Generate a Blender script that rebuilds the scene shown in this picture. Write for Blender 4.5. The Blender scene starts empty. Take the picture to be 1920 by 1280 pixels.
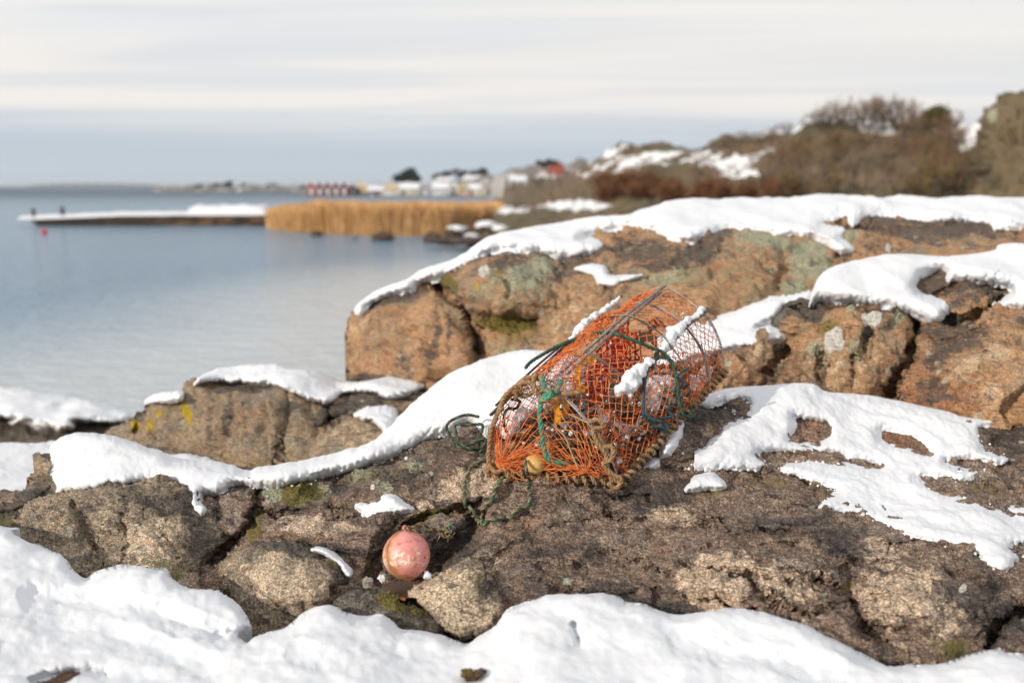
import bpy, math, random
import numpy as np
from mathutils import Vector

# ------------------------------------------------------------------ camera, world, sun
SC = bpy.context.scene
COL = SC.collection
F = 1867.0
PITCH = math.atan(292 / F)
CAM = np.array([0.0, 0.0, 3.5])

cam = bpy.data.cameras.new('camera')
cam_ob = bpy.data.objects.new('camera', cam)
COL.objects.link(cam_ob)
cam_ob.location = CAM
cam_ob.rotation_euler = (math.pi / 2 - PITCH, 0, 0)
cam.sensor_width = 36
cam.lens = 36 * F / 1920
cam.clip_start = 0.1
cam.clip_end = 30000
cam.dof.use_dof = True
cam.dof.focus_distance = 4.75
cam.dof.aperture_fstop = 1.1
SC.camera = cam_ob

SUN_EL = math.radians(21)
SUN_AZ = math.radians(-128)      # clockwise from +Y: left of and a little behind the camera
sun_dir = Vector((math.sin(SUN_AZ) * math.cos(SUN_EL), math.cos(SUN_AZ) * math.cos(SUN_EL), math.sin(SUN_EL)))
sun = bpy.data.lights.new('sun', 'SUN')
sun.energy = 3.6
sun.angle = math.radians(0.6)
sun.color = (1.0, 0.89, 0.76)
sun_ob = bpy.data.objects.new('sun', sun)
sun_ob.rotation_euler = (-sun_dir).to_track_quat('-Z', 'Y').to_euler()
sun_ob.location = (-20, -20, 30)
COL.objects.link(sun_ob)

world = bpy.data.worlds.new('World')
SC.world = world
world.use_nodes = True
wt = world.node_tree
for n in list(wt.nodes):
    wt.nodes.remove(n)


class NT:
    """small node-graph helper"""
    def __init__(self, tree):
        self.t = tree

    def n(self, kind, **kw):
        nd = self.t.nodes.new(kind)
        for k, v in kw.items():
            setattr(nd, k, v)
        return nd

    def put(self, nd, key, val):
        s = nd.inputs[key]
        if hasattr(val, 'is_output'):
            self.t.links.new(val, s)
        elif val is not None:
            if isinstance(val, (tuple, list)) and len(val) == 3 and s.type == 'RGBA':
                val = (*val, 1)
            s.default_value = val

    def math(self, op, a, b=None, c=None, clamp=False):
        nd = self.n('ShaderNodeMath', operation=op, use_clamp=clamp)
        self.put(nd, 0, a)
        if b is not None:
            self.put(nd, 1, b)
        if c is not None:
            self.put(nd, 2, c)
        return nd.outputs[0]

    def mix(self, fac, a, b, mode='MIX'):
        nd = self.n('ShaderNodeMix', data_type='RGBA', blend_type=mode)
        self.put(nd, 0, fac)
        self.put(nd, 6, a)
        self.put(nd, 7, b)
        return nd.outputs[2]

    def step(self, v, lo, hi, a=0.0, b=1.0):
        nd = self.n('ShaderNodeMapRange', interpolation_type='SMOOTHSTEP')
        self.put(nd, 0, v)
        nd.inputs[1].default_value = lo
        nd.inputs[2].default_value = hi
        nd.inputs[3].default_value = a
        nd.inputs[4].default_value = b
        return nd.outputs[0]

    def noise(self, vec, scale, detail=4, rough=0.55, dist=0.0):
        nd = self.n('ShaderNodeTexNoise')
        if vec is not None:
            self.put(nd, 'Vector', vec)
        nd.inputs['Scale'].default_value = scale
        nd.inputs['Detail'].default_value = detail
        nd.inputs['Roughness'].default_value = rough
        nd.inputs['Distortion'].default_value = dist
        return nd.outputs[0]

    def voro(self, vec, scale, feature='F1', out=0):
        nd = self.n('ShaderNodeTexVoronoi', feature=feature)
        if vec is not None:
            self.put(nd, 'Vector', vec)
        nd.inputs['Scale'].default_value = scale
        return nd.outputs[out]

    def mapping(self, vec, scale=(1, 1, 1), rot=(0, 0, 0), loc=(0, 0, 0)):
        nd = self.n('ShaderNodeMapping')
        self.put(nd, 0, vec)
        nd.inputs[1].default_value = loc
        nd.inputs[2].default_value = rot
        nd.inputs[3].default_value = scale
        return nd.outputs[0]

    def attr(self, name):
        nd = self.n('ShaderNodeAttribute', attribute_name=name)
        return nd.outputs['Fac']


w = NT(wt)
sky = w.n('ShaderNodeTexSky', sky_type='NISHITA', sun_disc=False, sun_elevation=SUN_EL, sun_rotation=SUN_AZ)
tc = w.n('ShaderNodeTexCoord')
sep = w.n('ShaderNodeSeparateXYZ')
w.put(sep, 0, tc.outputs['Generated'])
# cloud plane coordinates: streets of cloud drawn out along the horizon
el = w.math('MAXIMUM', sep.outputs[2], 0.0)
cz = w.math('ADD', el, 0.045)
comb = w.n('ShaderNodeCombineXYZ')
w.put(comb, 0, w.math('DIVIDE', sep.outputs[0], cz))
w.put(comb, 1, w.math('DIVIDE', sep.outputs[1], cz))
cv = w.mapping(comb.outputs[0], scale=(0.16, 0.55, 1), rot=(0, 0, 0.05))
n1 = w.noise(cv, 1.0, 3, 0.5, 0.9)
n2 = w.noise(w.mapping(comb.outputs[0], scale=(0.05, 0.28, 1), loc=(3, 1.2, 0)), 1.0, 3, 0.5, 0.3)
band = w.math('ADD', el, w.math('MULTIPLY', w.math('SUBTRACT', n2, 0.5), 0.035))
low = w.step(band, 0.034, 0.076)                     # grey-blue bank over the sea, cream cloud above
horizon = w.mix(w.step(el, 0.0, 0.045), (5.6, 6.4, 7.0), (5.4, 6.15, 6.9))
cream = w.mix(w.step(n1, 0.34, 0.64), (7.6, 7.75, 8.0), (9.1, 8.8, 8.45))
white = w.step(n2, 0.48, 0.62)
cream = w.mix(w.math('MULTIPLY', white, 0.45), cream, (9.9, 9.75, 9.5))
gaps = w.step(el, 0.13, 0.2)
gap = w.math('MULTIPLY', gaps, w.step(n1, 0.42, 0.30))
cloud = w.mix(low, horizon, cream)
skyc = w.mix(w.math('MULTIPLY', gap, 0.7), cloud, sky.outputs[0])
bg = w.n('ShaderNodeBackground')
w.put(bg, 0, skyc)
bg.inputs[1].default_value = 0.1
wo = w.n('ShaderNodeOutputWorld')
wt.links.new(bg.outputs[0], wo.inputs[0])

SC.view_settings.view_transform = 'Standard'
SC.view_settings.look = 'None'
SC.view_settings.exposure = 0.0
SC.view_settings.gamma = 1.0
SC.view_settings.use_curve_mapping = False
SC.cycles.max_bounces = 6

# ------------------------------------------------------------------ helpers
rng = np.random.default_rng(7)
random.seed(7)


def ray(px, py):
    px = np.asarray(px, float); py = np.asarray(py, float)
    x = (px - 960) / F
    y = -(py - 640) / F
    c, s = math.cos(PITCH), math.sin(PITCH)
    return np.stack([x, c + y * s, -s + y * c], -1)


def P(px, py, d):
    """world point seen at (px,py) of the photograph, d metres ahead of the camera"""
    r = ray(px, py)
    return CAM + r * (np.asarray(d, float) / r[..., 1])[..., None]


_perm = np.random.default_rng(3).permutation(256).astype(np.int64)
_perm = np.concatenate([_perm, _perm, _perm])
_g = np.random.default_rng(5).normal(size=(256, 3))
_g /= np.linalg.norm(_g, axis=1)[:, None]


def perlin(p):
    sh = p.shape[:-1]
    p = p.reshape(-1, 3)
    i = np.floor(p).astype(np.int64)
    f = p - i
    i &= 255
    u = f * f * f * (f * (f * 6 - 15) + 10)
    out = 0
    for dx in (0, 1):
        wx = u[:, 0] if dx else 1 - u[:, 0]
        a = _perm[i[:, 0] + dx]
        for dy in (0, 1):
            wy = u[:, 1] if dy else 1 - u[:, 1]
            b = _perm[a + i[:, 1] + dy]
            for dz in (0, 1):
                wz = u[:, 2] if dz else 1 - u[:, 2]
                g = _g[_perm[b + i[:, 2] + dz]]
                out = out + wx * wy * wz * ((f[:, 0] - dx) * g[:, 0] + (f[:, 1] - dy) * g[:, 1] + (f[:, 2] - dz) * g[:, 2])
    return (out * 1.6).reshape(sh)


def fbm(p, oct=3, gain=0.5):
    s = 0; a = 1.0
    for k in range(oct):
        s = s + a * perlin(p + 17.3 * k)
        p = p * 2.03; a *= gain
    return s


def billow(p, oct=2, gain=0.5):
    s = 0; a = 1.0
    for k in range(oct):
        s = s + a * np.abs(perlin(p + 31.7 * k))
        p = p * 2.1; a *= gain
    return s


def facets(p, seed=0):
    """broken stone: every cell of a jittered lattice is its own tilted plane"""
    i = np.floor(p).astype(np.int64)
    best = np.full(len(p), 1e9); val = np.zeros(len(p))
    for dx in (-1, 0, 1):
        for dy in (-1, 0, 1):
            for dz in (-1, 0, 1):
                c = i + np.array([dx, dy, dz])
                h = _perm[_perm[_perm[(c[:, 0] + seed) & 255] + (c[:, 1] & 255)] + (c[:, 2] & 255)]
                j = c + 0.5 + 0.45 * _g[h]
                q = p - j
                d = (q * q).sum(1)
                m = d < best
                v = (q * _g[(h * 7 + 13) & 255]).sum(1) * 0.8 + (h / 255.0 - 0.5) * 0.5
                best = np.where(m, d, best); val = np.where(m, v, val)
    return val


def spline(pts, n=6, closed=True):
    pts = np.asarray(pts, float)
    N = len(pts)
    out = []
    rngk = range(N if closed else N - 1)
    for k in rngk:
        if closed:
            p0, p1, p2, p3 = (pts[(k - 1) % N], pts[k], pts[(k + 1) % N], pts[(k + 2) % N])
        else:
            p0, p1, p2, p3 = pts[max(k - 1, 0)], pts[k], pts[k + 1], pts[min(k + 2, N - 1)]
        for t in np.linspace(0, 1, n, endpoint=False):
            out.append(0.5 * ((2 * p1) + (p2 - p0) * t + (2 * p0 - 5 * p1 + 4 * p2 - p3) * t * t + (3 * p1 - p0 - 3 * p2 + p3) * t ** 3))
    if not closed:
        out.append(pts[-1])
    return np.array(out)


def seg_dist(X, Y, pts, closed=False):
    """distance to a polyline, with nearest point"""
    best = np.full(X.shape, 1e18); bx = np.zeros(X.shape); by = np.zeros(X.shape)
    N = len(pts)
    for k in range(N if closed else N - 1):
        ax, ay = pts[k]; cx, cy = pts[(k + 1) % N]
        dx, dy = cx - ax, cy - ay
        L = dx * dx + dy * dy + 1e-12
        t = np.clip(((X - ax) * dx + (Y - ay) * dy) / L, 0, 1)
        qx = ax + t * dx; qy = ay + t * dy
        dd = (X - qx) ** 2 + (Y - qy) ** 2
        m = dd < best
        best = np.where(m, dd, best); bx = np.where(m, qx, bx); by = np.where(m, qy, by)
    return np.sqrt(best), bx, by


def inside(X, Y, pts):
    r = np.zeros(X.shape, bool)
    N = len(pts)
    for k in range(N):
        ax, ay = pts[k]; cx, cy = pts[(k + 1) % N]
        if ay == cy:
            continue
        c = ((ay > Y) != (cy > Y)) & (X < (cx - ax) * (Y - ay) / (cy - ay) + ax)
        r ^= c
    return r


def sdf(X, Y, pts):
    d, bx, by = seg_dist(X, Y, pts, True)
    return np.where(inside(X, Y, pts), d, -d), bx, by


def mesh_from(name, V, Q=None, T=None, mats=(), mi=None, smooth=True, attrs=None):
    me = bpy.data.meshes.new(name)
    V = np.asarray(V, np.float32)
    Q = np.zeros((0, 4), np.int32) if Q is None or len(Q) == 0 else np.asarray(Q, np.int32)
    T = np.zeros((0, 3), np.int32) if T is None or len(T) == 0 else np.asarray(T, np.int32)
    me.vertices.add(len(V)); me.vertices.foreach_set('co', V.ravel())
    nl = Q.size + T.size
    me.loops.add(nl)
    me.loops.foreach_set('vertex_index', np.concatenate([Q.ravel(), T.ravel()]).astype(np.int32))
    npol = len(Q) + len(T)
    me.polygons.add(npol)
    me.polygons.foreach_set('loop_start', np.concatenate([np.arange(len(Q)) * 4, Q.size + np.arange(len(T)) * 3]).astype(np.int32))
    if mi is not None:
        me.polygons.foreach_set('material_index', np.asarray(mi, np.int32))
    me.polygons.foreach_set('use_smooth', np.full(npol, smooth))
    for m in mats:
        me.materials.append(m)
    for k, a in (attrs or {}).items():
        at = me.attributes.new(k, 'FLOAT', 'POINT')
        at.data.foreach_set('value', np.asarray(a, np.float32))
    me.update(calc_edges=True)
    me.validate()
    return me


def tag(o, label=None, cat=None, group=None, kind=None):
    if label: o['label'] = label
    if cat: o['category'] = cat
    if group: o['group'] = group
    if kind: o['kind'] = kind
    return o


def link(name, me, parent=None, loc=None):
    o = bpy.data.objects.new(name, me)
    COL.objects.link(o)
    if parent is not None:
        o.parent = parent
    if loc is not None:
        o.location = loc
    return o


def empty(name, loc, label=None, cat=None, group=None, kind=None):
    o = bpy.data.objects.new(name, None)
    o.empty_display_size = 0.1
    COL.objects.link(o)
    o.location = [float(v) for v in loc]
    return tag(o, label, cat, group, kind)


def copy_tree(o, parent=None):
    c = o.copy()
    COL.objects.link(c)
    if parent is not None:
        c.parent = parent
    for ch in list(o.children):
        copy_tree(ch, c)
    return c


class MB:
    """collects quads and triangles of one part"""
    def __init__(self):
        self.V = []; self.Q = []; self.T = []; self.mq = []; self.mt = []; self.n = 0

    def add(self, V, Q=None, T=None, m=0):
        V = np.asarray(V, float)
        self.V.append(V)
        if Q is not None and len(Q):
            self.Q.append(np.asarray(Q) + self.n); self.mq.append(np.full(len(Q), m))
        if T is not None and len(T):
            self.T.append(np.asarray(T) + self.n); self.mt.append(np.full(len(T), m))
        self.n += len(V)

    def box(self, c, s, rot=None, m=0, taper=1.0):
        sx, sy, sz = np.array(s) / 2
        V = np.array([[x * sx * (taper if z > 0 else 1), y * sy * (taper if z > 0 else 1), z * sz] for z in (-1, 1) for y in (-1, 1) for x in (-1, 1)])
        if rot is not None:
            V = V @ np.array(rot).T
        Q = [(0, 2, 3, 1), (4, 5, 7, 6), (0, 1, 5, 4), (2, 6, 7, 3), (0, 4, 6, 2), (1, 3, 7, 5)]
        self.add(V + np.array(c), Q, m=m)

    def tube(self, pts, r, sides=6, m=0, cap=True):
        pts = np.asarray(pts, float)
        n = len(pts)
        r = np.broadcast_to(np.asarray(r, float), (n,))
        t = np.gradient(pts, axis=0)
        t /= np.linalg.norm(t, axis=1)[:, None] + 1e-12
        N, B = frames(t)
        a = np.linspace(0, 2 * math.pi, sides, endpoint=False)
        ring = np.cos(a)[None, :, None] * N[:, None, :] + np.sin(a)[None, :, None] * B[:, None, :]
        V = pts[:, None, :] + ring * r[:, None, None]
        V = V.reshape(-1, 3)
        i = np.arange(n - 1)[:, None] * sides; j = np.arange(sides)[None, :]; j2 = (j + 1) % sides
        Q = np.stack([i + j, i + j2, i + sides + j2, i + sides + j], -1).reshape(-1, 4)
        T = None
        if cap:
            V = np.concatenate([V, pts[:1], pts[-1:]])
            jj = np.arange(sides)
            T = np.concatenate([np.stack([(jj + 1) % sides, jj, np.full(sides, n * sides)], -1),
                                np.stack([(n - 1) * sides + jj, (n - 1) * sides + (jj + 1) % sides, np.full(sides, n * sides + 1)], -1)])
        self.add(V, Q, T, m)

    def build(self, name, mats, parent=None, smooth=True, world=True):
        V = np.concatenate(self.V)
        if parent is not None and world:
            p = parent; off = np.zeros(3)
            while p is not None:
                off += np.array(p.location); p = p.parent
            V = V - off
        Q = np.concatenate(self.Q) if self.Q else None
        T = np.concatenate(self.T) if self.T else None
        mi = np.concatenate(self.mq + self.mt)
        if not isinstance(mats, (list, tuple)):
            mats = [mats]
        me = mesh_from(name, V, Q, T, mats, mi, smooth)
        return link(name, me, parent)


def frames(t):
    n = len(t)
    N = np.zeros((n, 3))
    a = np.array([0, 0, 1.0]) if abs(t[0, 2]) < 0.9 else np.array([1.0, 0, 0])
    v = np.cross(t[0], a); v /= np.linalg.norm(v)
    for k in range(n):
        v = v - t[k] * np.dot(v, t[k])
        v /= np.linalg.norm(v) + 1e-12
        N[k] = v
    return N, np.cross(t, N)


def resample(pts, step):
    pts = np.asarray(pts, float)
    s = np.concatenate([[0], np.cumsum(np.linalg.norm(np.diff(pts, axis=0), axis=1))])
    n = max(2, int(s[-1] / step) + 1)
    q = np.linspace(0, s[-1], n)
    return np.stack([np.interp(q, s, pts[:, k]) for k in range(3)], -1)


def rope(mb, pts, r, pitch=5.0, mats=(0, 0, 0), sides=6, step=None):
    """three-strand laid rope along a path"""
    pts = resample(pts, step or r * 1.0)
    t = np.gradient(pts, axis=0); t /= np.linalg.norm(t, axis=1)[:, None] + 1e-12
    N, B = frames(t)
    s = np.concatenate([[0], np.cumsum(np.linalg.norm(np.diff(pts, axis=0), axis=1))])
    for k in range(3):
        ph = s / (pitch * r) * 2 * math.pi / 1.0 + k * 2 * math.pi / 3
        q = pts + (N * np.cos(ph)[:, None] + B * np.sin(ph)[:, None]) * r * 0.5
        mb.tube(q, r * 0.56, sides, mats[k])


# ---- materials
def new_mat(name):
    m = bpy.data.materials.new(name)
    m.use_nodes = True
    t = m.node_tree
    b = t.nodes['Principled BSDF']
    return m, NT(t), b


def obj_coord(g):
    return g.n('ShaderNodeTexCoord').outputs['Object']


def bump(g, b, h, strength=0.5, dist=0.01):
    nd = g.n('ShaderNodeBump')
    g.put(nd, 'Height', h)
    nd.inputs['Strength'].default_value = strength
    nd.inputs['Distance'].default_value = dist
    g.put(b, 'Normal', nd.outputs[0])


def simple(name, col, rough=0.7, var=0.25, scale=20, col2=None, bumpd=0.0, spec=0.3, streak=None):
    m, g, b = new_mat(name)
    v = obj_coord(g)
    if streak:
        v = g.mapping(v, scale=streak)
    n = g.noise(v, scale, 4, 0.6)
    c2 = col2 or tuple(c * (1 - 2 * var) for c in col)
    g.put(b, 'Base Color', g.mix(g.step(n, 0.35, 0.68), c2, col))
    b.inputs['Roughness'].default_value = rough
    b.inputs['Specular IOR Level'].default_value = spec
    if bumpd:
        bump(g, b, n, 0.6, bumpd)
    return m


def rock_mat(name, base, pale, dark, tint=None, wet=0.5, band=(1, 1, 3.5), bandrot=(0.3, 0.2, 0.4), darkness=0.0, speck=1.0, grey=(0.20, 0.185, 0.165), greyness=0.0, rusty=0.0, crust=0.0):
    m, g, b = new_mat(name)
    v = obj_coord(g)
    big = g.noise(v, 2.1, 5, 0.62, 0.5)
    big2 = g.noise(g.mapping(v, loc=(5, 3, 1)), 3.4, 5, 0.65, 0.4)
    mid = g.noise(g.mapping(v, scale=band, rot=bandrot), 5.5, 6, 0.65, 1.0)
    lines = g.noise(g.mapping(v, scale=(band[0], band[1], band[2] * 2.6), rot=bandrot), 11, 5, 0.7, 1.4)
    fine = g.noise(v, 105, 3, 0.6)
    grain = g.noise(v, 240, 2, 0.55)
    edge = g.noise(v, 20, 6, 0.68)
    col = g.mix(g.step(mid, 0.36, 0.62), tint or base, base)
    col = g.mix(g.step(g.math('ADD', big2, greyness), 0.48, 0.66, 0, 0.85), col, grey)
    col = g.mix(g.math('MULTIPLY', g.step(edge, 0.44, 0.66), 0.5), col, pale)
    pa = g.math('ADD', g.attr('pale'), g.math('MULTIPLY', g.math('SUBTRACT', g.math('ADD', mid, edge), 1.0), 1.5))
    pa = g.step(pa, 0.32, 0.54)
    col = g.mix(pa, col, g.mix(g.step(edge, 0.35, 0.65), (pale[0] * 0.78, pale[1] * 0.76, pale[2] * 0.74), pale))
    # rust
    ru = g.math('ADD', g.attr('rust'), g.math('ADD', rusty, g.math('MULTIPLY', g.math('SUBTRACT', g.math('ADD', big, edge), 1.0), 1.5)))
    col = g.mix(g.math('MULTIPLY', g.step(ru, 0.30, 0.85), 0.7), col, (0.33, 0.125, 0.045))
    # black crust of weather and wet, plus shade painted into crevices and flanks
    da = g.math('ADD', g.attr('dark'), g.math('MULTIPLY', g.math('SUBTRACT', g.math('ADD', big, mid), 1.0), 2.2))
    da = g.math('ADD', da, g.math('ADD', darkness, g.math('MULTIPLY', g.math('SUBTRACT', edge, 0.5), 1.8)))
    da = g.math('SUBTRACT', da, g.math('MULTIPLY', pa, 0.22))
    da = g.step(da, 0.16, 0.70)
    col = g.mix(g.math('MULTIPLY', da, 0.88), col, dark)
    # dark folia running through the gneiss
    li0 = g.math('MULTIPLY', g.step(lines, 0.42, 0.30), g.step(big2, 0.60, 0.44))
    col = g.mix(g.math('MULTIPLY', li0, 0.75), col, (dark[0] * 0.8, dark[1] * 0.8, dark[2] * 0.8))
    vein = g.math('MULTIPLY', g.step(lines, 0.56, 0.68), g.step(big, 0.40, 0.56))
    col = g.mix(g.math('MULTIPLY', vein, 0.55), col, (pale[0] * 0.85, pale[1] * 0.68, pale[2] * 0.62))
    # crystals
    sp = g.step(fine, 0.49, 0.59)
    col = g.mix(g.math('MULTIPLY', 0.55 * speck, sp), col, g.mix(1.0, col, (2.1, 2.0, 1.85), 'MULTIPLY'))
    sd = g.step(g.math('ADD', grain, g.math('MULTIPLY', fine, 0.9)), 0.80, 1.0)
    col = g.mix(g.math('MULTIPLY', 0.7 * speck, g.math('SUBTRACT', 1.0, sd)), col, g.mix(1.0, col, (0.17, 0.16, 0.16), 'MULTIPLY'))
    # lichen: grey-green crust and moss
    li = g.math('ADD', g.attr('lichen'), g.math('ADD', crust, g.math('MULTIPLY', g.math('SUBTRACT', edge, 0.5), 1.9)))
    li = g.step(li, 0.42, 0.52)
    lc = g.mix(g.step(fine, 0.40, 0.58), (0.20, 0.215, 0.13), (0.50, 0.51, 0.37))
    col = g.mix(g.math('MULTIPLY', li, 0.85), col, lc)
    spv = g.n('ShaderNodeTexVoronoi', feature='F1')
    g.put(spv, 'Vector', v); spv.inputs['Scale'].default_value = 9
    dots = g.math('MULTIPLY', g.step(g.math('ADD', spv.outputs[0], g.math('MULTIPLY', g.math('SUBTRACT', edge, 0.5), 0.25)), 0.22, 0.17), g.step(big, 0.48, 0.54))
    sel = g.n('ShaderNodeSeparateColor'); g.put(sel, 0, spv.outputs[1])
    dots = g.math('MULTIPLY', dots, g.step(sel.outputs[0], 0.66, 0.68))
    col = g.mix(g.math('MULTIPLY', dots, 0.8), col, (0.42, 0.43, 0.34))
    mo = g.math('ADD', g.attr('moss'), g.math('MULTIPLY', g.math('SUBTRACT', g.math('ADD', edge, fine), 1.0), 1.5))
    mo = g.step(mo, 0.40, 0.62)
    mc = g.mix(g.step(fine, 0.38, 0.62), (0.045, 0.042, 0.006), (0.23, 0.185, 0.015))
    col = g.mix(g.math('MULTIPLY', mo, 0.9), col, mc)
    ye = g.step(g.math('ADD', g.attr('yellow'), g.math('MULTIPLY', g.math('SUBTRACT', edge, 0.5), 2.2)), 0.4, 0.55)
    col = g.mix(ye, col, (0.45, 0.30, 0.01))
    wh = g.step(g.math('ADD', g.attr('disc'), g.math('MULTIPLY', g.math('SUBTRACT', edge, 0.5), 0.3)), 0.45, 0.52)
    col = g.mix(wh, col, g.mix(g.step(fine, 0.35, 0.6), (0.45, 0.43, 0.38), (0.72, 0.69, 0.64)))
    g.put(b, 'Base Color', col)
    rr = g.math('SUBTRACT', 0.85, g.math('MULTIPLY', da, 0.42 * wet))
    g.put(b, 'Roughness', rr)
    b.inputs['Specular IOR Level'].default_value = 0.4
    h = g.math('ADD', g.math('MULTIPLY', edge, 1.0), g.math('ADD', g.math('MULTIPLY', fine, 0.6), g.math('MULTIPLY', grain, 0.22)))
    h = g.math('ADD', h, g.math('ADD', g.math('MULTIPLY', mid, 0.8), g.math('MULTIPLY', g.step(lines, 0.30, 0.46), 0.35)))
    bump(g, b, h, 1.0, 0.022)
    return m


def snow_mat(name, coarse=1.0):
    m, g, b = new_mat(name)
    v = obj_coord(g)
    n = g.noise(v, 60, 4, 0.65)
    n2 = g.noise(v, 14, 3, 0.5)
    f = g.noise(v, 330, 2, 0.6)
    g.put(b, 'Base Color', g.mix(n2, (0.71, 0.745, 0.80), (0.765, 0.785, 0.82)))
    b.inputs['Roughness'].default_value = 0.6
    b.inputs['Specular IOR Level'].default_value = 0.2
    h = g.math('ADD', g.math('MULTIPLY', n, 0.5), g.math('ADD', g.math('MULTIPLY', n2, 0.5), g.math('MULTIPLY', f, 0.7)))
    bump(g, b, h, 0.55 * coarse, 0.005)
    return m


# ------------------------------------------------------------------ rock and snow surfaces
class TPS:
    def __init__(self, ctrl, smooth=1e-4):
        c = np.array(ctrl, float)
        self.x = c[:, :2] / 400.0
        v = 1.0 / c[:, 2]
        n = len(c)
        K = self.k(self.x, self.x) + smooth * np.eye(n)
        A = np.zeros((n + 3, n + 3))
        A[:n, :n] = K; A[:n, n] = 1; A[:n, n + 1:] = self.x
        A[n, :n] = 1; A[n + 1:, :n] = self.x.T
        self.s = np.linalg.solve(A, np.concatenate([v, [0, 0, 0]]))

    @staticmethod
    def k(a, b):
        d2 = ((a[:, None, :] - b[None, :, :]) ** 2).sum(-1)
        return 0.5 * d2 * np.log(d2 + 1e-12)

    def __call__(self, X, Y):
        q = np.stack([X.ravel(), Y.ravel()], -1) / 400.0
        out = np.empty(len(q))
        n = len(self.x)
        for a in range(0, len(q), 60000):
            p = q[a:a + 60000]
            out[a:a + 60000] = self.k(p, self.x) @ self.s[:n] + self.s[n] + p @ self.s[n + 1:]
        return (1.0 / np.clip(out, 1e-5, 10)).reshape(X.shape)


class Surf:
    """depth of a surface over the ground it covers: control points, swell, cracks, blocks"""
    def __init__(self, ctrl, swell=0.03, wl=0.5, cracks=(), bulges=(), seed=0.0):
        ctrl = list(ctrl) + [(c[0] + 420, c[1], c[2]) for c in ctrl if c[0] >= 1880] + [(c[0] - 380, c[1], c[2]) for c in ctrl if c[0] <= 20]
        self.tps = TPS(ctrl)
        self.swell = swell; self.wl = wl; self.seed = seed
        self.cracks = [(spline(c[0], 4, False), c[1], c[2]) for c in cracks]
        self.bulges = [(spline(b_[0], 4), b_[1], b_[2]) for b_ in bulges]

    def smooth(self, X, Y):
        d = self.tps(X, Y)
        if self.swell:
            d = d - self.swell * fbm(P(X, Y, d) / self.wl + self.seed, 2)
        for pts, amp, R in self.bulges:
            s, _, _ = sdf(X, Y, pts)
            q = np.clip(s / R, 0, 1)
            d = d - amp * np.clip(1 - (1 - q) ** 2, 0, 1) ** 0.85
        return d

    def full(self, X, Y):
        d = self.smooth(X, Y)
        if self.cracks:
            p = np.stack([X, Y, X * 0], -1)
            wob = perlin(p / 23.0) * 4.0 + perlin(p / 8.0) * 1.6
            wob2 = perlin(p / 19.0 + 40) * 4.0 + perlin(p / 7.0 + 9) * 1.6
            for pts, wd, dep in self.cracks:
                dist, _, _ = seg_dist(X + wob, Y + wob2, pts)
                d = d + dep * np.clip(1 - dist / wd, 0, 1) ** 0.8 + dep * 0.3 * np.exp(-(dist / (wd * 2.5)) ** 2)
        return d


def ext(poly):
    """let the shore run on past both edges of the frame"""
    return [(x + 360 if x >= 1955 else x - 320 if x <= -55 else x, y) for x, y in poly]


def grid_mesh(name, X, Y, Pos, keep, attrs, mats, back, skirt=True, snap=None):
    h, wd = X.shape
    idx = -np.ones((h, wd), np.int64)
    cell = keep[:-1, :-1] & keep[1:, :-1] & keep[:-1, 1:] & keep[1:, 1:]
    used = np.zeros((h, wd), bool)
    used[:-1, :-1] |= cell; used[1:, :-1] |= cell; used[:-1, 1:] |= cell; used[1:, 1:] |= cell
    idx[used] = np.arange(used.sum())
    V = Pos[used]
    a = idx[:-1, :-1][cell]; b_ = idx[:-1, 1:][cell]; c = idx[1:, 1:][cell]; d = idx[1:, :-1][cell]
    Q = np.stack([a, d, c, b_], -1)
    at = {k: v[used] for k, v in attrs.items()}
    if skirt:
        E = np.concatenate([Q[:, [0, 1]], Q[:, [1, 2]], Q[:, [2, 3]], Q[:, [3, 0]]])
        lo = E.min(1); hi = E.max(1)
        key = lo * (len(V) + 1) + hi
        uq, first, cnt = np.unique(key, return_index=True, return_counts=True)
        be = E[first[cnt == 1]]
        bv = np.unique(be)
        mp = -np.ones(len(V), np.int64); mp[bv] = np.arange(len(bv))
        prev = bv.copy()
        base = V[bv]
        dirn = base - CAM; dirn[:, 2] = 0; dirn /= np.linalg.norm(dirn, axis=1)[:, None]
        Vs = [V]; Qs = [Q]; off = len(V)
        for (bb, dn) in back:
            nv = base + dirn * bb - np.array([0, 0, dn])
            Vs.append(nv)
            cur = off + np.arange(len(bv)); off += len(bv)
            Qs.append(np.stack([be[:, 1] * 0 + prev[mp[be[:, 1]]], prev[mp[be[:, 0]]], cur[mp[be[:, 0]]], cur[mp[be[:, 1]]]], -1))
            prev = cur
        at = {k: np.concatenate([v] + [v[bv]] * len(back)) for k, v in at.items()}
        V = np.concatenate(Vs); Q = np.concatenate(Qs)
    origin = np.array([V[:, 0].mean(), V[:, 1].mean(), V[:, 2].min()])
    me = mesh_from(name, V - origin, Q, None, mats, None, True, at)
    o = link(name, me)
    o.location = origin
    return o


MASKS = ('pale', 'dark', 'moss', 'lichen', 'rust', 'yellow', 'disc')


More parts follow.
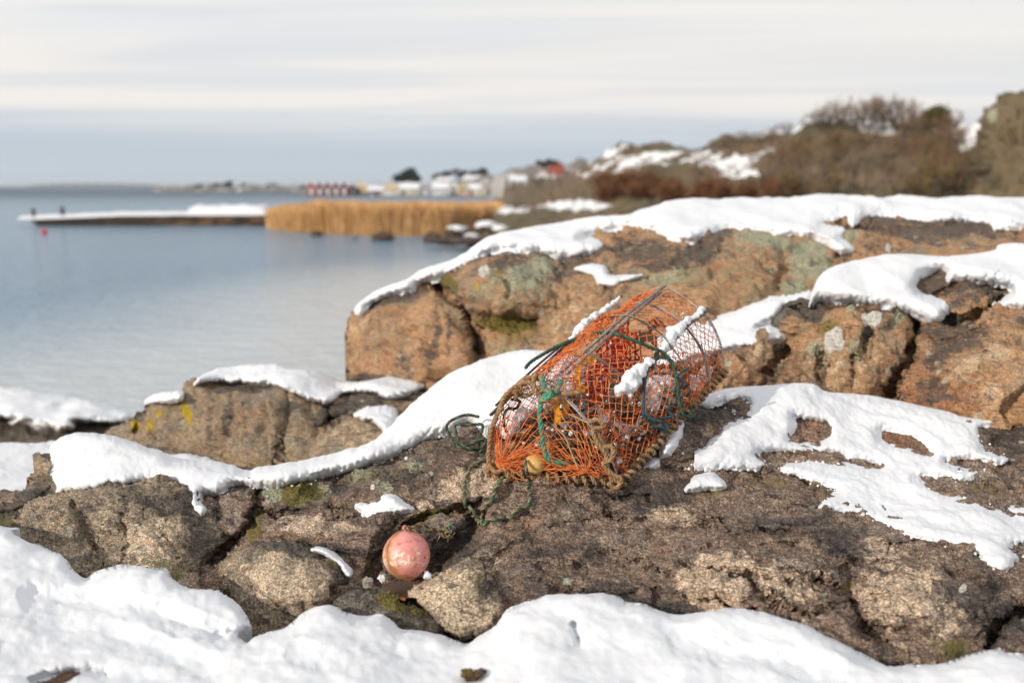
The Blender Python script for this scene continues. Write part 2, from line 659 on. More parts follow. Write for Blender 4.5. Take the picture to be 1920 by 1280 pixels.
def rock(name, poly, surf, mat, step=3.0, rnd=(18, 0.12), rough=(0.02, 0.012, 0.004), wl=(0.22, 0.09, 0.03),
         back=((0.04, 0.02), (0.2, 0.12), (0.6, 0.5)), paint=(), strata=None, facet=None, calm=None, jag=2.0, pad=0, tile=None):
    pl = spline(ext(poly), 5)
    x0, y0 = pl.min(0) - 2 * step; x1, y1 = pl.max(0) + 2 * step
    X, Y = np.meshgrid(np.arange(x0, x1, step), np.arange(y0, y1, step))
    s, bx, by = sdf(X, Y, pl)
    pn = np.stack([X, Y, X * 0], -1)
    s = s + jag * perlin(pn / 26.0 + 5) + jag * 0.5 * perlin(pn / 9.0)
    keep = s > -step * 0.9
    # pull the border onto the outline
    gyy, gxx = np.gradient(s, step)
    gl = gxx * gxx + gyy * gyy + 1e-3
    mv = np.where(np.abs(s) < step * 0.9, s, 0.0) * (keep)
    X = X - mv * gxx / gl; Y = Y - mv * gyy / gl
    s = np.maximum(np.where(mv != 0, 0.0, s), -step)
    d = surf.full(X, Y)
    R, amp = rnd
    q = np.clip(s / R, 0, 1)
    d = d + amp * (1 - np.sqrt(np.clip(1 - (1 - q) ** 2, 0, 1)))
    Pos = P(X, Y, d)
    gx = np.gradient(Pos, axis=1); gy = np.gradient(Pos, axis=0)
    # broad normal so that cracks do not tear
    N = np.cross(gy, gx); N /= np.linalg.norm(N, axis=-1)[..., None] + 1e-12
    N = np.where((N * (Pos - CAM)).sum(-1)[..., None] > 0, -N, N)
    disp = np.zeros(X.shape)
    k = np.where(keep)
    p = Pos[k]
    dd = rough[0] * (billow(p / wl[0] + 3, 2) * 1.5 - 0.7) + rough[1] * fbm(p / wl[1], 3, 0.55) + rough[2] * fbm(p / wl[2] + 9, 2, 0.6)
    if strata:
        ax, per, am = strata
        sc = (p @ np.array(ax)) / per + 0.7 * fbm(p / 0.35 + 2, 2)
        dd = dd + am * (np.abs((sc % 1.0) - 0.3) * -1.5) * (0.4 + np.abs(perlin(p / 0.25 + 50)) * 1.8)
    if facet:
        for sz, am in facet:
            q = p + 0.35 * sz * np.stack([perlin(p / (sz * 0.6)), perlin(p / (sz * 0.6) + 11), perlin(p / (sz * 0.6) + 23)], -1)
            dd = dd + am * facets(q / (sz * np.array([1.0, 1.0, 0.55]))) * np.clip(0.6 + 1.3 * perlin(p / (sz * 2.2) + 70), 0.05, 1.6)
    if calm is not None:          # no rough stone under the deep snow
        cs, _, _ = sdf(X[k], Y[k], np.array(ext(calm), float))
        dd = np.where(cs > 0, dd * np.clip(1 - cs / 10, 0.1, 1) - 0.02 * np.clip(cs / 10, 0, 1), dd)
    disp[k] = dd
    Pos = Pos + N * disp[..., None]
    attrs = {mk: np.zeros(X.shape) for mk in MASKS}
    for mk, cx, cy, rx, ry, ang, amt in paint:
        c, s_ = math.cos(math.radians(ang)), math.sin(math.radians(ang))
        u = ((X - cx) * c + (Y - cy) * s_) / rx; v = (-(X - cx) * s_ + (Y - cy) * c) / ry
        f = np.clip(1.5 - np.sqrt(u * u + v * v) * 1.0, 0, 1)
        f = f * f * (3 - 2 * f)
        attrs[mk] = np.clip(np.maximum(attrs[mk], amt * f) if amt > 0 else attrs[mk] + amt * f, -1, 1)
    o = grid_mesh(name, X, Y, Pos, keep, attrs, [mat], back)
    return o


def snow(name, poly, base, mat, T=0.10, R=16, clip=None, holes=(), step=3.0, lump=(0.02, 0.28), grit=0.003,
         back=((0.03, 0.01), (0.15, 0.08), (0.45, 0.35)), jag=2.5, field=None, rnd=None, sink=6, edge=0.75):
    """snow lying on surface `base`; its rim runs down into the rock, its crest line is `clip`"""
    pl = spline(ext(poly), 4)
    x0, y0 = pl.min(0) - 12; x1, y1 = pl.max(0) + 12
    if clip is not None:
        cl = spline(ext(clip), 4, False)
        y0 = max(y0, cl[:, 1].min() - 6); x0 = max(x0, cl[:, 0].min() - 12)
    X, Y = np.meshgrid(np.arange(x0, x1, step), np.arange(y0, y1, step))
    if clip is not None:          # rows follow the crest line
        crest = np.interp(X, cl[:, 0], cl[:, 1]) + 0.8 * perlin(np.stack([X / 14.0, X * 0, X * 0], -1))
        Y = crest + (Y - y0) - 0.01
        fit = Y < y1 + step
    s, _, _ = sdf(X, Y, pl)
    for hpts in holes:
        hs, _, _ = sdf(X, Y, spline(hpts, 4))
        s = np.minimum(s, -hs)
    pn = np.stack([X, Y, X * 0], -1)
    s = s + jag * perlin(pn / 22.0 + 8) + jag * 0.8 * perlin(pn / 8.0 + 2) + jag * 0.5 * perlin(pn / 4.0 + 2)
    keep = s > -sink
    d = base.smooth(X, Y)
    q = np.clip(s / R, 0, 1)
    prof = np.where(s > 0, np.clip(1 - (1 - q) ** 2, 0, 1) ** edge, s / R * 1.6 - 0.02)
    p0 = P(X, Y, d)
    thick = T * (1 + 0.35 * fbm(p0 / 0.5 + 4, 2))
    d = d - thick * prof
    if clip is not None:
        cs = Y - crest
        keep &= fit & (X > cl[0, 0]) & (X < cl[-1, 0])
        if rnd:
            qq = np.clip(cs / rnd[0], 0, 1)
            d = d + rnd[1] * (1 - np.sqrt(np.clip(1 - (1 - qq) ** 2, 0, 1)))
    Pos = P(X, Y, d)
    gx = np.gradient(Pos, axis=1); gy = np.gradient(Pos, axis=0)
    N = np.cross(gy, gx); N /= np.linalg.norm(N, axis=-1)[..., None] + 1e-12
    N = np.where((N * (Pos - CAM)).sum(-1)[..., None] > 0, -N, N)
    k = np.where(keep)
    dd = np.zeros(X.shape)
    p = Pos[k]
    dd[k] = (lump[0] * fbm(p / lump[1] + 1, 3, 0.45) + grit * fbm(p / 0.03, 2, 0.6)) * np.clip(q[k] * 1.5, 0.15, 1)
    Pos = Pos + N * dd[..., None]
    return grid_mesh(name, X, Y, Pos, keep, {}, [mat], back, True)

# ------------------------------------------------------------------ materials of the shore
M_SNOW = snow_mat('snow')
M_SNOW_FAR = snow_mat('snow_soft', 0.5)
M_BED = rock_mat('bedrock_gneiss', (0.265, 0.182, 0.137), (0.66, 0.52, 0.39), (0.040, 0.036, 0.036), tint=(0.15, 0.107, 0.083), wet=0.8, band=(0.8, 0.9, 3.5), bandrot=(0.25, 0.15, 0.3), grey=(0.20, 0.168, 0.146), darkness=0.05, rusty=0.06)
M_BOULDER = rock_mat('boulder_granite', (0.39, 0.295, 0.205), (0.66, 0.54, 0.40), (0.065, 0.057, 0.052), tint=(0.235, 0.19, 0.145), wet=0.4, grey=(0.24, 0.20, 0.16))
M_WARM = rock_mat('warm_granite', (0.50, 0.295, 0.155), (0.62, 0.47, 0.31), (0.075, 0.066, 0.06), tint=(0.37, 0.20, 0.10), wet=0.3, speck=0.5, band=(1, 1, 2.2), bandrot=(0.2, 0.5, 0.3), grey=(0.25, 0.215, 0.15), greyness=0.0, darkness=0.09, crust=0.03, rusty=0.07)
M_GREY = rock_mat('grey_granite', (0.38, 0.265, 0.16), (0.55, 0.44, 0.30), (0.065, 0.057, 0.051), tint=(0.235, 0.18, 0.125), wet=0.3, speck=0.8, grey=(0.215, 0.19, 0.155), greyness=0.02)
M_DARKROCK = rock_mat('dark_rock', (0.085, 0.07, 0.055), (0.2, 0.17, 0.13), (0.03, 0.028, 0.027), wet=0.6)

# ------------------------------------------------------------------ ground and sea
def ground_z(x, y):
    t = np.interp(y, [0, 3, 5, 7, 9, 11, 13, 16, 24], [1.75, 1.65, 1.55, 1.35, 1.0, 0.5, 0.1, -0.4, -1.5])
    r = np.clip((x - 2) / 4, 0, 1)
    t2 = np.interp(y, [0, 3, 5, 7, 9, 14, 30], [1.75, 1.65, 1.6, 1.5, 1.5, 1.2, -1.2])
    return t * (1 - r) + t2 * r


gx, gy = np.meshgrid(np.linspace(-16, 16, 130), np.linspace(-6, 26, 130))
gz = ground_z(gx, gy)
gp = np.stack([gx, gy, gz], -1)
gp[..., 2] += 0.05 * fbm(gp / 0.8, 3)
m_sand, g_, b_ = new_mat('shore_gravel')
v_ = obj_coord(g_)
nn = g_.noise(v_, 6, 6, 0.65); nf = g_.noise(v_, 90, 3, 0.6)
g_.put(b_, 'Base Color', g_.mix(nf, g_.mix(nn, (0.10, 0.055, 0.03), (0.30, 0.17, 0.09)), (0.32, 0.21, 0.13)))
b_.inputs['Roughness'].default_value = 0.85
bump(g_, b_, g_.math('ADD', nn, g_.math('MULTIPLY', nf, 0.4)), 0.8, 0.02)
n_ = gp.shape[0]
ii = np.arange(n_ * n_).reshape(n_, n_)
GQ = np.stack([ii[:-1, :-1], ii[:-1, 1:], ii[1:, 1:], ii[1:, :-1]], -1).reshape(-1, 4)
tag(link('shore_ground', mesh_from('shore_ground', gp.reshape(-1, 3), GQ, None, [m_sand])), kind='structure')

# sea: one sheet out to the horizon
m_sea, g_, b_ = new_mat('sea_water')
pos = g_.n('ShaderNodeNewGeometry').outputs['Position']
big = g_.noise(g_.mapping(pos, scale=(0.030, 0.05, 1), loc=(2.3, 1.1, 0)), 1.0, 4, 0.55, 0.5)
w1 = g_.noise(g_.mapping(pos, scale=(0.8, 1.5, 1), rot=(0, 0, 0.25)), 1.0, 5, 0.6, 0.3)
w2 = g_.noise(g_.mapping(pos, scale=(3.2, 5.0, 1), rot=(0, 0, -0.2)), 1.0, 4, 0.55)
sepp = g_.n('ShaderNodeSeparateXYZ'); g_.put(sepp, 0, pos)
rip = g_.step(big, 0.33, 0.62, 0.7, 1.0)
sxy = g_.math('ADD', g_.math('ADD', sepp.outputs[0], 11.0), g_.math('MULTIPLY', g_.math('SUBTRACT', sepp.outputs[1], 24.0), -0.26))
ice = g_.step(g_.math('ADD', sxy, g_.math('MULTIPLY', g_.math('SUBTRACT', big, 0.5), 9.0)), -6.5, 6.0)  # pale inshore zone, put into the base colour, with flatter ripples
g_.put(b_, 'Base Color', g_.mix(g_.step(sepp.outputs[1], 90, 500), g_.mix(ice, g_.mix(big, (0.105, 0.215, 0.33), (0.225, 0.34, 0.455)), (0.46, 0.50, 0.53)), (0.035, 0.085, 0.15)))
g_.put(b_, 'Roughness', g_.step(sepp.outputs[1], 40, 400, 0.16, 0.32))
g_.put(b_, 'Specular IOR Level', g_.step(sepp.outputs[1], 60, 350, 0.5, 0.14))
b_.inputs['IOR'].default_value = 1.333
h_ = g_.math('ADD', g_.math('MULTIPLY', w1, 1.0), g_.math('MULTIPLY', w2, 0.4))
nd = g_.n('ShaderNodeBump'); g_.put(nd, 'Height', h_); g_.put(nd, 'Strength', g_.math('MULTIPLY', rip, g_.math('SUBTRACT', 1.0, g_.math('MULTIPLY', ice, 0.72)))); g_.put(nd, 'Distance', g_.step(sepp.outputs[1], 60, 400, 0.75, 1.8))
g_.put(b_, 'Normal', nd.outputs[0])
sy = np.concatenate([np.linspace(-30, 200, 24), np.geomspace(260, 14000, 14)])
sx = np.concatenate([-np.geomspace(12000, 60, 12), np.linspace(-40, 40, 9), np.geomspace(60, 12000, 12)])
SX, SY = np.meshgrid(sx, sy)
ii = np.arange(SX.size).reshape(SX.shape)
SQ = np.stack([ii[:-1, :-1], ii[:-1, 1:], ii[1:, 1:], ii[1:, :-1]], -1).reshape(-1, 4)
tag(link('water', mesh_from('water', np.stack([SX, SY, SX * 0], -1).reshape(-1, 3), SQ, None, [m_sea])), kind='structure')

# ------------------------------------------------------------------ bedrock slab that carries the trap
_rc = random.Random(12)
GRAIN = []
for _k in range(30):
    _x, _y, _L = _rc.uniform(900, 1900), _rc.uniform(820, 1210), _rc.uniform(60, 230)
    _a = math.radians(_rc.gauss(4, 7)); _q = []
    for _t in np.linspace(0, 1, 5):
        _q.append((_x + _t * _L * math.cos(_a), _y + _t * _L * math.sin(_a) + _rc.gauss(0, 4)))
    GRAIN.append((_q, _rc.uniform(2.5, 4.5), _rc.uniform(0.012, 0.045)))
BED = Surf([
    (-60, 960, 5.2), (60, 900, 5.35), (200, 880, 5.25), (330, 890, 5.2), (420, 915, 5.05), (560, 890, 5.1), (640, 850, 5.3), (760, 775, 5.75),
    (900, 675, 6.25), (1020, 662, 6.3), (1180, 700, 5.9), (1320, 745, 5.62), (1480, 722, 5.75), (1600, 745, 5.85), (1740, 770, 5.8), (1900, 800, 5.7), (2000, 815, 5.6),
    (480, 950, 4.75), (600, 930, 4.85), (700, 900, 4.95), (840, 840, 5.2),
    (430, 1020, 4.45), (600, 975, 4.55), (690, 960, 4.62), (640, 1045, 4.28), (720, 1020, 4.27), (760, 1085, 4.20), (690, 1100, 4.08),
    (880, 920, 4.68), (1020, 900, 4.72), (1100, 900, 4.75), (1180, 905, 4.7), (1260, 825, 5.08), (1360, 790, 5.32),
    (900, 1010, 4.32), (1000, 1000, 4.36), (1150, 1000, 4.36), (1300, 960, 4.55), (1450, 880, 5.0), (1700, 880, 5.15), (1650, 960, 4.72), (1850, 900, 5.05), (1950, 960, 4.75),
    (960, 1090, 3.98), (1100, 1110, 3.85), (1300, 1060, 3.95), (1420, 1010, 4.15), (1550, 1000, 4.32), (1720, 1010, 4.35), (1880, 1070, 4.05), (1950, 1090, 4.0),
    (1300, 1150, 3.68), (1500, 1160, 3.62), (1680, 1120, 3.72), (1850, 1140, 3.72), (1700, 1235, 3.47), (1900, 1220, 3.52), (1000, 1180, 3.72), (600, 1200, 3.9), (200, 1100, 4.3), (1400, 1300, 3.4), (1000, 1300, 3.5),
], swell=0.022, wl=0.42, seed=2.2, cracks=[
    ([(492, 905), (480, 948), (463, 985), (445, 1010), (420, 1030), (398, 1052)], 11, 0.17),
    ([(404, 925), (410, 950), (402, 975), (420, 1000), (445, 1012)], 6, 0.05),
    ([(487, 960), (530, 963), (600, 957), (650, 966), (690, 972)], 6, 0.05),
    ([(757, 985), (800, 968), (835, 960), (885, 948), (905, 938)], 7, 0.08),
    ([(800, 1085), (822, 1058), (850, 1022), (880, 1000), (890, 985)], 30, 0.17),
    ([(735, 985), (716, 1010), (706, 1050), (700, 1085)], 16, 0.12),
    ([(1589, 1060), (1590, 1090), (1596, 1118), (1606, 1150), (1631, 1177), (1650, 1195)], 8, 0.07),
    ([(1400, 1075), (1412, 1092), (1437, 1120), (1471, 1143), (1485, 1150)], 6, 0.06),
    ([(1920, 1140), (1895, 1155), (1872, 1172), (1855, 1200), (1850, 1225)], 9, 0.12),
    ([(1602, 1050), (1640, 1058), (1662, 1045), (1668, 1020)], 6, 0.05),
    ([(930, 1040), (1000, 1000), (1040, 985), (1120, 975)], 4, 0.02),
    ([(1010, 1060), (1060, 1050), (1090, 1060)], 6, 0.03),
    ([(1180, 985), (1240, 960), (1300, 968), (1380, 975)], 4, 0.025),
    ([(1215, 1000), (1290, 988), (1390, 992), (1500, 1000)], 4, 0.02),
] + GRAIN, bulges=[
    ([(485, 920), (560, 905), (680, 880), (860, 800), (905, 800), (880, 880), (780, 945), (680, 955), (560, 955), (490, 955)], 0.07, 40),
    ([(480, 985), (560, 972), (690, 972), (745, 985), (716, 1010), (700, 1050), (660, 1040), (560, 1015), (490, 1010)], 0.08, 25),
    ([(770, 945), (830, 905), (900, 880), (960, 905), (930, 940), (870, 950), (800, 965)], 0.06, 30),
    ([(408, 925), (470, 915), (480, 945), (462, 985), (440, 1005), (410, 975)], 0.07, 22),
    ([(1285, 1110), (1300, 1060), (1345, 1025), (1400, 1015), (1480, 1040), (1560, 1050), (1585, 1090), (1580, 1140), (1480, 1145), (1380, 1130)], 0.06, 40),
    ([(1600, 1080), (1680, 1060), (1780, 1080), (1805, 1130), (1780, 1200), (1690, 1180), (1620, 1140)], 0.04, 60),
    ([(1475, 1150), (1540, 1130), (1600, 1160), (1660, 1200), (1700, 1250), (1560, 1230)], 0.06, 30),
    ([(1210, 970), (1260, 945), (1300, 950), (1330, 975), (1300, 990), (1230, 990)], 0.035, 20),
    ([(1000, 1090), (1100, 1040), (1250, 1040), (1290, 1090), (1250, 1160), (1050, 1160)], 0.03, 60),
])
bed_poly = [(-70, 955), (30, 915), (100, 895), (180, 880), (300, 882), (420, 893), (520, 886), (640, 855), (720, 828), (790, 755), (850, 708), (950, 676), (1040, 668),
            (1180, 690), (1300, 742), (1390, 730), (1490, 727), (1600, 748), (1740, 773), (1870, 792), (2010, 812), (2020, 1330), (1400, 1340), (900, 1340), (400, 1300), (-70, 1150)]
bed_paint = [
    ('pale', 250, 1000, 150, 60, 0, 0.2),
    ('pale', 600, 985, 70, 18, 5, 0.75), ('pale', 880, 905, 70, 30, -15, 0.7), ('pale', 800, 945, 60, 16, -18, 0.6),
    ('pale', 1345, 1085, 75, 55, -12, 0.95), ('pale', 1470, 1090, 90, 45, 8, 0.5), ('pale', 1620, 1020, 40, 14, -20, 0.6), ('pale', 1690, 1120, 95, 60, 5, 0.62),
    ('pale', 1770, 1150, 40, 50, 10, 0.7), ('pale', 1265, 965, 45, 18, 5, 0.8), ('pale', 1520, 1180, 70, 30, 25, 0.35), ('pale', 900, 1060, 40, 40, 0, 0.5), ('pale', 1650, 1040, 40, 30, 0, 0.5),
    ('dark', 1600, 1030, 60, 26, 12, 0.6), ('dark', 1050, 1060, 120, 60, 0, 0.22), ('dark', 1200, 930, 140, 30, -10, 0.55), ('dark', 1500, 985, 130, 22, 5, 0.6),
    ('dark', 1820, 1100, 60, 60, 0, 0.45), ('dark', 1880, 1180, 60, 50, 0, 0.6), ('dark', 1880, 840, 60, 40, 0, 0.4), ('dark', 1320, 780, 70, 25, -10, 0.5), ('dark', 770, 1010, 60, 50, 0, 0.6),
    ('dark', 850, 1020, 50, 40, -40, 0.7), ('dark', 620, 1035, 70, 18, 8, 0.6), ('dark', 700, 905, 130, 30, -14, 0.45), ('dark', 560, 950, 60, 20, 0, 0.4), ('dark', 830, 850, 60, 30, -20, 0.45),  # first entry: shade of the crevice right of the buoy, painted as rock colour
    ('dark', 400, 1010, 30, 60, 30, 0.5), ('dark', 1180, 1100, 110, 30, 0, 0.3), ('dark', 1260, 1140, 60, 14, 5, 0.6),
    ('rust', 1500, 805, 60, 30, 0, 0.5), ('rust', 1700, 825, 60, 30, 20, 0.5), ('rust', 870, 950, 40, 10, -15, 0.6), ('rust', 1050, 960, 150, 50, 0, 0.28), ('rust', 1270, 900, 60, 30, -30, 0.35),
    ('moss', 565, 925, 42, 22, -5, 0.85), ('moss', 480, 985, 12, 40, 20, 0.6), ('moss', 810, 965, 45, 9, -15, 0.75), ('moss', 1590, 1098, 9, 10, 0, 0.9), ('moss', 1440, 900, 60, 14, 5, 0.4), ('moss', 1340, 920, 40, 12, 0, 0.4),
    ('moss', 720, 890, 60, 14, -14, 0.42), ('moss', 1560, 925, 30, 10, 0, 0.4), ('moss', 690, 1055, 14, 20, 0, 0.5), ('moss', 1850, 915, 40, 10, 5, 0.45), ('moss', 1790, 1210, 30, 12, 0, 0.5),
    ('lichen', 510, 920, 24, 14, 0, 0.75), ('lichen', 600, 915, 24, 16, 0, 0.5), ('lichen', 680, 892, 40, 16, -14, 0.5), ('lichen', 780, 865, 40, 14, -20, 0.4), ('lichen', 722, 915, 16, 12, 0, 0.55),
    ('disc', 1807, 1098, 9, 8, 0, 0.7), ('disc', 1376, 772, 4, 4, 0, 0.9), ('disc', 700, 919, 5, 5, 0, 0.8), ('disc', 770, 880, 4, 3, 0, 0.8),
]
o = rock('bedrock', bed_poly, BED, M_BED, step=2.6, rnd=(10, 0.05), rough=(0.016, 0.014, 0.006), wl=(0.26, 0.08, 0.028), paint=bed_paint,
         strata=((0.10, -0.30, 0.94), 0.075, 0.014), facet=((0.26, 0.045), (0.10, 0.020)), jag=1.5)
tag(o, kind='structure')

# --- boulders in front
A_S = Surf([(40, 960, 4.75), (100, 930, 4.8), (300, 905, 4.9), (400, 950, 4.75), (150, 1000, 4.45), (300, 1000, 4.42), (380, 1040, 4.4), (160, 1090, 4.2), (300, 1090, 4.12), (400, 1130, 4.05), (60, 1020, 4.45), (0, 900, 5.1)],
           swell=0.03, wl=0.3, seed=7, cracks=[
    ([(137, 945), (153, 987), (167, 1013), (193, 1050), (198, 1065)], 8, 0.06), ([(226, 968), (240, 1007), (228, 1060)], 7, 0.045),
    ([(267, 958), (262, 985)], 4, 0.03), ([(290, 980), (317, 1017), (330, 1040)], 4, 0.02)],
    bulges=[([(110, 1030), (160, 1030), (195, 1050), (170, 1085), (120, 1070)], 0.05, 15), ([(235, 990), (290, 965), (345, 1000), (345, 1050), (310, 1085), (235, 1065)], 0.05, 28),
            ([(45, 960), (100, 940), (140, 960), (160, 1010), (110, 1050), (60, 1020)], 0.04, 25)])
o = rock('boulder', [(38, 962), (62, 938), (100, 925), (200, 908), (300, 896), (350, 910), (395, 955), (430, 985), (420, 1020), (385, 1050), (372, 1085), (390, 1140), (280, 1150), (120, 1130), (50, 1060), (34, 1000)],
         A_S, M_BOULDER, step=2.6, rnd=(16, 0.10), paint=[
    ('pale', 130, 1000, 60, 60, 0, 0.3), ('pale', 300, 1010, 60, 50, 0, 0.8), ('pale', 200, 980, 40, 30, 0, 0.35), ('dark', 300, 935, 110, 22, 6, 0.75), ('dark', 375, 1000, 40, 70, -20, 0.7),
    ('dark', 230, 920, 60, 12, 0, 0.3), ('dark', 160, 960, 20, 40, 0, 0.4), ('moss', 310, 1075, 18, 8, 0, 0.4)], rough=(0.014, 0.014, 0.006), facet=((0.22, 0.05), (0.09, 0.018)), jag=1.2)
tag(o, 'wide tan granite boulder lying left of the V shaped crack, snow drift at its foot', 'rock')

B_S = Surf([(403, 1060, 4.32), (520, 1010, 4.38), (640, 1050, 4.28), (660, 1080, 4.2), (470, 1090, 4.02), (550, 1070, 4.02), (600, 1100, 3.95), (500, 1180, 3.85), (600, 1160, 3.85), (420, 1110, 4.1)],
           swell=0.025, wl=0.25, seed=11, cracks=[([(430, 1090), (455, 1102), (490, 1108), (520, 1130), (545, 1155)], 4, 0.02)],
           bulges=[([(440, 1060), (500, 1040), (570, 1050), (615, 1090), (600, 1130), (540, 1140), (480, 1110)], 0.05, 30)])
o = rock('boulder', [(403, 1075), (422, 1045), (455, 1020), (500, 1008), (560, 1008), (610, 1022), (650, 1048), (668, 1078), (650, 1095), (628, 1108), (617, 1130), (560, 1200), (500, 1215), (460, 1190), (440, 1130), (405, 1100)],
         B_S, M_BOULDER, step=2.6, rnd=(20, 0.12), paint=[('pale', 540, 1085, 80, 45, 15, 0.9), ('dark', 560, 1028, 110, 16, 8, 0.9), ('dark', 640, 1070, 22, 30, -30, 0.8), ('moss', 625, 1060, 20, 10, 0, 0.5), ('rust', 524, 1128, 6, 5, 0, 0.9)],
         rough=(0.012, 0.012, 0.005), facet=((0.20, 0.045), (0.08, 0.016)), jag=1.2)
tag(o, 'pale speckled granite boulder with a dark top, left of the pink buoy', 'rock')

C_S = Surf([(622, 1125, 3.93), (700, 1103, 3.98), (830, 1160, 3.75), (720, 1140, 3.78), (680, 1130, 3.8), (780, 1165, 3.7), (720, 1180, 3.7)], swell=0.02, wl=0.2, seed=21)
o = rock('boulder', [(620, 1128), (632, 1112), (665, 1101), (700, 1103), (735, 1115), (768, 1128), (808, 1145), (838, 1163), (825, 1190), (750, 1200), (680, 1185), (630, 1150)], C_S, M_DARKROCK, step=2.4, rnd=(20, 0.10),
         paint=[('moss', 735, 1130, 36, 14, 22, 0.75), ('moss', 775, 1140, 30, 8, 20, 0.5), ('lichen', 690, 1120, 10, 8, 0, 0.4), ('pale', 660, 1125, 25, 14, 0, 0.4)], rough=(0.010, 0.010, 0.005), facet=((0.14, 0.03), (0.06, 0.012)))
tag(o, 'small dark stone with a yellow green moss streak in front of the buoy', 'rock')

D_S = Surf([(757, 1110, 3.98), (830, 1066, 4.03), (880, 1042, 4.1), (910, 1080, 3.95), (850, 1110, 3.8), (800, 1110, 3.86), (880, 1150, 3.68), (940, 1130, 3.75), (870, 1178, 3.62)], swell=0.018, wl=0.25, seed=31,
           bulges=[([(770, 1105), (830, 1075), (880, 1060), (900, 1100), (880, 1130), (830, 1130)], 0.03, 22)])
o = rock('boulder', [(752, 1110), (790, 1090), (830, 1065), (862, 1046), (884, 1040), (905, 1058), (914, 1088), (945, 1127), (935, 1165), (905, 1190), (850, 1192), (820, 1165), (790, 1138)], D_S, M_BOULDER, step=2.4, rnd=(16, 0.09),
         paint=[('pale', 830, 1105, 90, 32, -15, 0.85), ('pale', 870, 1150, 50, 30, 0, 0.6), ('dark', 915, 1090, 14, 40, 20, 0.8), ('moss', 898, 1092, 7, 16, 0, 0.6), ('rust', 780, 1130, 30, 8, 25, 0.4)], rough=(0.010, 0.010, 0.005), facet=((0.14, 0.03), (0.06, 0.012)))  # dark entry is the stone's shaded right flank painted in
tag(o, 'light tan wedge shaped stone just right of and below the buoy', 'rock')

E_S = Surf([(0, 950, 5.0), (60, 905, 5.15), (85, 855, 5.5), (110, 850, 5.5), (90, 910, 5.1), (50, 980, 4.8), (-40, 1000, 4.8)], swell=0.03, wl=0.3, seed=41, cracks=[([(0, 960), (35, 955), (70, 935), (95, 915)], 4, 0.04)])
o = rock('boulder', [(-60, 965), (0, 943), (30, 926), (54, 905), (50, 896), (62, 884), (68, 856), (84, 848), (112, 850), (125, 870), (130, 905), (120, 940), (70, 960), (44, 985), (40, 1030), (-60, 1030)], E_S, M_GREY, step=2.6, rnd=(10, 0.10),
         paint=[('dark', 40, 940, 70, 22, -25, 0.9), ('pale', 80, 870, 20, 20, 0, 0.4), ('dark', 100, 855, 20, 8, 0, 0.6), ('disc', 35, 977, 4, 6, 0, 0.8), ('dark', 90, 900, 30, 20, 0, 0.4)], rough=(0.014, 0.012, 0.005), facet=((0.16, 0.04),))
tag(o, 'dark upright stub of rock at the left edge beside the snow dome', 'rock')

F_S = Surf([(205, 815, 7.6), (300, 755, 7.55), (360, 722, 7.6), (540, 728, 7.4), (610, 775, 7.1), (300, 850, 7.0), (400, 850, 6.85), (500, 860, 6.7), (450, 780, 7.05), (640, 850, 6.5), (700, 800, 6.75), (740, 800, 6.8), (690, 745, 7.3), (500, 685, 8.2), (640, 712, 8.1), (800, 710, 8.0), (820, 760, 7.2), (420, 690, 8.2)],
           swell=0.05, wl=0.6, seed=51, cracks=[([(540, 735), (536, 787), (525, 830), (518, 875)], 5, 0.06), ([(610, 795), (625, 782), (660, 780), (690, 772), (725, 770)], 7, 0.14), ([(257, 790), (256, 815), (262, 830)], 5, 0.07), ([(618, 790), (610, 760), (595, 745)], 6, 0.1)],
           bulges=[([(345, 740), (440, 722), (535, 735), (530, 800), (515, 870), (400, 850), (350, 800)], 0.08, 30), ([(580, 840), (620, 790), (720, 775), (740, 800), (700, 850), (600, 880)], 0.10, 30)])
o = rock('boulder', [(200, 818), (245, 786), (266, 760), (300, 754), (336, 752), (346, 735), (362, 716), (440, 708), (540, 705), (620, 715), (700, 725), (780, 722), (840, 722), (830, 780), (760, 840), (700, 900), (560, 920), (400, 890), (280, 850)], F_S, M_GREY, step=3, rnd=(9, 0.10),
         paint=[('yellow', 255, 797, 10, 8, 0, 0.9), ('yellow', 284, 797, 6, 14, 0, 0.9), ('yellow', 299, 776, 6, 7, 0, 0.9), ('yellow', 350, 775, 9, 22, -15, 0.9), ('dark', 450, 728, 90, 7, 0, 0.7), ('dark', 640, 770, 50, 16, -20, 0.9), ('dark', 700, 745, 60, 16, 0, 0.8), ('dark', 260, 790, 10, 40, 0, 0.3),
                ('moss', 330, 770, 30, 30, 0, 0.3), ('pale', 660, 815, 60, 28, 0, 0.4), ('rust', 460, 770, 60, 50, 0, 0.35), ('dark', 425, 780, 10, 50, 5, 0.4), ('dark', 390, 790, 9, 40, 5, 0.35), ('dark', 330, 850, 60, 10, 10, 0.5)], rough=(0.022, 0.018, 0.006), wl=(0.35, 0.12, 0.04), facet=((0.4, 0.08), (0.15, 0.025)))
tag(o, 'brown flat faced boulder with yellow lichen spots below the water on the left', 'rock')

G_S = Surf([(0, 725, 12.2), (0, 785, 11.0), (0, 828, 10.6), (140, 745, 12.2), (140, 800, 10.9), (240, 775, 11.8), (230, 800, 11.0), (90, 825, 10.6), (-60, 720, 12.2), (-60, 830, 10.6)], swell=0.1, wl=0.8, seed=61)
o = rock('boulder', [(-60, 745), (40, 745), (130, 765), (200, 778), (236, 783), (225, 800), (190, 830), (120, 842), (-60, 842)], G_S, M_DARKROCK, step=3.2, rnd=(8, 0.15), rough=(0.05, 0.03, 0.008), wl=(0.4, 0.15, 0.05),
         paint=[('pale', 60, 808, 40, 12, 0, 0.4)])
tag(o, 'low near black rock under smooth snow at the far left waterline', 'rock')

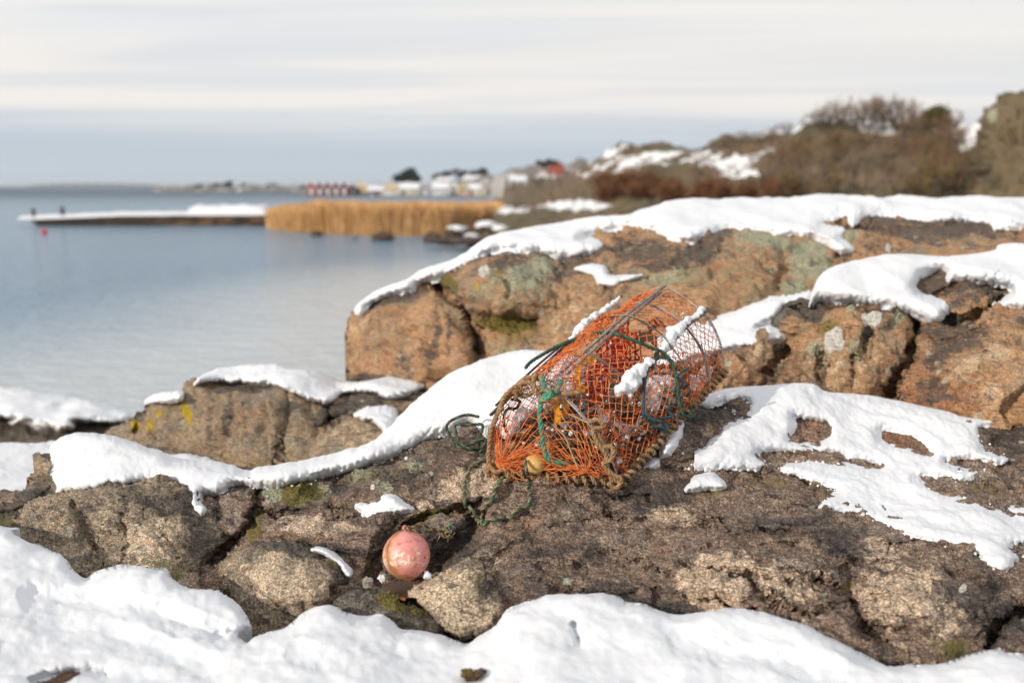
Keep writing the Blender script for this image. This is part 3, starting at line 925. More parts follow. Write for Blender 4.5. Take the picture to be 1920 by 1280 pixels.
# --- big outcrop behind the trap
H_S = Surf([(655, 715, 8.1), (655, 640, 8.15), (690, 575, 8.3), (780, 540, 8.45), (810, 518, 8.6), (700, 650, 8.0), (800, 600, 8.0), (800, 700, 7.75), (870, 640, 7.65), (930, 650, 7.5), (1000, 620, 7.5), (1100, 600, 7.4), (1200, 560, 7.4), (1320, 550, 7.4), (1000, 700, 7.3),
            (880, 495, 8.3), (900, 550, 7.75), (1000, 560, 7.65), (960, 472, 8.4), (1060, 490, 8.3), (1100, 520, 7.9), (1130, 445, 8.9), (1223, 432, 8.9), (1200, 500, 8.0), (1366, 430, 8.8), (1300, 480, 8.1), (1450, 442, 8.7), (1420, 500, 7.9), (1500, 540, 7.7), (1560, 480, 8.3), (1480, 600, 7.3),
            (840, 493, 8.9), (940, 437, 9.3), (1057, 415, 9.7), (1173, 402, 10.0), (1280, 377, 10.5), (1400, 371, 10.7), (1700, 368, 10.9), (1960, 372, 10.9), (1620, 408, 9.4), (1750, 420, 9.1), (1750, 490, 8.2), (1900, 432, 8.9), (1900, 480, 8.2)],
           swell=0.06, wl=0.7, seed=71, cracks=[
    ([(808, 522), (825, 540), (845, 555), (862, 570), (875, 590), (890, 628), (895, 662)], 11, 0.3), ([(885, 596), (930, 601), (975, 598), (1005, 603)], 12, 0.14), ([(1467, 453), (1470, 497), (1456, 540)], 6, 0.09),
    ([(1130, 500), (1200, 520), (1290, 515), (1350, 470)], 5, 0.05), ([(1600, 450), (1590, 470), (1560, 490)], 7, 0.1), ([(1620, 420), (1700, 430), (1800, 425), (1900, 440)], 5, 0.06), ([(1010, 520), (1040, 560), (1045, 620)], 5, 0.03)],
    bulges=[([(660, 600), (700, 570), (800, 540), (860, 580), (895, 660), (900, 740), (660, 720)], 0.14, 40), ([(830, 530), (930, 480), (1040, 500), (1040, 580), (1000, 598), (890, 590)], 0.12, 45), ([(900, 610), (1010, 605), (1030, 660), (960, 690), (900, 680)], -0.05, 20),
            ([(1100, 460), (1180, 435), (1250, 455), (1300, 470), (1240, 500), (1130, 495)], 0.08, 20), ([(1050, 540), (1250, 530), (1460, 470), (1450, 540), (1300, 600), (1060, 640)], 0.06, 40)])
H_SNOW = [(670, 590), (690, 568), (724, 557), (770, 550), (780, 538), (793, 528), (811, 526), (842, 516), (880, 491), (917, 476), (958, 470), (992, 475), (1013, 474), (1035, 482), (1073, 485), (1107, 477), (1130, 463), (1118, 452), (1098, 444), (1123, 435), (1173, 430), (1220, 428), (1242, 442), (1280, 455),
    (1315, 450), (1364, 426), (1385, 430), (1430, 434), (1462, 441), (1500, 445), (1532, 454), (1550, 461), (1578, 474), (1597, 474), (1600, 462), (1580, 446), (1582, 432), (1558, 424), (1543, 417), (1572, 408), (1590, 408), (1599, 420), (1620, 405), (1655, 403), (1692, 410), (1744, 415), (1830, 417), (1876, 420), (1900, 431), (1990, 436), (1990, 300), (1200, 300), (850, 380), (600, 500)]
I_SNOW = [(1512, 567), (1540, 566), (1589, 567), (1624, 571), (1660, 577), (1692, 583), (1725, 594), (1748, 603), (1764, 602), (1773, 585), (1772, 571), (1752, 560), (1732, 553), (1718, 540), (1728, 524), (1758, 506), (1775, 508), (1779, 526), (1792, 523), (1830, 528), (1868, 534), (1897, 541), (1890, 555), (1881, 566), (1905, 577), (1990, 590), (1990, 400), (1600, 400), (1500, 470)]
H_POLY = [(655, 735), (652, 690), (656, 650), (652, 630), (664, 592), (686, 568), (725, 553), (775, 543), (793, 522), (812, 512), (850, 500), (885, 480), (920, 462), (960, 445), (1010, 432), (1060, 426), (1180, 412), (1290, 390), (1400, 380), (1700, 378), (2000, 382),
          (2000, 520), (1700, 560), (1500, 640), (1380, 720), (1100, 800), (900, 790), (700, 770)]
H_paint = [('lichen', 1000, 540, 150, 50, 0, 0.30), ('lichen', 1380, 520, 120, 60, 0, 0.32), ('moss', 960, 560, 110, 40, 0, 0.26), ('moss', 1380, 540, 130, 40, 0, 0.3), ('dark', 980, 500, 140, 26, -5, 0.35), ('dark', 1180, 500, 150, 40, 0, 0.3), ('dark', 870, 560, 20, 50, -20, 0.3), ('rust', 760, 640, 110, 80, 0, 0.3), ('rust', 800, 680, 80, 40, 0, 0.35), ('pale', 700, 610, 50, 30, -30, 0.35), ('pale', 940, 560, 60, 40, 0, 0.3), ('pale', 1080, 600, 60, 50, 0, 0.4), ('pale', 1060, 690, 60, 40, 0, 0.3),
           ('dark', 730, 562, 60, 10, -12, 0.7), ('dark', 815, 630, 6, 70, 3, 0.55), ('dark', 840, 640, 5, 60, 3, 0.35), ('dark', 1040, 500, 80, 26, 0, 0.6), ('dark', 1200, 470, 90, 26, 0, 0.55), ('dark', 1320, 460, 50, 14, -25, 0.9), ('dark', 1270, 490, 100, 14, -10, 0.7), ('dark', 930, 470, 40, 10, -15, 0.6),
           ('dark', 690, 715, 40, 14, 0, 0.8), ('dark', 1500, 470, 25, 14, 0, 0.7), ('dark', 1740, 425, 150, 16, 3, 0.85), ('dark', 1690, 455, 80, 12, -5, 0.5), ('dark', 1580, 470, 20, 14, 0, 0.5), ('dark', 840, 535, 30, 14, 30, 0.7),
           ('lichen', 990, 510, 60, 30, -10, 0.6), ('lichen', 930, 520, 30, 22, 0, 0.5), ('lichen', 1430, 450, 55, 16, 8, 0.85), ('lichen', 1520, 490, 45, 40, 30, 0.75), ('lichen', 1490, 540, 30, 20, 0, 0.6), ('lichen', 1595, 440, 14, 24, 0, 0.8), ('lichen', 1380, 480, 60, 40, 0, 0.35), ('lichen', 1250, 520, 80, 16, -6, 0.5), ('lichen', 950, 650, 50, 25, 0, 0.45),
           ('moss', 955, 608, 62, 17, 2, 0.85), ('moss', 840, 530, 26, 14, 30, 0.7), ('moss', 980, 630, 50, 20, 0, 0.45), ('moss', 1340, 520, 90, 30, 0, 0.35), ('moss', 940, 530, 20, 14, 0, 0.35), ('disc', 908, 512, 11, 14, 20, 0.7), ('disc', 1666, 463, 7, 7, 0, 0.7), ('yellow', 895, 538, 6, 7, 0, 0.75), ('yellow', 935, 510, 5, 10, 0, 0.6)]
o = rock('rock_outcrop', H_POLY, H_S, M_WARM, step=3.2, rnd=(7, 0.12), rough=(0.032, 0.024, 0.008), wl=(0.40, 0.15, 0.05), facet=((0.5, 0.12), (0.17, 0.035)), paint=H_paint, calm=H_SNOW, back=((0.06, 0.03), (0.3, 0.2), (1.2, 1.0)))
tag(o, 'long orange brown outcrop behind the trap, its top buried under thick snow', 'rock outcrop')

# --- right hand outcrop
I_S = Surf([(1340, 735, 6.25), (1360, 656, 6.6), (1469, 634, 6.7), (1450, 720, 6.15), (1486, 600, 6.6), (1517, 568, 6.75), (1600, 572, 6.65), (1692, 586, 6.55), (1600, 650, 6.3), (1600, 740, 6.05), (1740, 610, 6.45), (1740, 700, 6.1), (1800, 800, 5.85), (1900, 820, 5.75), (1850, 640, 6.15), (1850, 720, 5.95), (1960, 700, 5.85),
            (1780, 520, 6.95), (1745, 530, 7.0), (1800, 560, 6.6), (1880, 545, 6.75), (1780, 600, 6.45), (1900, 590, 6.4), (1545, 510, 7.0), (1640, 482, 7.3), (1760, 474, 7.4), (1960, 458, 7.5)],
           swell=0.05, wl=0.5, seed=81, cracks=[
    ([(1472, 632), (1452, 676), (1431, 726)], 10, 0.24), ([(1720, 592), (1712, 640), (1696, 680), (1675, 707), (1665, 745)], 10, 0.24), ([(1626, 620), (1624, 655)], 6, 0.12), ([(1538, 665), (1533, 715)], 5, 0.09), ([(1603, 669), (1597, 724)], 5, 0.09),
    ([(1775, 600), (1800, 605), (1840, 585), (1882, 560)], 10, 0.14), ([(1728, 560), (1758, 555), (1790, 530)], 6, 0.08), ([(1700, 620), (1780, 640), (1860, 600)], 5, 0.03), ([(1850, 660), (1830, 720), (1840, 760)], 4, 0.03)],
    bulges=[([(1490, 600), (1520, 570), (1640, 575), (1715, 600), (1700, 680), (1665, 735), (1440, 730), (1470, 650)], 0.09, 35), ([(1340, 730), (1360, 660), (1465, 638), (1450, 680), (1430, 725)], 0.06, 25), ([(1780, 545), (1880, 535), (1890, 560), (1820, 595), (1770, 590)], 0.06, 18), ([(1730, 700), (1830, 620), (1960, 600), (1960, 820), (1800, 800), (1700, 740)], 0.08, 50)])
I_POLY = [(1325, 750), (1340, 690), (1357, 655), (1420, 642), (1468, 633), (1486, 597), (1512, 562), (1530, 540), (1545, 522), (1575, 505), (1650, 490), (1760, 484), (1860, 480), (1980, 468), (1980, 860), (1800, 830), (1600, 790), (1340, 775)]
I_paint = [('pale', 1420, 680, 60, 40, -10, 0.4), ('pale', 1540, 680, 60, 50, 0, 0.35), ('pale', 1870, 660, 30, 20, 0, 0.6), ('pale', 1810, 690, 50, 20, -35, 0.6), ('pale', 1840, 740, 40, 40, 0, 0.4), ('pale', 1620, 700, 40, 40, 30, 0.35),
           ('rust', 1400, 705, 60, 30, 0, 0.4), ('rust', 1760, 740, 120, 60, 20, 0.45), ('rust', 1520, 600, 40, 12, -20, 0.4), ('rust', 1640, 720, 40, 40, 0, 0.4), ('dark', 1620, 580, 110, 13, 4, 0.75), ('dark', 1530, 580, 26, 18, -40, 0.7), ('dark', 1500, 570, 20, 30, 30, 0.9), ('dark', 1830, 545, 60, 25, -10, 0.75), ('dark', 1745, 525, 26, 26, 0, 0.9),
           ('dark', 1770, 620, 60, 30, 0, 0.5), ('dark', 1800, 640, 70, 14, -35, 0.5), ('dark', 1690, 610, 40, 14, 10, 0.35), ('lichen', 1540, 650, 40, 30, 0, 0.45), ('lichen', 1610, 650, 26, 40, 20, 0.45), ('moss', 1550, 610, 30, 16, 0, 0.6), ('moss', 1620, 600, 30, 20, 0, 0.4), ('moss', 1850, 575, 40, 8, -28, 0.7),
           ('disc', 1563, 638, 20, 23, -20, 1.0), ('disc', 1623, 606, 11, 16, 0, 1.0), ('disc', 1641, 598, 11, 15, 0, 1.0), ('lichen', 1681, 597, 11, 9, 0, 1.0), ('lichen', 1593, 587, 8, 6, 0, 1.0), ('disc', 1583, 611, 3, 5, 0, 0.8)]
o = rock('rock_outcrop', I_POLY, I_S, M_WARM, step=2.8, rnd=(10, 0.10), rough=(0.025, 0.02, 0.007), wl=(0.30, 0.12, 0.04), facet=((0.36, 0.10), (0.14, 0.03)), paint=I_paint, calm=I_SNOW, strata=((0.5, -0.2, 0.84), 0.14, 0.02), back=((0.05, 0.03), (0.3, 0.2), (1.0, 0.8)))
tag(o, 'cracked reddish outcrop at right marked by three round white lichen discs', 'rock outcrop')

# ------------------------------------------------------------------ snow
def sn(name, label, *a, **k):
    o = snow(name, *a, **k)
    return tag(o, label, 'snow')

sn('snow_cover', 'thick smooth snow blanket over the long outcrop, running to the right edge under the bushes',
   H_SNOW,
   H_S, M_SNOW_FAR, T=0.34, R=26, edge=1.25, clip=[(660, 590), (687, 561), (724, 541), (767, 524), (807, 504), (840, 493), (873, 473), (907, 453), (940, 437), (973, 427), (1007, 420), (1057, 415), (1107, 410), (1173, 402), (1223, 388), (1280, 377), (1350, 372), (1450, 370), (1550, 368), (1700, 368), (1800, 370), (2000, 373)],
   step=3.0, lump=(0.04, 0.7), grit=0.002, back=((0.3, 0.03), (1.2, 0.25), (2.5, 1.6)), rnd=(8, 0.15))
sn('snow_patch', 'small wavy snow patch on the outcrop face above the trap', [(1077, 504), (1090, 496), (1110, 494), (1133, 499), (1140, 514), (1160, 521), (1185, 517), (1206, 515), (1188, 523), (1165, 530), (1150, 536), (1122, 533), (1114, 518), (1092, 511)], H_S, M_SNOW_FAR, T=0.12, R=9, step=2.5, jag=1.5)
sn('snow_cover', 'rounded snow cap over the right outcrop above the lichen discs',
   I_SNOW,
   I_S, M_SNOW, T=0.20, R=24, edge=1.1, clip=[(1500, 580), (1517, 566), (1524, 548), (1534, 525), (1548, 508), (1572, 498), (1607, 487), (1651, 479), (1710, 472), (1761, 475), (1830, 473), (1871, 468), (1899, 460), (2000, 459)], step=2.8, lump=(0.03, 0.5), grit=0.002, back=((0.2, 0.02), (0.6, 0.2), (1.5, 0.9)), rnd=(8, 0.08))
gap_s = Surf([(1320, 620, 6.95), (1400, 580, 7.2), (1500, 560, 7.25), (1420, 625, 6.8), (1470, 632, 6.68), (1360, 655, 6.6), (1250, 680, 6.7), (1250, 620, 7.1)], swell=0.01)
sn('snow_patch', 'tongue of snow in the gap between the long outcrop and the right outcrop',
   [(1230, 640), (1260, 610), (1337, 595), (1383, 586), (1417, 570), (1452, 563), (1486, 561), (1516, 553), (1510, 568), (1474, 571), (1458, 588), (1426, 606), (1419, 615), (1452, 621), (1472, 631), (1435, 641), (1400, 648), (1358, 655), (1300, 668), (1240, 690)], gap_s, M_SNOW, T=0.07, R=10, step=2.8, sink=10)
tag(rock('boulder', [(1440, 620), (1470, 572), (1512, 555), (1520, 590), (1500, 625), (1470, 640)], Surf([(1440, 620, 6.95), (1480, 580, 7.0), (1510, 560, 7.05), (1490, 630, 6.7), (1460, 640, 6.75)], swell=0.02), M_DARKROCK, step=2.8, rnd=(8, 0.06)),
    'dark mossy stone wedged in the gap at the end of the snow tongue', 'rock')

# ridge snow left of the trap
sn('snow_cover', 'snow ridge with a high dome, running from the left edge up behind the trap',
   [(60, 880), (86, 898), (100, 917), (97, 931), (133, 928), (200, 918), (240, 913), (283, 907), (313, 908), (338, 917), (350, 932), (351, 948), (370, 962), (380, 970), (388, 953), (377, 937), (383, 925), (410, 925), (433, 913), (450, 907), (483, 911), (523, 913), (567, 905), (600, 898), (640, 887), (670, 880), (720, 862), (760, 845), (800, 824), (850, 809), (878, 792), (898, 806), (915, 822), (928, 806), (960, 800), (1080, 740), (1080, 600), (800, 640), (650, 780), (400, 820), (150, 760), (60, 800)],
   BED, M_SNOW, T=0.19, R=26, edge=0.95, clip=[(60, 900), (90, 880), (97, 850), (110, 830), (133, 817), (153, 813), (200, 820), (253, 837), (293, 853), (317, 868), (367, 873), (417, 875), (463, 885), (483, 878), (533, 875), (583, 863), (640, 852), (700, 830), (730, 808), (750, 784), (785, 752), (820, 716), (860, 690), (900, 672), (950, 662), (1020, 658), (1080, 668)],
   step=2.8, lump=(0.022, 0.35), grit=0.003, back=((0.2, 0.03), (0.6, 0.2), (1.2, 0.8)), rnd=(14, 0.10))

SK = [(1321, 746), (1349, 730), (1391, 725), (1442, 722), (1484, 719), (1526, 721), (1551, 734), (1623, 740), (1686, 751), (1771, 770), (1830, 781), (1876, 789), (1838, 801), (1838, 827), (1847, 848), (1885, 862), (1855, 864), (1813, 856), (1771, 862), (1779, 873), (1805, 882), (1834, 879), (1830, 894), (1805, 899), (1762, 892), (1720, 891),
      (1741, 915), (1771, 928), (1834, 945), (1893, 962), (1925, 949), (1990, 935), (1990, 1030), (1930, 1015), (1912, 1046), (1889, 1068), (1864, 1065), (1842, 1046), (1834, 1033), (1779, 1019), (1707, 1000), (1644, 974), (1585, 957), (1543, 953), (1551, 936), (1572, 919), (1547, 907), (1496, 890), (1467, 879), (1484, 871), (1530, 867), (1581, 871), (1623, 876), (1648, 881), (1659, 869), (1623, 862), (1560, 848), (1526, 846), (1496, 846), (1450, 843), (1416, 852), (1440, 872), (1412, 878), (1349, 877), (1307, 879), (1269, 881), (1285, 862), (1323, 839), (1349, 814), (1366, 789), (1395, 782), (1408, 756), (1383, 746), (1349, 756), (1323, 761)]
sn('snow_cover', 'large branching melting snow sheet on the bedrock right of the trap', SK, BED, M_SNOW, T=0.065, R=22, step=2.3, jag=3.0, edge=0.8, lump=(0.014, 0.16), grit=0.003, back=((0.1, 0.02), (0.3, 0.12), (0.6, 0.4)),
   clip=[(1300, 755), (1349, 731), (1391, 725), (1442, 722), (1484, 718), (1526, 720), (1551, 734), (1623, 740), (1686, 751), (1771, 770), (1876, 789), (2010, 815)],
   holes=[[(1488, 780), (1518, 782), (1547, 791), (1558, 810), (1547, 827), (1526, 835), (1492, 828), (1482, 818), (1490, 797)], [(1653, 803), (1686, 808), (1729, 824), (1750, 854), (1720, 848), (1686, 839), (1657, 831), (1648, 820)]])
for lab, pts, T, R in [
    ('small crumbly snow patch on bare rock between the trap and the big snow sheet', [(1285, 919), (1302, 896), (1336, 889), (1357, 907), (1349, 915), (1310, 916)], 0.07, 12),
    ('tiny lump of snow on the rock close to the right foot of the trap', [(1205, 876), (1222, 860), (1235, 862), (1231, 874), (1218, 878)], 0.05, 8),
    ('narrow upright tongue of snow leaning on the right side of the trap', [(1237, 856), (1241, 827), (1250, 793), (1260, 771), (1277, 778), (1284, 794), (1278, 818), (1266, 843), (1250, 857)], 0.13, 12),
    ('snow patch on the dark ledge above the pink buoy', [(670, 947), (703, 940), (722, 928), (738, 930), (754, 943), (773, 955), (747, 959), (720, 962), (690, 969), (678, 960)], 0.07, 11),
]:
    sn('snow_patch', lab, pts, BED, M_SNOW, T=T, R=R, step=2.0, jag=2.0, lump=(0.008, 0.07), grit=0.003)
sn('snow_patch', 'thin curved strip of snow along the top edge of the pale boulder', [(584, 1031), (597, 1024), (620, 1030), (644, 1047), (664, 1068), (661, 1083), (650, 1083), (638, 1064), (618, 1047), (598, 1036)], B_S, M_SNOW, T=0.06, R=8, step=2.0, jag=1.2, lump=(0.006, 0.09), grit=0.004)
sn('snow_cover', 'snow slab with a drooping edge on top of the yellow lichened boulder',
   [(362, 722), (400, 716), (433, 718), (470, 719), (510, 722), (545, 733), (580, 750), (610, 757), (625, 750), (645, 738), (680, 735), (702, 736), (735, 748), (765, 740), (790, 730), (838, 712), (860, 700), (860, 650), (600, 650), (400, 650), (340, 690)],
   F_S, M_SNOW_FAR, T=0.25, R=13, clip=[(350, 730), (365, 718), (377, 703), (400, 695), (440, 686), (467, 683), (517, 685), (567, 694), (605, 703), (640, 715), (665, 715), (720, 710), (800, 707), (870, 708)], step=2.8, back=((0.2, 0.03), (0.6, 0.2), (1.2, 0.8)), rnd=(8, 0.1))
sn('snow_patch', 'short snow pad on the left shoulder of the yellow lichened boulder', [(274, 756), (280, 740), (300, 734), (342, 733), (344, 748), (335, 755), (300, 757)], F_S, M_SNOW_FAR, T=0.25, R=9, step=2.4, clip=[(270, 752), (282, 741), (300, 736), (345, 732)], rnd=(6, 0.08))
sn('snow_patch', 'snow lodged in the hollow right of the yellow lichened boulder', [(664, 777), (680, 766), (705, 762), (738, 764), (745, 785), (735, 808), (722, 822), (716, 806), (700, 790), (680, 786)], F_S, M_SNOW_FAR, T=0.2, R=10, step=2.4)
sn('snow_cover', 'smooth snow blanket on the low black rock at the far left waterline', [(-60, 784), (0, 784), (20, 792), (67, 795), (97, 803), (113, 809), (140, 801), (143, 792), (227, 793), (244, 787), (255, 780), (250, 700), (-60, 680)], G_S, M_SNOW_FAR, T=0.5, R=14, step=3,
   clip=[(-70, 718), (0, 725), (67, 732), (133, 743), (183, 755), (227, 768), (247, 781), (260, 790)], rnd=(8, 0.2), back=((0.3, 0.1), (0.8, 0.4), (1.5, 1.2)), lump=(0.03, 0.5))
tag(rock('snow_lump', [(10, 793), (40, 778), (85, 769), (120, 775), (142, 790), (138, 803), (113, 811), (95, 805), (60, 799)], Surf([(10, 793, 10.7), (140, 790, 10.7), (80, 770, 10.9), (80, 800, 10.5), (110, 812, 10.6)], swell=0.02), M_SNOW_FAR, step=2.8, rnd=(20, 0.3), rough=(0.01, 0.01, 0.003)),
    'rounded lump of snow hanging over the low black rock at the far left', 'snow')

# snow on the flat ground behind the ridge, and in front
mid_s = Surf([(-60, 832, 7.6), (90, 830, 7.6), (300, 835, 7.3), (470, 885, 6.2), (0, 900, 6.0), (200, 900, 5.9), (400, 900, 5.95), (-60, 960, 5.3), (0, 950, 5.4), (500, 960, 5.3)], swell=0.03, wl=0.6)
o = rock('snow_ground', [(-70, 832), (0, 828), (60, 829), (110, 824), (215, 823), (270, 832), (330, 843), (400, 860), (440, 873), (468, 884), (520, 905), (500, 960), (300, 980), (-70, 990)], mid_s, M_SNOW, step=3, rnd=(8, 0.12), rough=(0.012, 0.010, 0.003), wl=(0.5, 0.2, 0.05), back=((0.1, 0.05), (0.2, 0.2)))
tag(o, kind='structure')
FS = Surf([(-60, 1280, 3.05), (480, 1280, 3.05), (960, 1280, 3.03), (1500, 1280, 3.05), (2000, 1280, 3.05), (0, 1000, 4.15), (100, 1060, 3.95), (250, 1075, 3.85), (380, 1110, 3.75), (450, 1160, 3.6), (600, 1140, 3.58), (700, 1160, 3.55), (860, 1208, 3.4), (960, 1140, 3.5), (1080, 1112, 3.58), (1250, 1150, 3.45), (1400, 1142, 3.42), (1550, 1195, 3.28), (1700, 1245, 3.2), (1870, 1220, 3.22), (2000, 1230, 3.2),
           (200, 1180, 3.5), (700, 1230, 3.25), (1150, 1200, 3.28), (200, 1400, 2.7), (960, 1400, 2.68), (1800, 1400, 2.7), (960, 1600, 2.3), (0, 1600, 2.3), (1920, 1600, 2.3), (960, 1900, 1.8), (-200, 1900, 1.8), (2100, 1900, 1.8), (-80, 960, 4.3)],
          swell=0.03, wl=0.35, seed=91, cracks=[([(400, 1192), (450, 1182), (480, 1190)], 9, 0.03), ([(60, 1120), (200, 1130), (330, 1158), (420, 1195)], 30, 0.045), ([(1075, 1170), (1085, 1200)], 7, 0.05), ([(60, 1275), (140, 1258), (200, 1262)], 10, 0.06), ([(230, 1120), (300, 1150), (380, 1180)], 22, 0.015), ([(0, 1200), (120, 1180), (260, 1205), (380, 1240)], 34, 0.035), ([(560, 1220), (640, 1235), (740, 1225)], 26, 0.03), ([(1280, 1200), (1400, 1230), (1560, 1250)], 30, 0.03)])
FS_POLY = [(-80, 965), (0, 983), (26, 1000), (53, 1014), (83, 1027), (117, 1042), (133, 1063), (153, 1078), (163, 1080), (180, 1070), (207, 1062), (247, 1059), (283, 1064), (310, 1065), (320, 1080), (343, 1095), (367, 1101), (400, 1105), (430, 1117), (453, 1137), (467, 1160), (470, 1176), (448, 1190), (462, 1202), (480, 1187), (520, 1178), (547, 1167), (567, 1150), (590, 1135), (617, 1132), (637, 1143), (670, 1152), (707, 1150), (733, 1157), (751, 1176), (767, 1177), (793, 1181), (827, 1188), (853, 1200), (870, 1206), (888, 1196), (910, 1180), (930, 1163), (947, 1141), (970, 1132), (1003, 1124), (1033, 1113), (1077, 1109), (1127, 1110), (1157, 1118), (1173, 1127), (1200, 1131), (1264, 1148), (1349, 1140), (1399, 1139), (1475, 1158), (1543, 1189), (1585, 1210), (1636, 1234), (1690, 1246), (1771, 1241), (1830, 1225), (1876, 1216), (1925, 1225), (2020, 1232),
           (2080, 1500), (2150, 1900), (960, 1920), (-220, 1900), (-150, 1400)]
o = rock('snow_ground', FS_POLY, FS, M_SNOW, step=3, rnd=(24, 0.15), rough=(0.010, 0.010, 0.0014), wl=(0.40, 0.16, 0.03), jag=1.5, back=((0.02, 0.03), (0.06, 0.12), (0.15, 0.4)))
tag(o, kind='structure')

def crumbs(label, poly, n, lo, hi, seed):
    r_ = np.random.default_rng(seed)
    pl = spline(poly, 6)
    V = []; Q = []; T = []
    mb = MB()
    ob = bpy.data.objects['bedrock']
    bv = BVHTree.FromObject(ob, bpy.context.evaluated_depsgraph_get()); o0 = Vector(ob.location)
    for k in range(n):
        q = pl[r_.integers(0, len(pl))] + r_.normal(0, 1, 2) * r_.uniform(lo, hi)
        if not (0 < q[0] < 1930):
            continue
        r = Vector(ray(q[0], q[1])).normalized()
        hit, nn_, _, _ = bv.ray_cast(Vector(CAM) - o0, r)
        if hit is None:
            continue
        c = np.array(hit + o0); s_ = abs(r_.normal(0.0035, 0.003)) + 0.0015
        th = np.linspace(0, 2 * math.pi, 7)[:-1] + r_.random()
        ring = np.stack([np.cos(th), np.sin(th), th * 0 + 0.1], -1) * (s_ * r_.uniform(0.8, 1.5, (6, 1)))
        mb.add(np.concatenate([c + ring - [0, 0, s_ * 0.4], c + ring * [0.6, 0.6, 0] + [0, 0, s_ * 0.7], [c + [0, 0, s_ * 0.9]]]),
               [(i, (i + 1) % 6, 6 + (i + 1) % 6, 6 + i) for i in range(6)], [(6 + i, 6 + (i + 1) % 6, 12) for i in range(6)])
    return tag(mb.build('snow_crumbs', M_SNOW), label, 'snow', kind='stuff')


from mathutils.bvhtree import BVHTree
bpy.context.view_layer.update()
crumbs('crumbs of melting snow strewn round the big snow sheet', SK, 200, 3, 12, 5)
crumbs('crumbs of snow fallen below the snow ridge left of the trap', [(100, 920), (200, 918), (300, 908), (350, 940), (380, 968), (390, 940), (433, 913), (523, 913), (600, 898), (720, 862), (800, 824), (860, 810), (700, 870), (560, 908), (400, 926), (250, 914)], 80, 3, 9, 6)

# ------------------------------------------------------------------ the trap
from mathutils.bvhtree import BVHTree
bpy.context.view_layer.update()
BED_OB = bpy.data.objects['bedrock']
_bvh = BVHTree.FromObject(BED_OB, bpy.context.evaluated_depsgraph_get())
_bo = Vector(BED_OB.location)


def drop(px, py, lift=0.012):
    """point of the bedrock seen at (px,py), lifted off along its normal"""
    r = Vector(ray(px, py)).normalized()
    hit, nrm, _, _ = _bvh.ray_cast(Vector(CAM) - _bo, r)
    if hit is None:
        return P(px, py, BED.full(np.array([[float(px)]]), np.array([[float(py)]]))[0, 0])
    if nrm.dot(r) > 0:
        nrm = -nrm
    return np.array(hit + _bo + nrm * lift)


def C3(pts, n=8):
    """smooth curve through (px, py, depth) points"""
    q = np.array([P(a, b, c) for a, b, c in pts])
    return spline(q, n, False)


def even(c, n):
    s = np.concatenate([[0], np.cumsum(np.linalg.norm(np.diff(c, axis=0), axis=1))])
    q = np.linspace(0, s[-1], n)
    return np.stack([np.interp(q, s, c[:, k]) for k in range(3)], -1)


M_NET = simple('orange_twine', (0.85, 0.27, 0.075), 0.7, 0.3, 25, col2=(0.66, 0.155, 0.04))
M_NET3 = simple('faded_twine', (0.74, 0.36, 0.17), 0.8, 0.2, 25)
M_NET2 = simple('rusty_twine', (0.50, 0.105, 0.035), 0.75, 0.3, 25)
M_TAN = simple('tan_rope', (0.38, 0.24, 0.12), 0.85, 0.3, 60, col2=(0.21, 0.125, 0.06), bumpd=0.003)
M_GREEN = simple('green_strand', (0.030, 0.135, 0.085), 0.7, 0.3, 40, col2=(0.02, 0.06, 0.045))
M_MINT = simple('mint_strand', (0.07, 0.30, 0.20), 0.7, 0.2, 40)
M_OLIVE = simple('olive_strand', (0.075, 0.075, 0.045), 0.8, 0.3, 40)
M_TEAL = simple('teal_strand', (0.035, 0.105, 0.145), 0.75, 0.3, 40)
M_WOOD = simple('dark_wet_wood', (0.10, 0.075, 0.06), 0.6, 0.3, 30, col2=(0.035, 0.028, 0.025), bumpd=0.004, streak=(1, 1, 1))
M_GREYWOOD = simple('weathered_lath', (0.27, 0.24, 0.225), 0.8, 0.3, 40, col2=(0.12, 0.10, 0.095), bumpd=0.003)
M_STRIP = simple('grey_plastic_strip', (0.46, 0.45, 0.46), 0.5, 0.15, 14, col2=(0.25, 0.22, 0.22))
M_DSTRIP = simple('brown_plastic_strip', (0.13, 0.10, 0.085), 0.6, 0.2, 14)
M_RED = simple('red_plastic', (0.55, 0.02, 0.012), 0.35, 0.2, 20, spec=0.5)
M_YEL = simple('yellow_plastic', (0.80, 0.36, 0.012), 0.4, 0.15, 20, spec=0.5)
M_HOSE = simple('black_hose', (0.03, 0.03, 0.028), 0.45, 0.2, 20)
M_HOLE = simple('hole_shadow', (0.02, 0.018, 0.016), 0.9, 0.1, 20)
M_FLOAT = simple('cream_float', (0.78, 0.52, 0.20), 0.5, 0.2, 14, col2=(0.55, 0.33, 0.10))
M_STRAW = simple('dry_straw', (0.46, 0.34, 0.18), 0.8, 0.2, 20)

FA = C3([(915, 893, 4.78), (917, 850, 4.77), (922, 805, 4.77), (936, 768, 4.78), (963, 729, 4.80), (1004, 709, 4.80), (1055, 741, 4.74), (1105, 794, 4.68), (1142, 850, 4.66), (1165, 913, 4.64)])
FL, FR = FA[0], FA[-1]
BR = P(1360, 702, 5.42)
BL = BR + (FL - FR)
BA = np.concatenate([[BL], C3([(1142, 650, 5.6), (1155, 600, 5.63), (1195, 556, 5.63), (1245, 540, 5.6), (1300, 570, 5.52), (1330, 600, 5.48), (1352, 648, 5.44), (1360, 702, 5.42)])])
MR = P(1291, 775, 5.08)
ML = MR + (FL - FR)
MA = np.concatenate([[ML], C3([(1052, 700, 5.24), (1080, 640, 5.23), (1120, 600, 5.2), (1170, 590, 5.15), (1232, 620, 5.12), (1263, 655, 5.1), (1286, 692, 5.09), (1294, 732, 5.08), (1291, 775, 5.08)])])
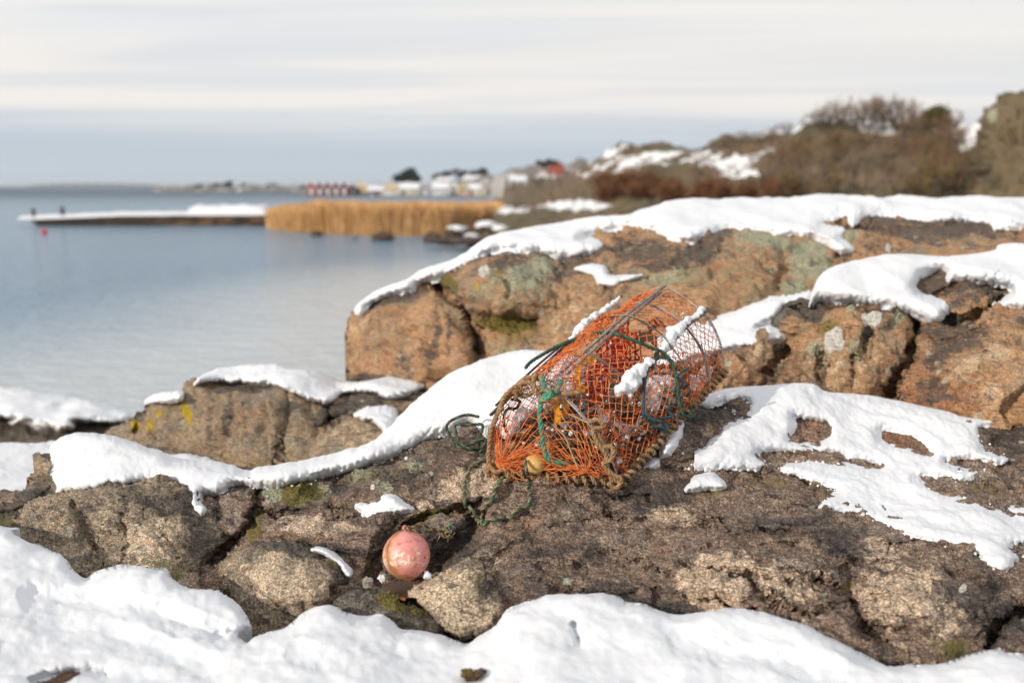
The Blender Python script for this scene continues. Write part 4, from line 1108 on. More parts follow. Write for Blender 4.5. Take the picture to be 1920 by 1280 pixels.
NV = 121
FAe, MAe, BAe = even(FA, NV), even(MA, NV), even(BA, NV)
UM = 0.56


def S(u, v):
    """skin of the trap: u front to back, v left foot over the ridge to right foot"""
    u = np.asarray(u, float); v = np.asarray(v, float)
    k = np.clip(v, 0, 1) * (NV - 1)
    def at(A):
        i = np.clip(np.floor(k).astype(int), 0, NV - 2); f = (k - i)[..., None]
        return A[i] * (1 - f) + A[i + 1] * f
    a, m, b = at(FAe), at(MAe), at(BAe)
    # piecewise with a little sag between the hoops
    lo = np.clip(u / UM, 0, 1)[..., None]; hi = np.clip((u - UM) / (1 - UM), 0, 1)[..., None]
    p = np.where((u < UM)[..., None], a * (1 - lo) + m * lo, m * (1 - hi) + b * hi)
    ctr = (FL + FR) / 2 * (1 - u[..., None]) + (BL + BR) / 2 * u[..., None]
    sag = 0.045 * np.where(u < UM, 4 * lo[..., 0] * (1 - lo[..., 0]), 4 * hi[..., 0] * (1 - hi[..., 0])) * np.clip(np.sin(np.clip(v, 0, 1) * math.pi), 0, 1)
    return p + (ctr - p) * sag[..., None]


trap = empty('lobster_trap', (FL + FR + BL + BR) / 4, 'old half round lobster trap of orange netting lying on the bedrock', 'lobster trap')
TC = (FL + FR + BL + BR) / 4 + np.array([0, 0, 0.2])


def strand_net(mb, grid, r, m=0, drop_=0.0, knots=True, diag=True):
    """diamond netting over a grid of points"""
    n, k = grid.shape[:2]
    for i in range(n - 1):
        for j in range(k - 1):
            prs = [((i, j), (i + 1, j + 1)), ((i + 1, j), (i, j + 1))] if (diag and (i + j) % 2 == 0) else []
            if diag:
                prs = [((i, j), (i + 1, j + 1))] if (i + j) % 2 == 0 else [((i + 1, j), (i, j + 1))]
            else:
                prs = [((i, j), (i + 1, j)), ((i, j), (i, j + 1))]
            for a, b in prs:
                if random.random() < drop_:
                    continue
                p, q = grid[a], grid[b]
                mid = (p + q) / 2 + rng.normal(0, 0.0022, 3) - np.array([0, 0, 0.0025])
                mb.tube([p, mid, q], r * random.uniform(0.8, 1.2), 4, random.choice((0, 0, 0, 0, 1, 1, 2)) if m == 0 else m, cap=False)
    if knots:
        for i in range(n):
            for j in range(k):
                if (not diag) or (i + j) % 2 == 0:
                    p = grid[i, j]
                    d = rng.normal(0, 1, 3); d /= np.linalg.norm(d)
                    mb.tube([p - d * r * 1.4, p, p + d * r * 1.4], [r * 0.8, r * 1.9, r * 0.8], 4, m, cap=True)


# side netting, torn and slack in places
nu, nv = 42, 54
uu, vv = np.meshgrid(np.linspace(0.0, 1.0, nu), np.linspace(0.0, 1.0, nv), indexing='ij')
wobu = 0.010 * perlin(np.stack([uu * 7, vv * 7, uu * 0], -1)); wobv = 0.012 * perlin(np.stack([uu * 6, vv * 6, uu * 0 + 5], -1))
G = S(np.clip(uu + wobu, 0, 1), np.clip(vv + wobv, 0, 1))
G = G + 0.006 * np.stack([perlin(G * 14), perlin(G * 14 + 7), perlin(G * 14 + 19)], -1)
mb = MB()
strand_net(mb, G, 0.0020, 0, 0.03)
# brown and tan litter of old rope ends inside
lm = MB()
for k in range(34):
    u0 = random.uniform(0.05, 0.75); f = random.uniform(0.2, 0.95)
    a = (FL * (1 - u0) + BL * u0) * (1 - f) + (FR * (1 - u0) + BR * u0) * f + np.array([0, 0, 0.03 + abs(random.gauss(0, 0.06))])
    pts = [a + rng.normal(0, 0.05, 3) * np.array([1, 1, 0.6]) for _ in range(5)]
    lm.tube(spline(pts, 5, False), random.uniform(0.003, 0.008), 5, random.choice([0, 0, 1, 2]))
tag(lm.build('rope_litter', [M_DSTRIP, M_TAN, M_OLIVE], trap), kind='stuff')
# torn, slack twine lying over the mesh
for k in range(160):
    u0 = random.uniform(0.02, 0.95); v0 = random.uniform(0.2, 0.95); m_ = 6
    pts = S(np.clip(u0 + np.cumsum(rng.normal(0, 0.018, m_)), 0, 1), np.clip(v0 + np.cumsum(rng.normal(0.006, 0.018, m_)), 0, 1)) + rng.normal(0, 0.006, (m_, 3))
    mb.tube(spline(pts, 4, False), 0.0018, 4, 0 if random.random() < 0.65 else 1, cap=False)
# bunched netting along the ridge
for k in range(150):
    u0 = random.uniform(0.1, 0.95); v0 = random.uniform(0.34, 0.47)
    pts = S(u0 + np.linspace(0, random.uniform(0.03, 0.10), 5), np.clip(v0 + rng.normal(0, 0.012, 5), 0, 1)) + rng.normal(0, 0.006, (5, 3)) + np.array([0, 0, 0.008])
    mb.tube(spline(pts, 3, False), 0.0015, 4, 0 if random.random() < 0.8 else 1, cap=False)
o = mb.build('side_net', [M_NET, M_NET2, M_NET3], trap)
tag(o, kind='stuff')
# front netting, gathered into two knots
sA = np.linspace(0.02, 0.98, 30); tA = np.linspace(0.0, 1.0, 22)
ss, tt = np.meshgrid(sA, tA, indexing='ij')
k = ss * (NV - 1); i0 = np.clip(np.floor(k).astype(int), 0, NV - 2)
top = FAe[i0] * (1 - (k - i0)[..., None]) + FAe[i0 + 1] * (k - i0)[..., None]
bot = FL * (1 - ss[..., None]) + FR * ss[..., None]
G2 = bot * (1 - tt[..., None]) + top * tt[..., None]
outw = np.array([-0.25, -0.95, 0.05])
G2 = G2 + outw * (0.035 * np.sin(math.pi * tt) * np.sin(math.pi * ss))[..., None]
for gp_, rad, pull in (((940, 868, 4.76), 0.12, 0.82), ((1098, 884, 4.68), 0.12, 0.8), ((1040, 800, 4.72), 0.07, 0.4)):
    c = P(*gp_)
    d2 = ((G2 - c) ** 2).sum(-1)
    G2 = G2 + (c - G2) * (pull * np.exp(-d2 / rad ** 2))[..., None]
G2 = G2 + 0.008 * np.stack([perlin(G2 * 12), perlin(G2 * 12 + 7), perlin(G2 * 12 + 19)], -1)
mb = MB()
strand_net(mb, G2, 0.0020, 0, 0.05)
for k_ in range(95):       # loose strands fanning out of the gathers
    c = P(*random.choice([(940, 868, 4.75), (1098, 884, 4.67)]))
    e = P(random.uniform(920, 1160), random.uniform(780, 905), random.uniform(4.66, 4.76))
    if np.linalg.norm(e - c) > 0.3:
        e = c + (e - c) * 0.3 / np.linalg.norm(e - c)
    md = (c + e) / 2 + rng.normal(0, 0.012, 3)
    mb.tube(spline([c, md, e], 5, False), 0.0017, 4, 0, cap=False)
o = mb.build('front_net', [M_NET, M_NET2, M_NET3], trap)
tag(o, kind='stuff')
# inner funnels of netting
mb = MB()
for (c0, r0, c1, r1) in (((1120, 800, 4.95), 0.24, (1165, 790, 5.0), 0.075), ((1265, 690, 5.25), 0.20, (1205, 740, 5.15), 0.07), ((1085, 760, 4.98), 0.2, (1140, 740, 5.1), 0.08)):
    a = P(*c0); b = P(*c1)
    ax = (b - a); L = np.linalg.norm(ax)
    t = np.tile(ax / L, (2, 1)); N_, B_ = frames(t)
    gg = np.zeros((11, 25, 3))
    for i in range(11):
        f = i / 10
        for j in range(25):
            th = j / 24 * 2 * math.pi
            rr = r0 * (1 - f) ** 1.4 + r1 * (1 - (1 - f) ** 1.4)
            gg[i, j] = a + ax * f * 1.6 - ax * 0.3 + (N_[0] * math.cos(th) + B_[0] * math.sin(th)) * rr * 0.8
    gg += 0.012 * np.stack([perlin(gg * 11), perlin(gg * 11 + 7), perlin(gg * 11 + 19)], -1)
    strand_net(mb, gg, 0.0014, 1, 0.05, knots=False)
for k in range(210):      # slack bits of twine in the bottom
    u0 = random.uniform(0.03, 0.9)
    a = FL * (1 - u0) + BL * u0; b = FR * (1 - u0) + BR * u0
    f = random.uniform(0.45, 0.98)
    c = a * (1 - f) + b * f + np.array([0, 0, abs(random.gauss(0.05, 0.06))])
    pts = [c + rng.normal(0, 0.03, 3) for _ in range(4)]
    mb.tube(spline(pts, 4, False), 0.0015, 4, random.choice([0, 1, 1]), cap=False)
o = mb.build('inner_net', [M_NET, M_NET2, M_NET3], trap)
tag(o, kind='stuff')


def ribbon(mb, pts, width, thick, ref, m=0, step=0.01, warp=0.0):
    """flat strip along a path, its face turned away from `ref`"""
    p = resample(pts, step)
    t = np.gradient(p, axis=0); t /= np.linalg.norm(t, axis=1)[:, None]
    out = p - np.asarray(ref); out -= t * (out * t).sum(1)[:, None]; out /= np.linalg.norm(out, axis=1)[:, None]
    sd = np.cross(t, out)
    if warp:
        a = warp * perlin(p * 6)[:, None]
        out, sd = out * np.cos(a) + sd * np.sin(a), sd * np.cos(a) - out * np.sin(a)
    n = len(p)
    V = np.stack([p + sd * width / 2 + out * thick / 2, p - sd * width / 2 + out * thick / 2, p - sd * width / 2 - out * thick / 2, p + sd * width / 2 - out * thick / 2], 1).reshape(-1, 3)
    i = np.arange(n - 1)[:, None] * 4; j = np.arange(4)[None, :]
    Q = np.stack([i + j, i + (j + 1) % 4, i + 4 + (j + 1) % 4, i + 4 + j], -1).reshape(-1, 4)
    Q = np.concatenate([Q, [[3, 2, 1, 0]], [[4 * n - 4, 4 * n - 3, 4 * n - 2, 4 * n - 1]]])
    mb.add(V, Q, m=m)
    return p, out, sd


# hoops of flat plastic
for name_, arc, wd, mt in (('hoop', FAe, 0.026, M_STRIP), ('hoop', MAe, 0.024, M_DSTRIP), ('hoop', BAe, 0.030, M_STRIP)):
    mb = MB()
    a0 = 45 if arc is FAe else 6
    ctr_ = arc.mean(0)
    p, out, sd = ribbon(mb, arc[a0:], wd, 0.004, ctr_, 0, warp=0.5)
    for q in range(6, len(p) - 4, 8):     # dark discs painting the shade inside punched holes
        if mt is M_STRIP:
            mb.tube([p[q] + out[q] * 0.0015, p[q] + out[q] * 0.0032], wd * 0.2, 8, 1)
    mb.build(name_, [mt, M_HOLE], trap, smooth=False)
mb = MB(); mb.tube(FAe[:48], 0.011, 7); mb.build('hoop', M_DSTRIP, trap)
h2 = S(np.full(60, 0.28), np.linspace(0.5, 0.97, 60)); mb = MB(); ribbon(mb, h2, 0.014, 0.004, TC, 0, warp=0.7); mb.build('hoop', M_DSTRIP, trap, smooth=False)
h3 = S(np.full(60, 0.80), np.linspace(0.3, 0.99, 60)); mb = MB(); ribbon(mb, h3, 0.020, 0.004, TC, 0, warp=0.7); mb.build('hoop', M_STRIP, trap, smooth=False)

# laths
def lath(pts, wd, th, mt, lift=0.01):
    mb = MB()
    c = C3(pts) if not isinstance(pts, np.ndarray) else pts
    ribbon(mb, c, wd, th, TC - np.array([0, 0, 0.3]), 0, 0.03)
    mb.build('lath', mt, trap, smooth=False)


lath([(920, 778, 4.76), (985, 716, 4.92), (1045, 662, 5.12), (1105, 608, 5.36), (1164, 556, 5.6)], 0.020, 0.012, M_WOOD)
lath([(930, 760, 4.82), (1000, 692, 5.0), (1060, 642, 5.2), (1130, 590, 5.42)], 0.016, 0.009, M_WOOD)
lath([(1052, 698, 4.88), (1112, 645, 5.0), (1172, 592, 5.14), (1248, 535, 5.57)], 0.014, 0.009, M_GREYWOOD)
lath([(1062, 702, 4.87), (1121, 648, 4.99), (1180, 596, 5.13), (1240, 548, 5.52)], 0.012, 0.009, M_GREYWOOD)
lath([(1085, 782, 4.70), (1150, 742, 4.86), (1205, 692, 4.99), (1255, 645, 5.13), (1290, 608, 5.3), (1330, 578, 5.48)], 0.026, 0.010, M_DSTRIP)
lath([(1068, 800, 4.72), (1110, 770, 4.82), (1160, 727, 4.93)], 0.008, 0.006, M_GREYWOOD)

# tan rope wound round the foot of the trap
def wound(a, b, rad, r, pitch, n=None, jitter=0.004):
    L = np.linalg.norm(b - a)
    n = int(L / pitch * 16)
    t = (b - a) / L
    N_, B_ = frames(np.tile(t, (2, 1)))
    th = np.arange(n) / 16 * 2 * math.pi
    rr = rad * (1 + 0.25 * np.sin(th * 0.37) + 0.2 * rng.normal(0, 0.2, n))
    return a + np.linspace(0, 1, n)[:, None] * (b - a) + (np.cos(th)[:, None] * N_[0] + np.sin(th)[:, None] * B_[0]) * rr[:, None] + 0.004 * np.stack([perlin(np.stack([th * 0.2, th * 0, th * 0 + q], -1)) for q in (1, 5, 9)], -1)


up = np.array([0, 0, 0.022])
for a, b in ((FL, FR), (FR, MR), (MR, BR), (FL, ML), (BR, BL)):
    mb = MB(); mb.tube([a + up, (a + b) / 2 + up, b + up], 0.010, 7); mb.build('base_rail', M_DSTRIP, trap)
    mb = MB(); rope(mb, wound(a + up, b + up, 0.018, 0.0108, 0.044), 0.0108, 6, (0, 0, 0), 5, 0.009); mb.build('wound_rope', M_TAN, trap)
# tan rope up the left of the front hoop and across its crown
mb = MB()
arcL = FAe[2:60]
wr = arcL + rng.normal(0, 0.0, arcL.shape) + 0.012 * np.stack([perlin(arcL * 9), perlin(arcL * 9 + 5), perlin(arcL * 9 + 9)], -1) + np.array([0, -0.014, 0.006])
mb = MB(); rope(mb, wr, 0.0125, 6, (0, 0, 0), 5); mb.build('lashing', M_TAN, trap)
mb = MB(); rope(mb, C3([(962, 733, 4.77), (985, 742, 4.74), (1010, 728, 4.74), (1035, 735, 4.73), (1060, 738, 4.70), (1088, 736, 4.72)]), 0.0125, 6, (0, 0, 0), 5); mb.build('lashing', M_TAN, trap)
mb = MB(); rope(mb, C3([(1006, 700, 4.78), (1000, 716, 4.74), (1008, 738, 4.73), (1020, 726, 4.74), (1012, 706, 4.76)]), 0.0125, 6, (0, 0, 0), 5); mb.build('lashing', M_TAN, trap)
mb = MB(); rope(mb, C3([(940, 770, 4.76), (945, 745, 4.75), (970, 722, 4.76), (990, 716, 4.75), (1000, 725, 4.74)]), 0.0125, 6, (0, 0, 0), 5); mb.build('lashing', M_TAN, trap)
mb = MB(); rope(mb, C3([(1105, 790, 4.65), (1122, 786, 4.64), (1130, 800, 4.64), (1112, 806, 4.63), (1120, 830, 4.62), (1135, 850, 4.62), (1140, 880, 4.61), (1160, 905, 4.61)]), 0.0125, 6, (0, 0, 0), 5); mb.build('lashing', M_TAN, trap)
mb = MB(); rope(mb, C3([(1120, 810, 4.64), (1128, 835, 4.63), (1148, 838, 4.62), (1146, 862, 4.61), (1130, 870, 4.60), (1150, 890, 4.60), (1165, 898, 4.6), (1155, 915, 4.6), (1140, 905, 4.6)]), 0.0125, 6, (0, 0, 0), 5); mb.build('lashing', M_TAN, trap)
mb = MB(); rope(mb, C3([(917, 872, 4.75), (930, 885, 4.73), (945, 880, 4.73), (955, 897, 4.73), (940, 902, 4.73), (925, 890, 4.74)]), 0.0125, 6, (0, 0, 0), 5); mb.build('lashing', M_TAN, trap)
mb = MB()          # frayed knot on the left shoulder
kc = P(972, 735, 4.74)
for k in range(70):
    a = kc + rng.normal(0, 0.010, 3); d = rng.normal(0, 1, 3); d /= np.linalg.norm(d)
    mb.tube(spline([a, a + d * 0.012 + rng.normal(0, 0.004, 3), a + d * 0.024 + rng.normal(0, 0.008, 3)], 3, False), 0.0028, 4, cap=True)
mb.build('frayed_knot', M_TAN, trap)
# teal lashings on the right side
mb = MB()
TE = (0, 0, 1)
mb = MB(); rope(mb, C3([(1236, 668, 5.05), (1216, 690, 4.98), (1208, 720, 4.93), (1206, 755, 4.88), (1208, 780, 4.85), (1222, 792, 4.86), (1240, 806, 4.87), (1250, 818, 4.87)]), 0.009, 6, TE, 5); mb.build('lashing', [M_TEAL, M_OLIVE], trap)
mb = MB(); rope(mb, C3([(1210, 775, 4.84), (1228, 788, 4.84), (1245, 792, 4.86), (1252, 806, 4.86), (1238, 800, 4.84), (1220, 800, 4.83)]), 0.009, 6, TE, 5); mb.build('lashing', [M_TEAL, M_OLIVE], trap)
mb = MB(); rope(mb, C3([(1292, 690, 5.06), (1270, 705, 5.02), (1284, 720, 5.04), (1260, 735, 5.0), (1276, 748, 5.02), (1250, 768, 4.95), (1262, 780, 4.95), (1238, 786, 4.9), (1246, 800, 4.88)]), 0.008, 6, TE, 5); mb.build('lashing', [M_TEAL, M_OLIVE], trap)
mb = MB(); rope(mb, C3([(1228, 662, 5.06), (1246, 665, 5.08), (1262, 680, 5.08), (1250, 672, 5.06), (1232, 672, 5.04), (1222, 690, 5.0)]), 0.009, 6, TE, 5); mb.build('lashing', [M_TEAL, M_OLIVE], trap)
mb = MB(); rope(mb, C3([(958, 748, 4.8), (975, 752, 4.8), (968, 765, 4.82), (950, 768, 4.82), (944, 790, 4.82), (950, 810, 4.82)]), 0.008, 6, TE, 5); mb.build('lashing', [M_TEAL, M_OLIVE], trap)
# red lattice panel and yellow strips
mb = MB()
def quadpt(c, s, t):
    return (c[0] * (1 - s) + c[1] * s) * (1 - t) + (c[3] * (1 - s) + c[2] * s) * t
for crn, nn in (([(1118, 660, 5.2), (1178, 600, 5.25), (1172, 690, 5.25), (1120, 735, 5.2)], (6, 5)), ([(1096, 700, 5.05), (1135, 668, 5.1), (1138, 742, 5.1), (1108, 778, 5.05)], (4, 5)), ([(1150, 640, 5.3), (1200, 620, 5.35), (1200, 690, 5.35), (1155, 700, 5.3)], (5, 4))):
    c = [P(*q) for q in crn]
    for i in range(nn[0] + 1):
        ribbon(mb, np.array([quadpt(c, i / nn[0], 0), quadpt(c, i / nn[0] + 0.01, 0.5), quadpt(c, i / nn[0], 1)]), 0.011, 0.005, c[0] + np.array([0, 1, 0]))
    for j in range(nn[1] + 1):
        ribbon(mb, np.array([quadpt(c, 0, j / nn[1]), quadpt(c, 0.5, j / nn[1] + 0.01), quadpt(c, 1, j / nn[1])]), 0.012, 0.004, c[0] + np.array([0, 1, 0.002]))
    for i in range(nn[0]):
        for j in range(nn[1]):
            if (i + j) % 2 == 0:
                ribbon(mb, np.array([quadpt(c, i / nn[0], j / nn[1]), quadpt(c, (i + 1) / nn[0], (j + 1) / nn[1])]), 0.010, 0.004, c[0] + np.array([0, 1, 0.003]))
mb.build('red_panel', M_RED, trap, smooth=False)
for pts in ([(1098, 672, 5.02), (1086, 690, 5.0), (1082, 712, 5.0), (1088, 732, 5.0), (1098, 722, 5.02)], [(1056, 742, 4.9), (1062, 760, 4.9), (1056, 780, 4.9), (1048, 770, 4.9)], [(1040, 745, 4.86), (1044, 770, 4.86), (1046, 795, 4.86)], [(1100, 675, 5.06), (1118, 672, 5.08)]):
    mb = MB(); ribbon(mb, C3(pts), 0.030, 0.004, P(1070, 730, 5.6)); mb.build('yellow_strip', M_YEL, trap, smooth=False)
# entrance ring and brown sheets
rc = P(1170, 796, 4.95)
th = np.linspace(0, 2 * math.pi, 40)
ra, rb_ = np.array([0.072, 0.045, 0.03]), np.array([-0.02, -0.035, 0.055])
ringp = rc + np.cos(th)[:, None] * ra + np.sin(th)[:, None] * rb_
mb = MB(); mb.tube(ringp, 0.007, 7, cap=False); mb.build('entrance_ring', M_HOSE, trap)
mb = MB(); ribbon(mb, ringp * 1.0 + (ringp - rc) * 0.25, 0.03, 0.004, rc); mb.build('entrance_ring', M_DSTRIP, trap, smooth=False)
rc2 = P(1285, 745, 5.15)
ring2 = rc2 + np.cos(th)[:, None] * np.array([0.03, -0.02, 0.015]) + np.sin(th)[:, None] * np.array([0.01, 0.02, 0.10])
mb = MB(); ribbon(mb, ring2, 0.022, 0.004, rc2); mb.build('entrance_ring', M_STRIP, trap, smooth=False)
mb = MB()
for pts in ([(1140, 700, 5.0), (1165, 722, 5.0), (1180, 745, 4.98)], [(1100, 790, 4.82), (1120, 800, 4.84), (1135, 815, 4.84)], [(930, 820, 4.92), (960, 822, 4.95), (1000, 835, 4.95)], [(1215, 615, 5.35), (1238, 605, 5.4), (1262, 640, 5.35)], [(1195, 640, 5.28), (1215, 630, 5.3), (1240, 650, 5.3)]):
    mb = MB(); ribbon(mb, C3(pts), 0.055, 0.003, TC + np.array([0, 0.5, 0.1]), warp=0.6); mb.build('baffle', M_DSTRIP, trap, smooth=False)
mb = MB()                         # floor slats seen between the ropes
for f in np.linspace(0.05, 0.95, 12):
    a = FL * (1 - f) + FR * f; b = BL * (1 - f) + BR * f
    mb = MB(); ribbon(mb, np.array([a + up * 0.4, (a + b) / 2 + up * 0.4, b + up * 0.4]), 0.025, 0.006, a - np.array([0, 0, 1])); mb.build('floor_slat', M_DSTRIP, trap, smooth=False)
mb = MB()                        # straw and root fibres caught in the mesh
for pts in ([(1044, 650, 5.1), (1080, 630, 5.15), (1120, 600, 5.2), (1165, 590, 5.12), (1205, 600, 5.1), (1222, 612, 5.1)], [(1072, 652, 5.08), (1092, 630, 5.15), (1150, 604, 5.18)], [(1066, 776, 4.68), (1085, 784, 4.66), (1105, 792, 4.65), (1122, 786, 4.63)], [(1040, 800, 4.70), (1060, 820, 4.68), (1072, 850, 4.68), (1085, 880, 4.67)], [(1030, 815, 4.72), (1028, 845, 4.71), (1035, 860, 4.7)], [(1122, 585, 5.4), (1124, 575, 5.4), (1122, 568, 5.4)]):
    mb = MB(); mb.tube(C3(pts), 0.0045 if pts[0][1] > 700 else 0.0025, 5); mb.build('straw', M_STRAW, trap)

# ---- ropes that lie in, over and beside the trap
G3 = (0, 0, 1)
mats_g = [M_GREEN, M_TAN, M_MINT, M_OLIVE, simple('faded_green_strand', (0.10, 0.19, 0.12), 0.8, 0.2, 40)]
def rope_thing(label, paths, r=0.008, strands=(0, 0, 1), group=None):
    mb = MB()
    for q in paths:
        rope(mb, q, r, 6, strands, 5)
    allp = np.concatenate(paths)
    root = mb.build('rope', mats_g, None)
    c = allp.mean(0); c[2] = allp[:, 2].min()
    root.data.transform(__import__('mathutils').Matrix.Translation(-Vector(c)))
    root.location = c
    return tag(root, label, 'rope')

coil = []
for k in range(15):
    f = random.uniform(0.45, 0.80)
    u0 = random.uniform(0.07, 0.30)
    c = (FL * (1 - u0) + BL * u0) * (1 - f) + (FR * (1 - u0) + BR * u0) * f + np.array([0, 0, 0.02 + 0.085 * random.random()])
    a = rng.uniform(0, 6.28); rad = random.uniform(0.06, 0.13)
    tilt = rng.normal(0, 0.25, 2)
    tt_ = np.linspace(0, random.uniform(4.0, 7.5), 14) + a
    q = c + np.stack([np.cos(tt_) * rad * 1.25, np.sin(tt_) * rad * 0.75, np.cos(tt_) * rad * tilt[0] + np.sin(tt_) * rad * tilt[1]], -1) + rng.normal(0, 0.008, (14, 3))
    coil.append(spline(q, 4, False))
rope_thing('tangled heap of green and tan rope inside the front of the trap', coil, 0.0100, (0, 3, 1))
rope_thing('mint green rope knotted at the crown and hanging down the front net of the trap',
           [C3([(1016, 702, 4.74), (1020, 722, 4.70), (1028, 740, 4.69), (1042, 735, 4.69), (1053, 712, 4.72)]), C3([(1036, 738, 4.68), (1022, 742, 4.67), (1014, 756, 4.68), (1012, 780, 4.68), (1016, 811, 4.67), (1020, 844, 4.66), (1030, 862, 4.66), (1053, 868, 4.68), (1078, 866, 4.72), (1086, 850, 4.8)]),
            C3([(1010, 752, 4.68), (1026, 748, 4.66), (1034, 738, 4.67), (1022, 730, 4.68)])], 0.0135, (2, 2, 1))
rope_thing('dark green rope slung over the ridge of the trap and down its right side',
           [C3([(985, 690, 4.98), (1000, 675, 5.02), (1044, 650, 5.06), (1087, 633, 5.10), (1136, 623, 5.06), (1175, 633, 5.02), (1219, 651, 5.04), (1245, 662, 5.05), (1262, 686, 5.04), (1270, 717, 5.02), (1272, 750, 5.0), (1280, 776, 5.0), (1292, 780, 5.02), (1297, 766, 5.05)])], 0.0100, (0, 3, 0))
lp = [(989, 892), (990, 912), (993, 937), (983, 954), (953, 970), (912, 978), (887, 963), (873, 937), (872, 910), (882, 885), (900, 870), (912, 866)]
loop = np.array([P(985, 862, 4.70), P(986, 874, 4.66), P(988, 884, 4.64)] + [drop(a, b, 0.016) for a, b in spline(lp, 6, False)])
lp2 = [(938, 905), (930, 918), (920, 934), (906, 956), (897, 974), (902, 982)]
loop2 = np.array([P(944, 894, 4.70)] + [drop(a, b, 0.016) for a, b in spline(lp2, 6, False)])
rope_thing('green and tan rope looped over bare rock left of the trap front', [spline(loop, 3, False), spline(loop2, 3, False)], 0.0090, (4, 0, 1))
cl_ = [(895, 786), (876, 790), (855, 805), (851, 826), (858, 846), (880, 856), (900, 846), (907, 828), (897, 808), (880, 800), (864, 806), (858, 822), (866, 838), (886, 842), (902, 834), (904, 852), (893, 862), (905, 868), (915, 862)]
cq = np.array([drop(a, b, 0.02 + 0.02 * (i % 3)) for i, (a, b) in enumerate(cl_)])
med = np.median(np.linalg.norm(cq - CAM, axis=1))
for i in range(len(cq)):      # keep the coil together where the rock drops away behind it
    dv = cq[i] - CAM; L = np.linalg.norm(dv)
    cq[i] = CAM + dv / L * np.clip(L, med - 0.06, med + 0.05)
rope_thing('small coil of dark olive rope on the rock at the left foot of the trap', [spline(cq, 6, False)], 0.0090, (3, 4, 3))

# float in the trap
def sphere(mb, c, r, nu=28, nv=16, fn=None, m=0):
    th = np.linspace(0, math.pi, nv + 1)[1:-1]; ph = np.linspace(0, 2 * math.pi, nu, endpoint=False)
    T_, Ph = np.meshgrid(th, ph, indexing='ij')
    D = np.stack([np.sin(T_) * np.cos(Ph), np.sin(T_) * np.sin(Ph), np.cos(T_)], -1)
    D = np.concatenate([[[0, 0, 1.0]], D.reshape(-1, 3), [[0, 0, -1.0]]])
    R = np.full(len(D), r) if fn is None else fn(D)
    V = np.asarray(c) + D * R[:, None]
    i = np.arange(nv - 2)[:, None]; j = np.arange(nu)[None, :]
    a = 1 + i * nu + j; b = 1 + i * nu + (j + 1) % nu
    Q = np.stack([a, a + nu, b + nu, b], -1).reshape(-1, 4)
    j = np.arange(nu)
    T = np.concatenate([np.stack([np.zeros(nu, int), 1 + j, 1 + (j + 1) % nu], -1), np.stack([np.full(nu, len(D) - 1), 1 + (nv - 2) * nu + (j + 1) % nu, 1 + (nv - 2) * nu + j], -1)])
    mb.add(V, Q, T, m)


fc = P(1003, 869, 4.745)
fl = empty('fishing_float', fc - np.array([0, 0, 0.054]), 'cream yellow ball float lying inside the front of the trap', 'float')
mb = MB(); sphere(mb, fc, 0.054, fn=lambda D: 0.054 * (1 - 0.05 * np.exp(-((D @ np.array([0.9, 0.1, 0.42])) / 0.05) ** 2))); mb.build('ball', M_FLOAT, fl)
mb = MB(); ax_ = np.array([0.9, 0.1, 0.42]); ax_ /= np.linalg.norm(ax_); mb.tube([fc - ax_ * 0.058, fc - ax_ * 0.046], 0.014, 12); mb.build('collar', M_HOLE, fl); mb = MB(); mb.tube([fc + ax_ * 0.046, fc + ax_ * 0.058], 0.014, 12); mb.build('collar', M_HOLE, fl)


# clumps of snow on and in the trap
def clump(label, pts, name='snow_clump', seed=0):
    mb = MB()
    r_ = np.random.default_rng(seed + 100)
    A = np.array([[*P(a, b, d), r] for a, b, d, r in pts])
    full = []
    for k in range(len(A)):
        full.append(A[k])
        if k + 1 < len(A):
            g_ = np.linalg.norm(A[k + 1, :3] - A[k, :3]); m_ = max(2, int(g_ / (0.5 * min(A[k, 3], A[k + 1, 3]))))
            for t in np.linspace(0, 1, m_ + 1)[1:-1]:
                full.append(A[k] * (1 - t) + A[k + 1] * t)
    for q4 in full:
        r = q4[3] * r_.uniform(0.95, 1.25)
        cc = q4[:3] + r_.normal(0, r * 0.22, 3)
        sphere(mb, cc, r, 14, 9)
    o = mb.build(name, M_SNOW)
    md = o.modifiers.new('remesh', 'REMESH'); md.mode = 'VOXEL'; md.voxel_size = 0.0045
    bpy.context.view_layer.update()
    dg = bpy.context.evaluated_depsgraph_get()
    me = bpy.data.meshes.new_from_object(o.evaluated_get(dg))
    o.modifiers.clear(); o.data = me
    n = len(me.vertices); co = np.zeros(n * 3, np.float32); me.vertices.foreach_get('co', co); co = co.reshape(-1, 3).astype(float)
    nv_ = np.zeros(n * 3, np.float32); me.vertices.foreach_get('normal', nv_); nv_ = nv_.reshape(-1, 3)
    co = co + nv_ * (0.010 * fbm(co / 0.05, 2) + 0.0018 * fbm(co / 0.012, 2))[:, None]
    c = A[:, :3].mean(0)
    me.vertices.foreach_set('co', (co - c).astype(np.float32).ravel())
    me.polygons.foreach_set('use_smooth', np.ones(len(me.polygons), bool))
    me.update()
    o.location = c
    return tag(o, label, 'snow')


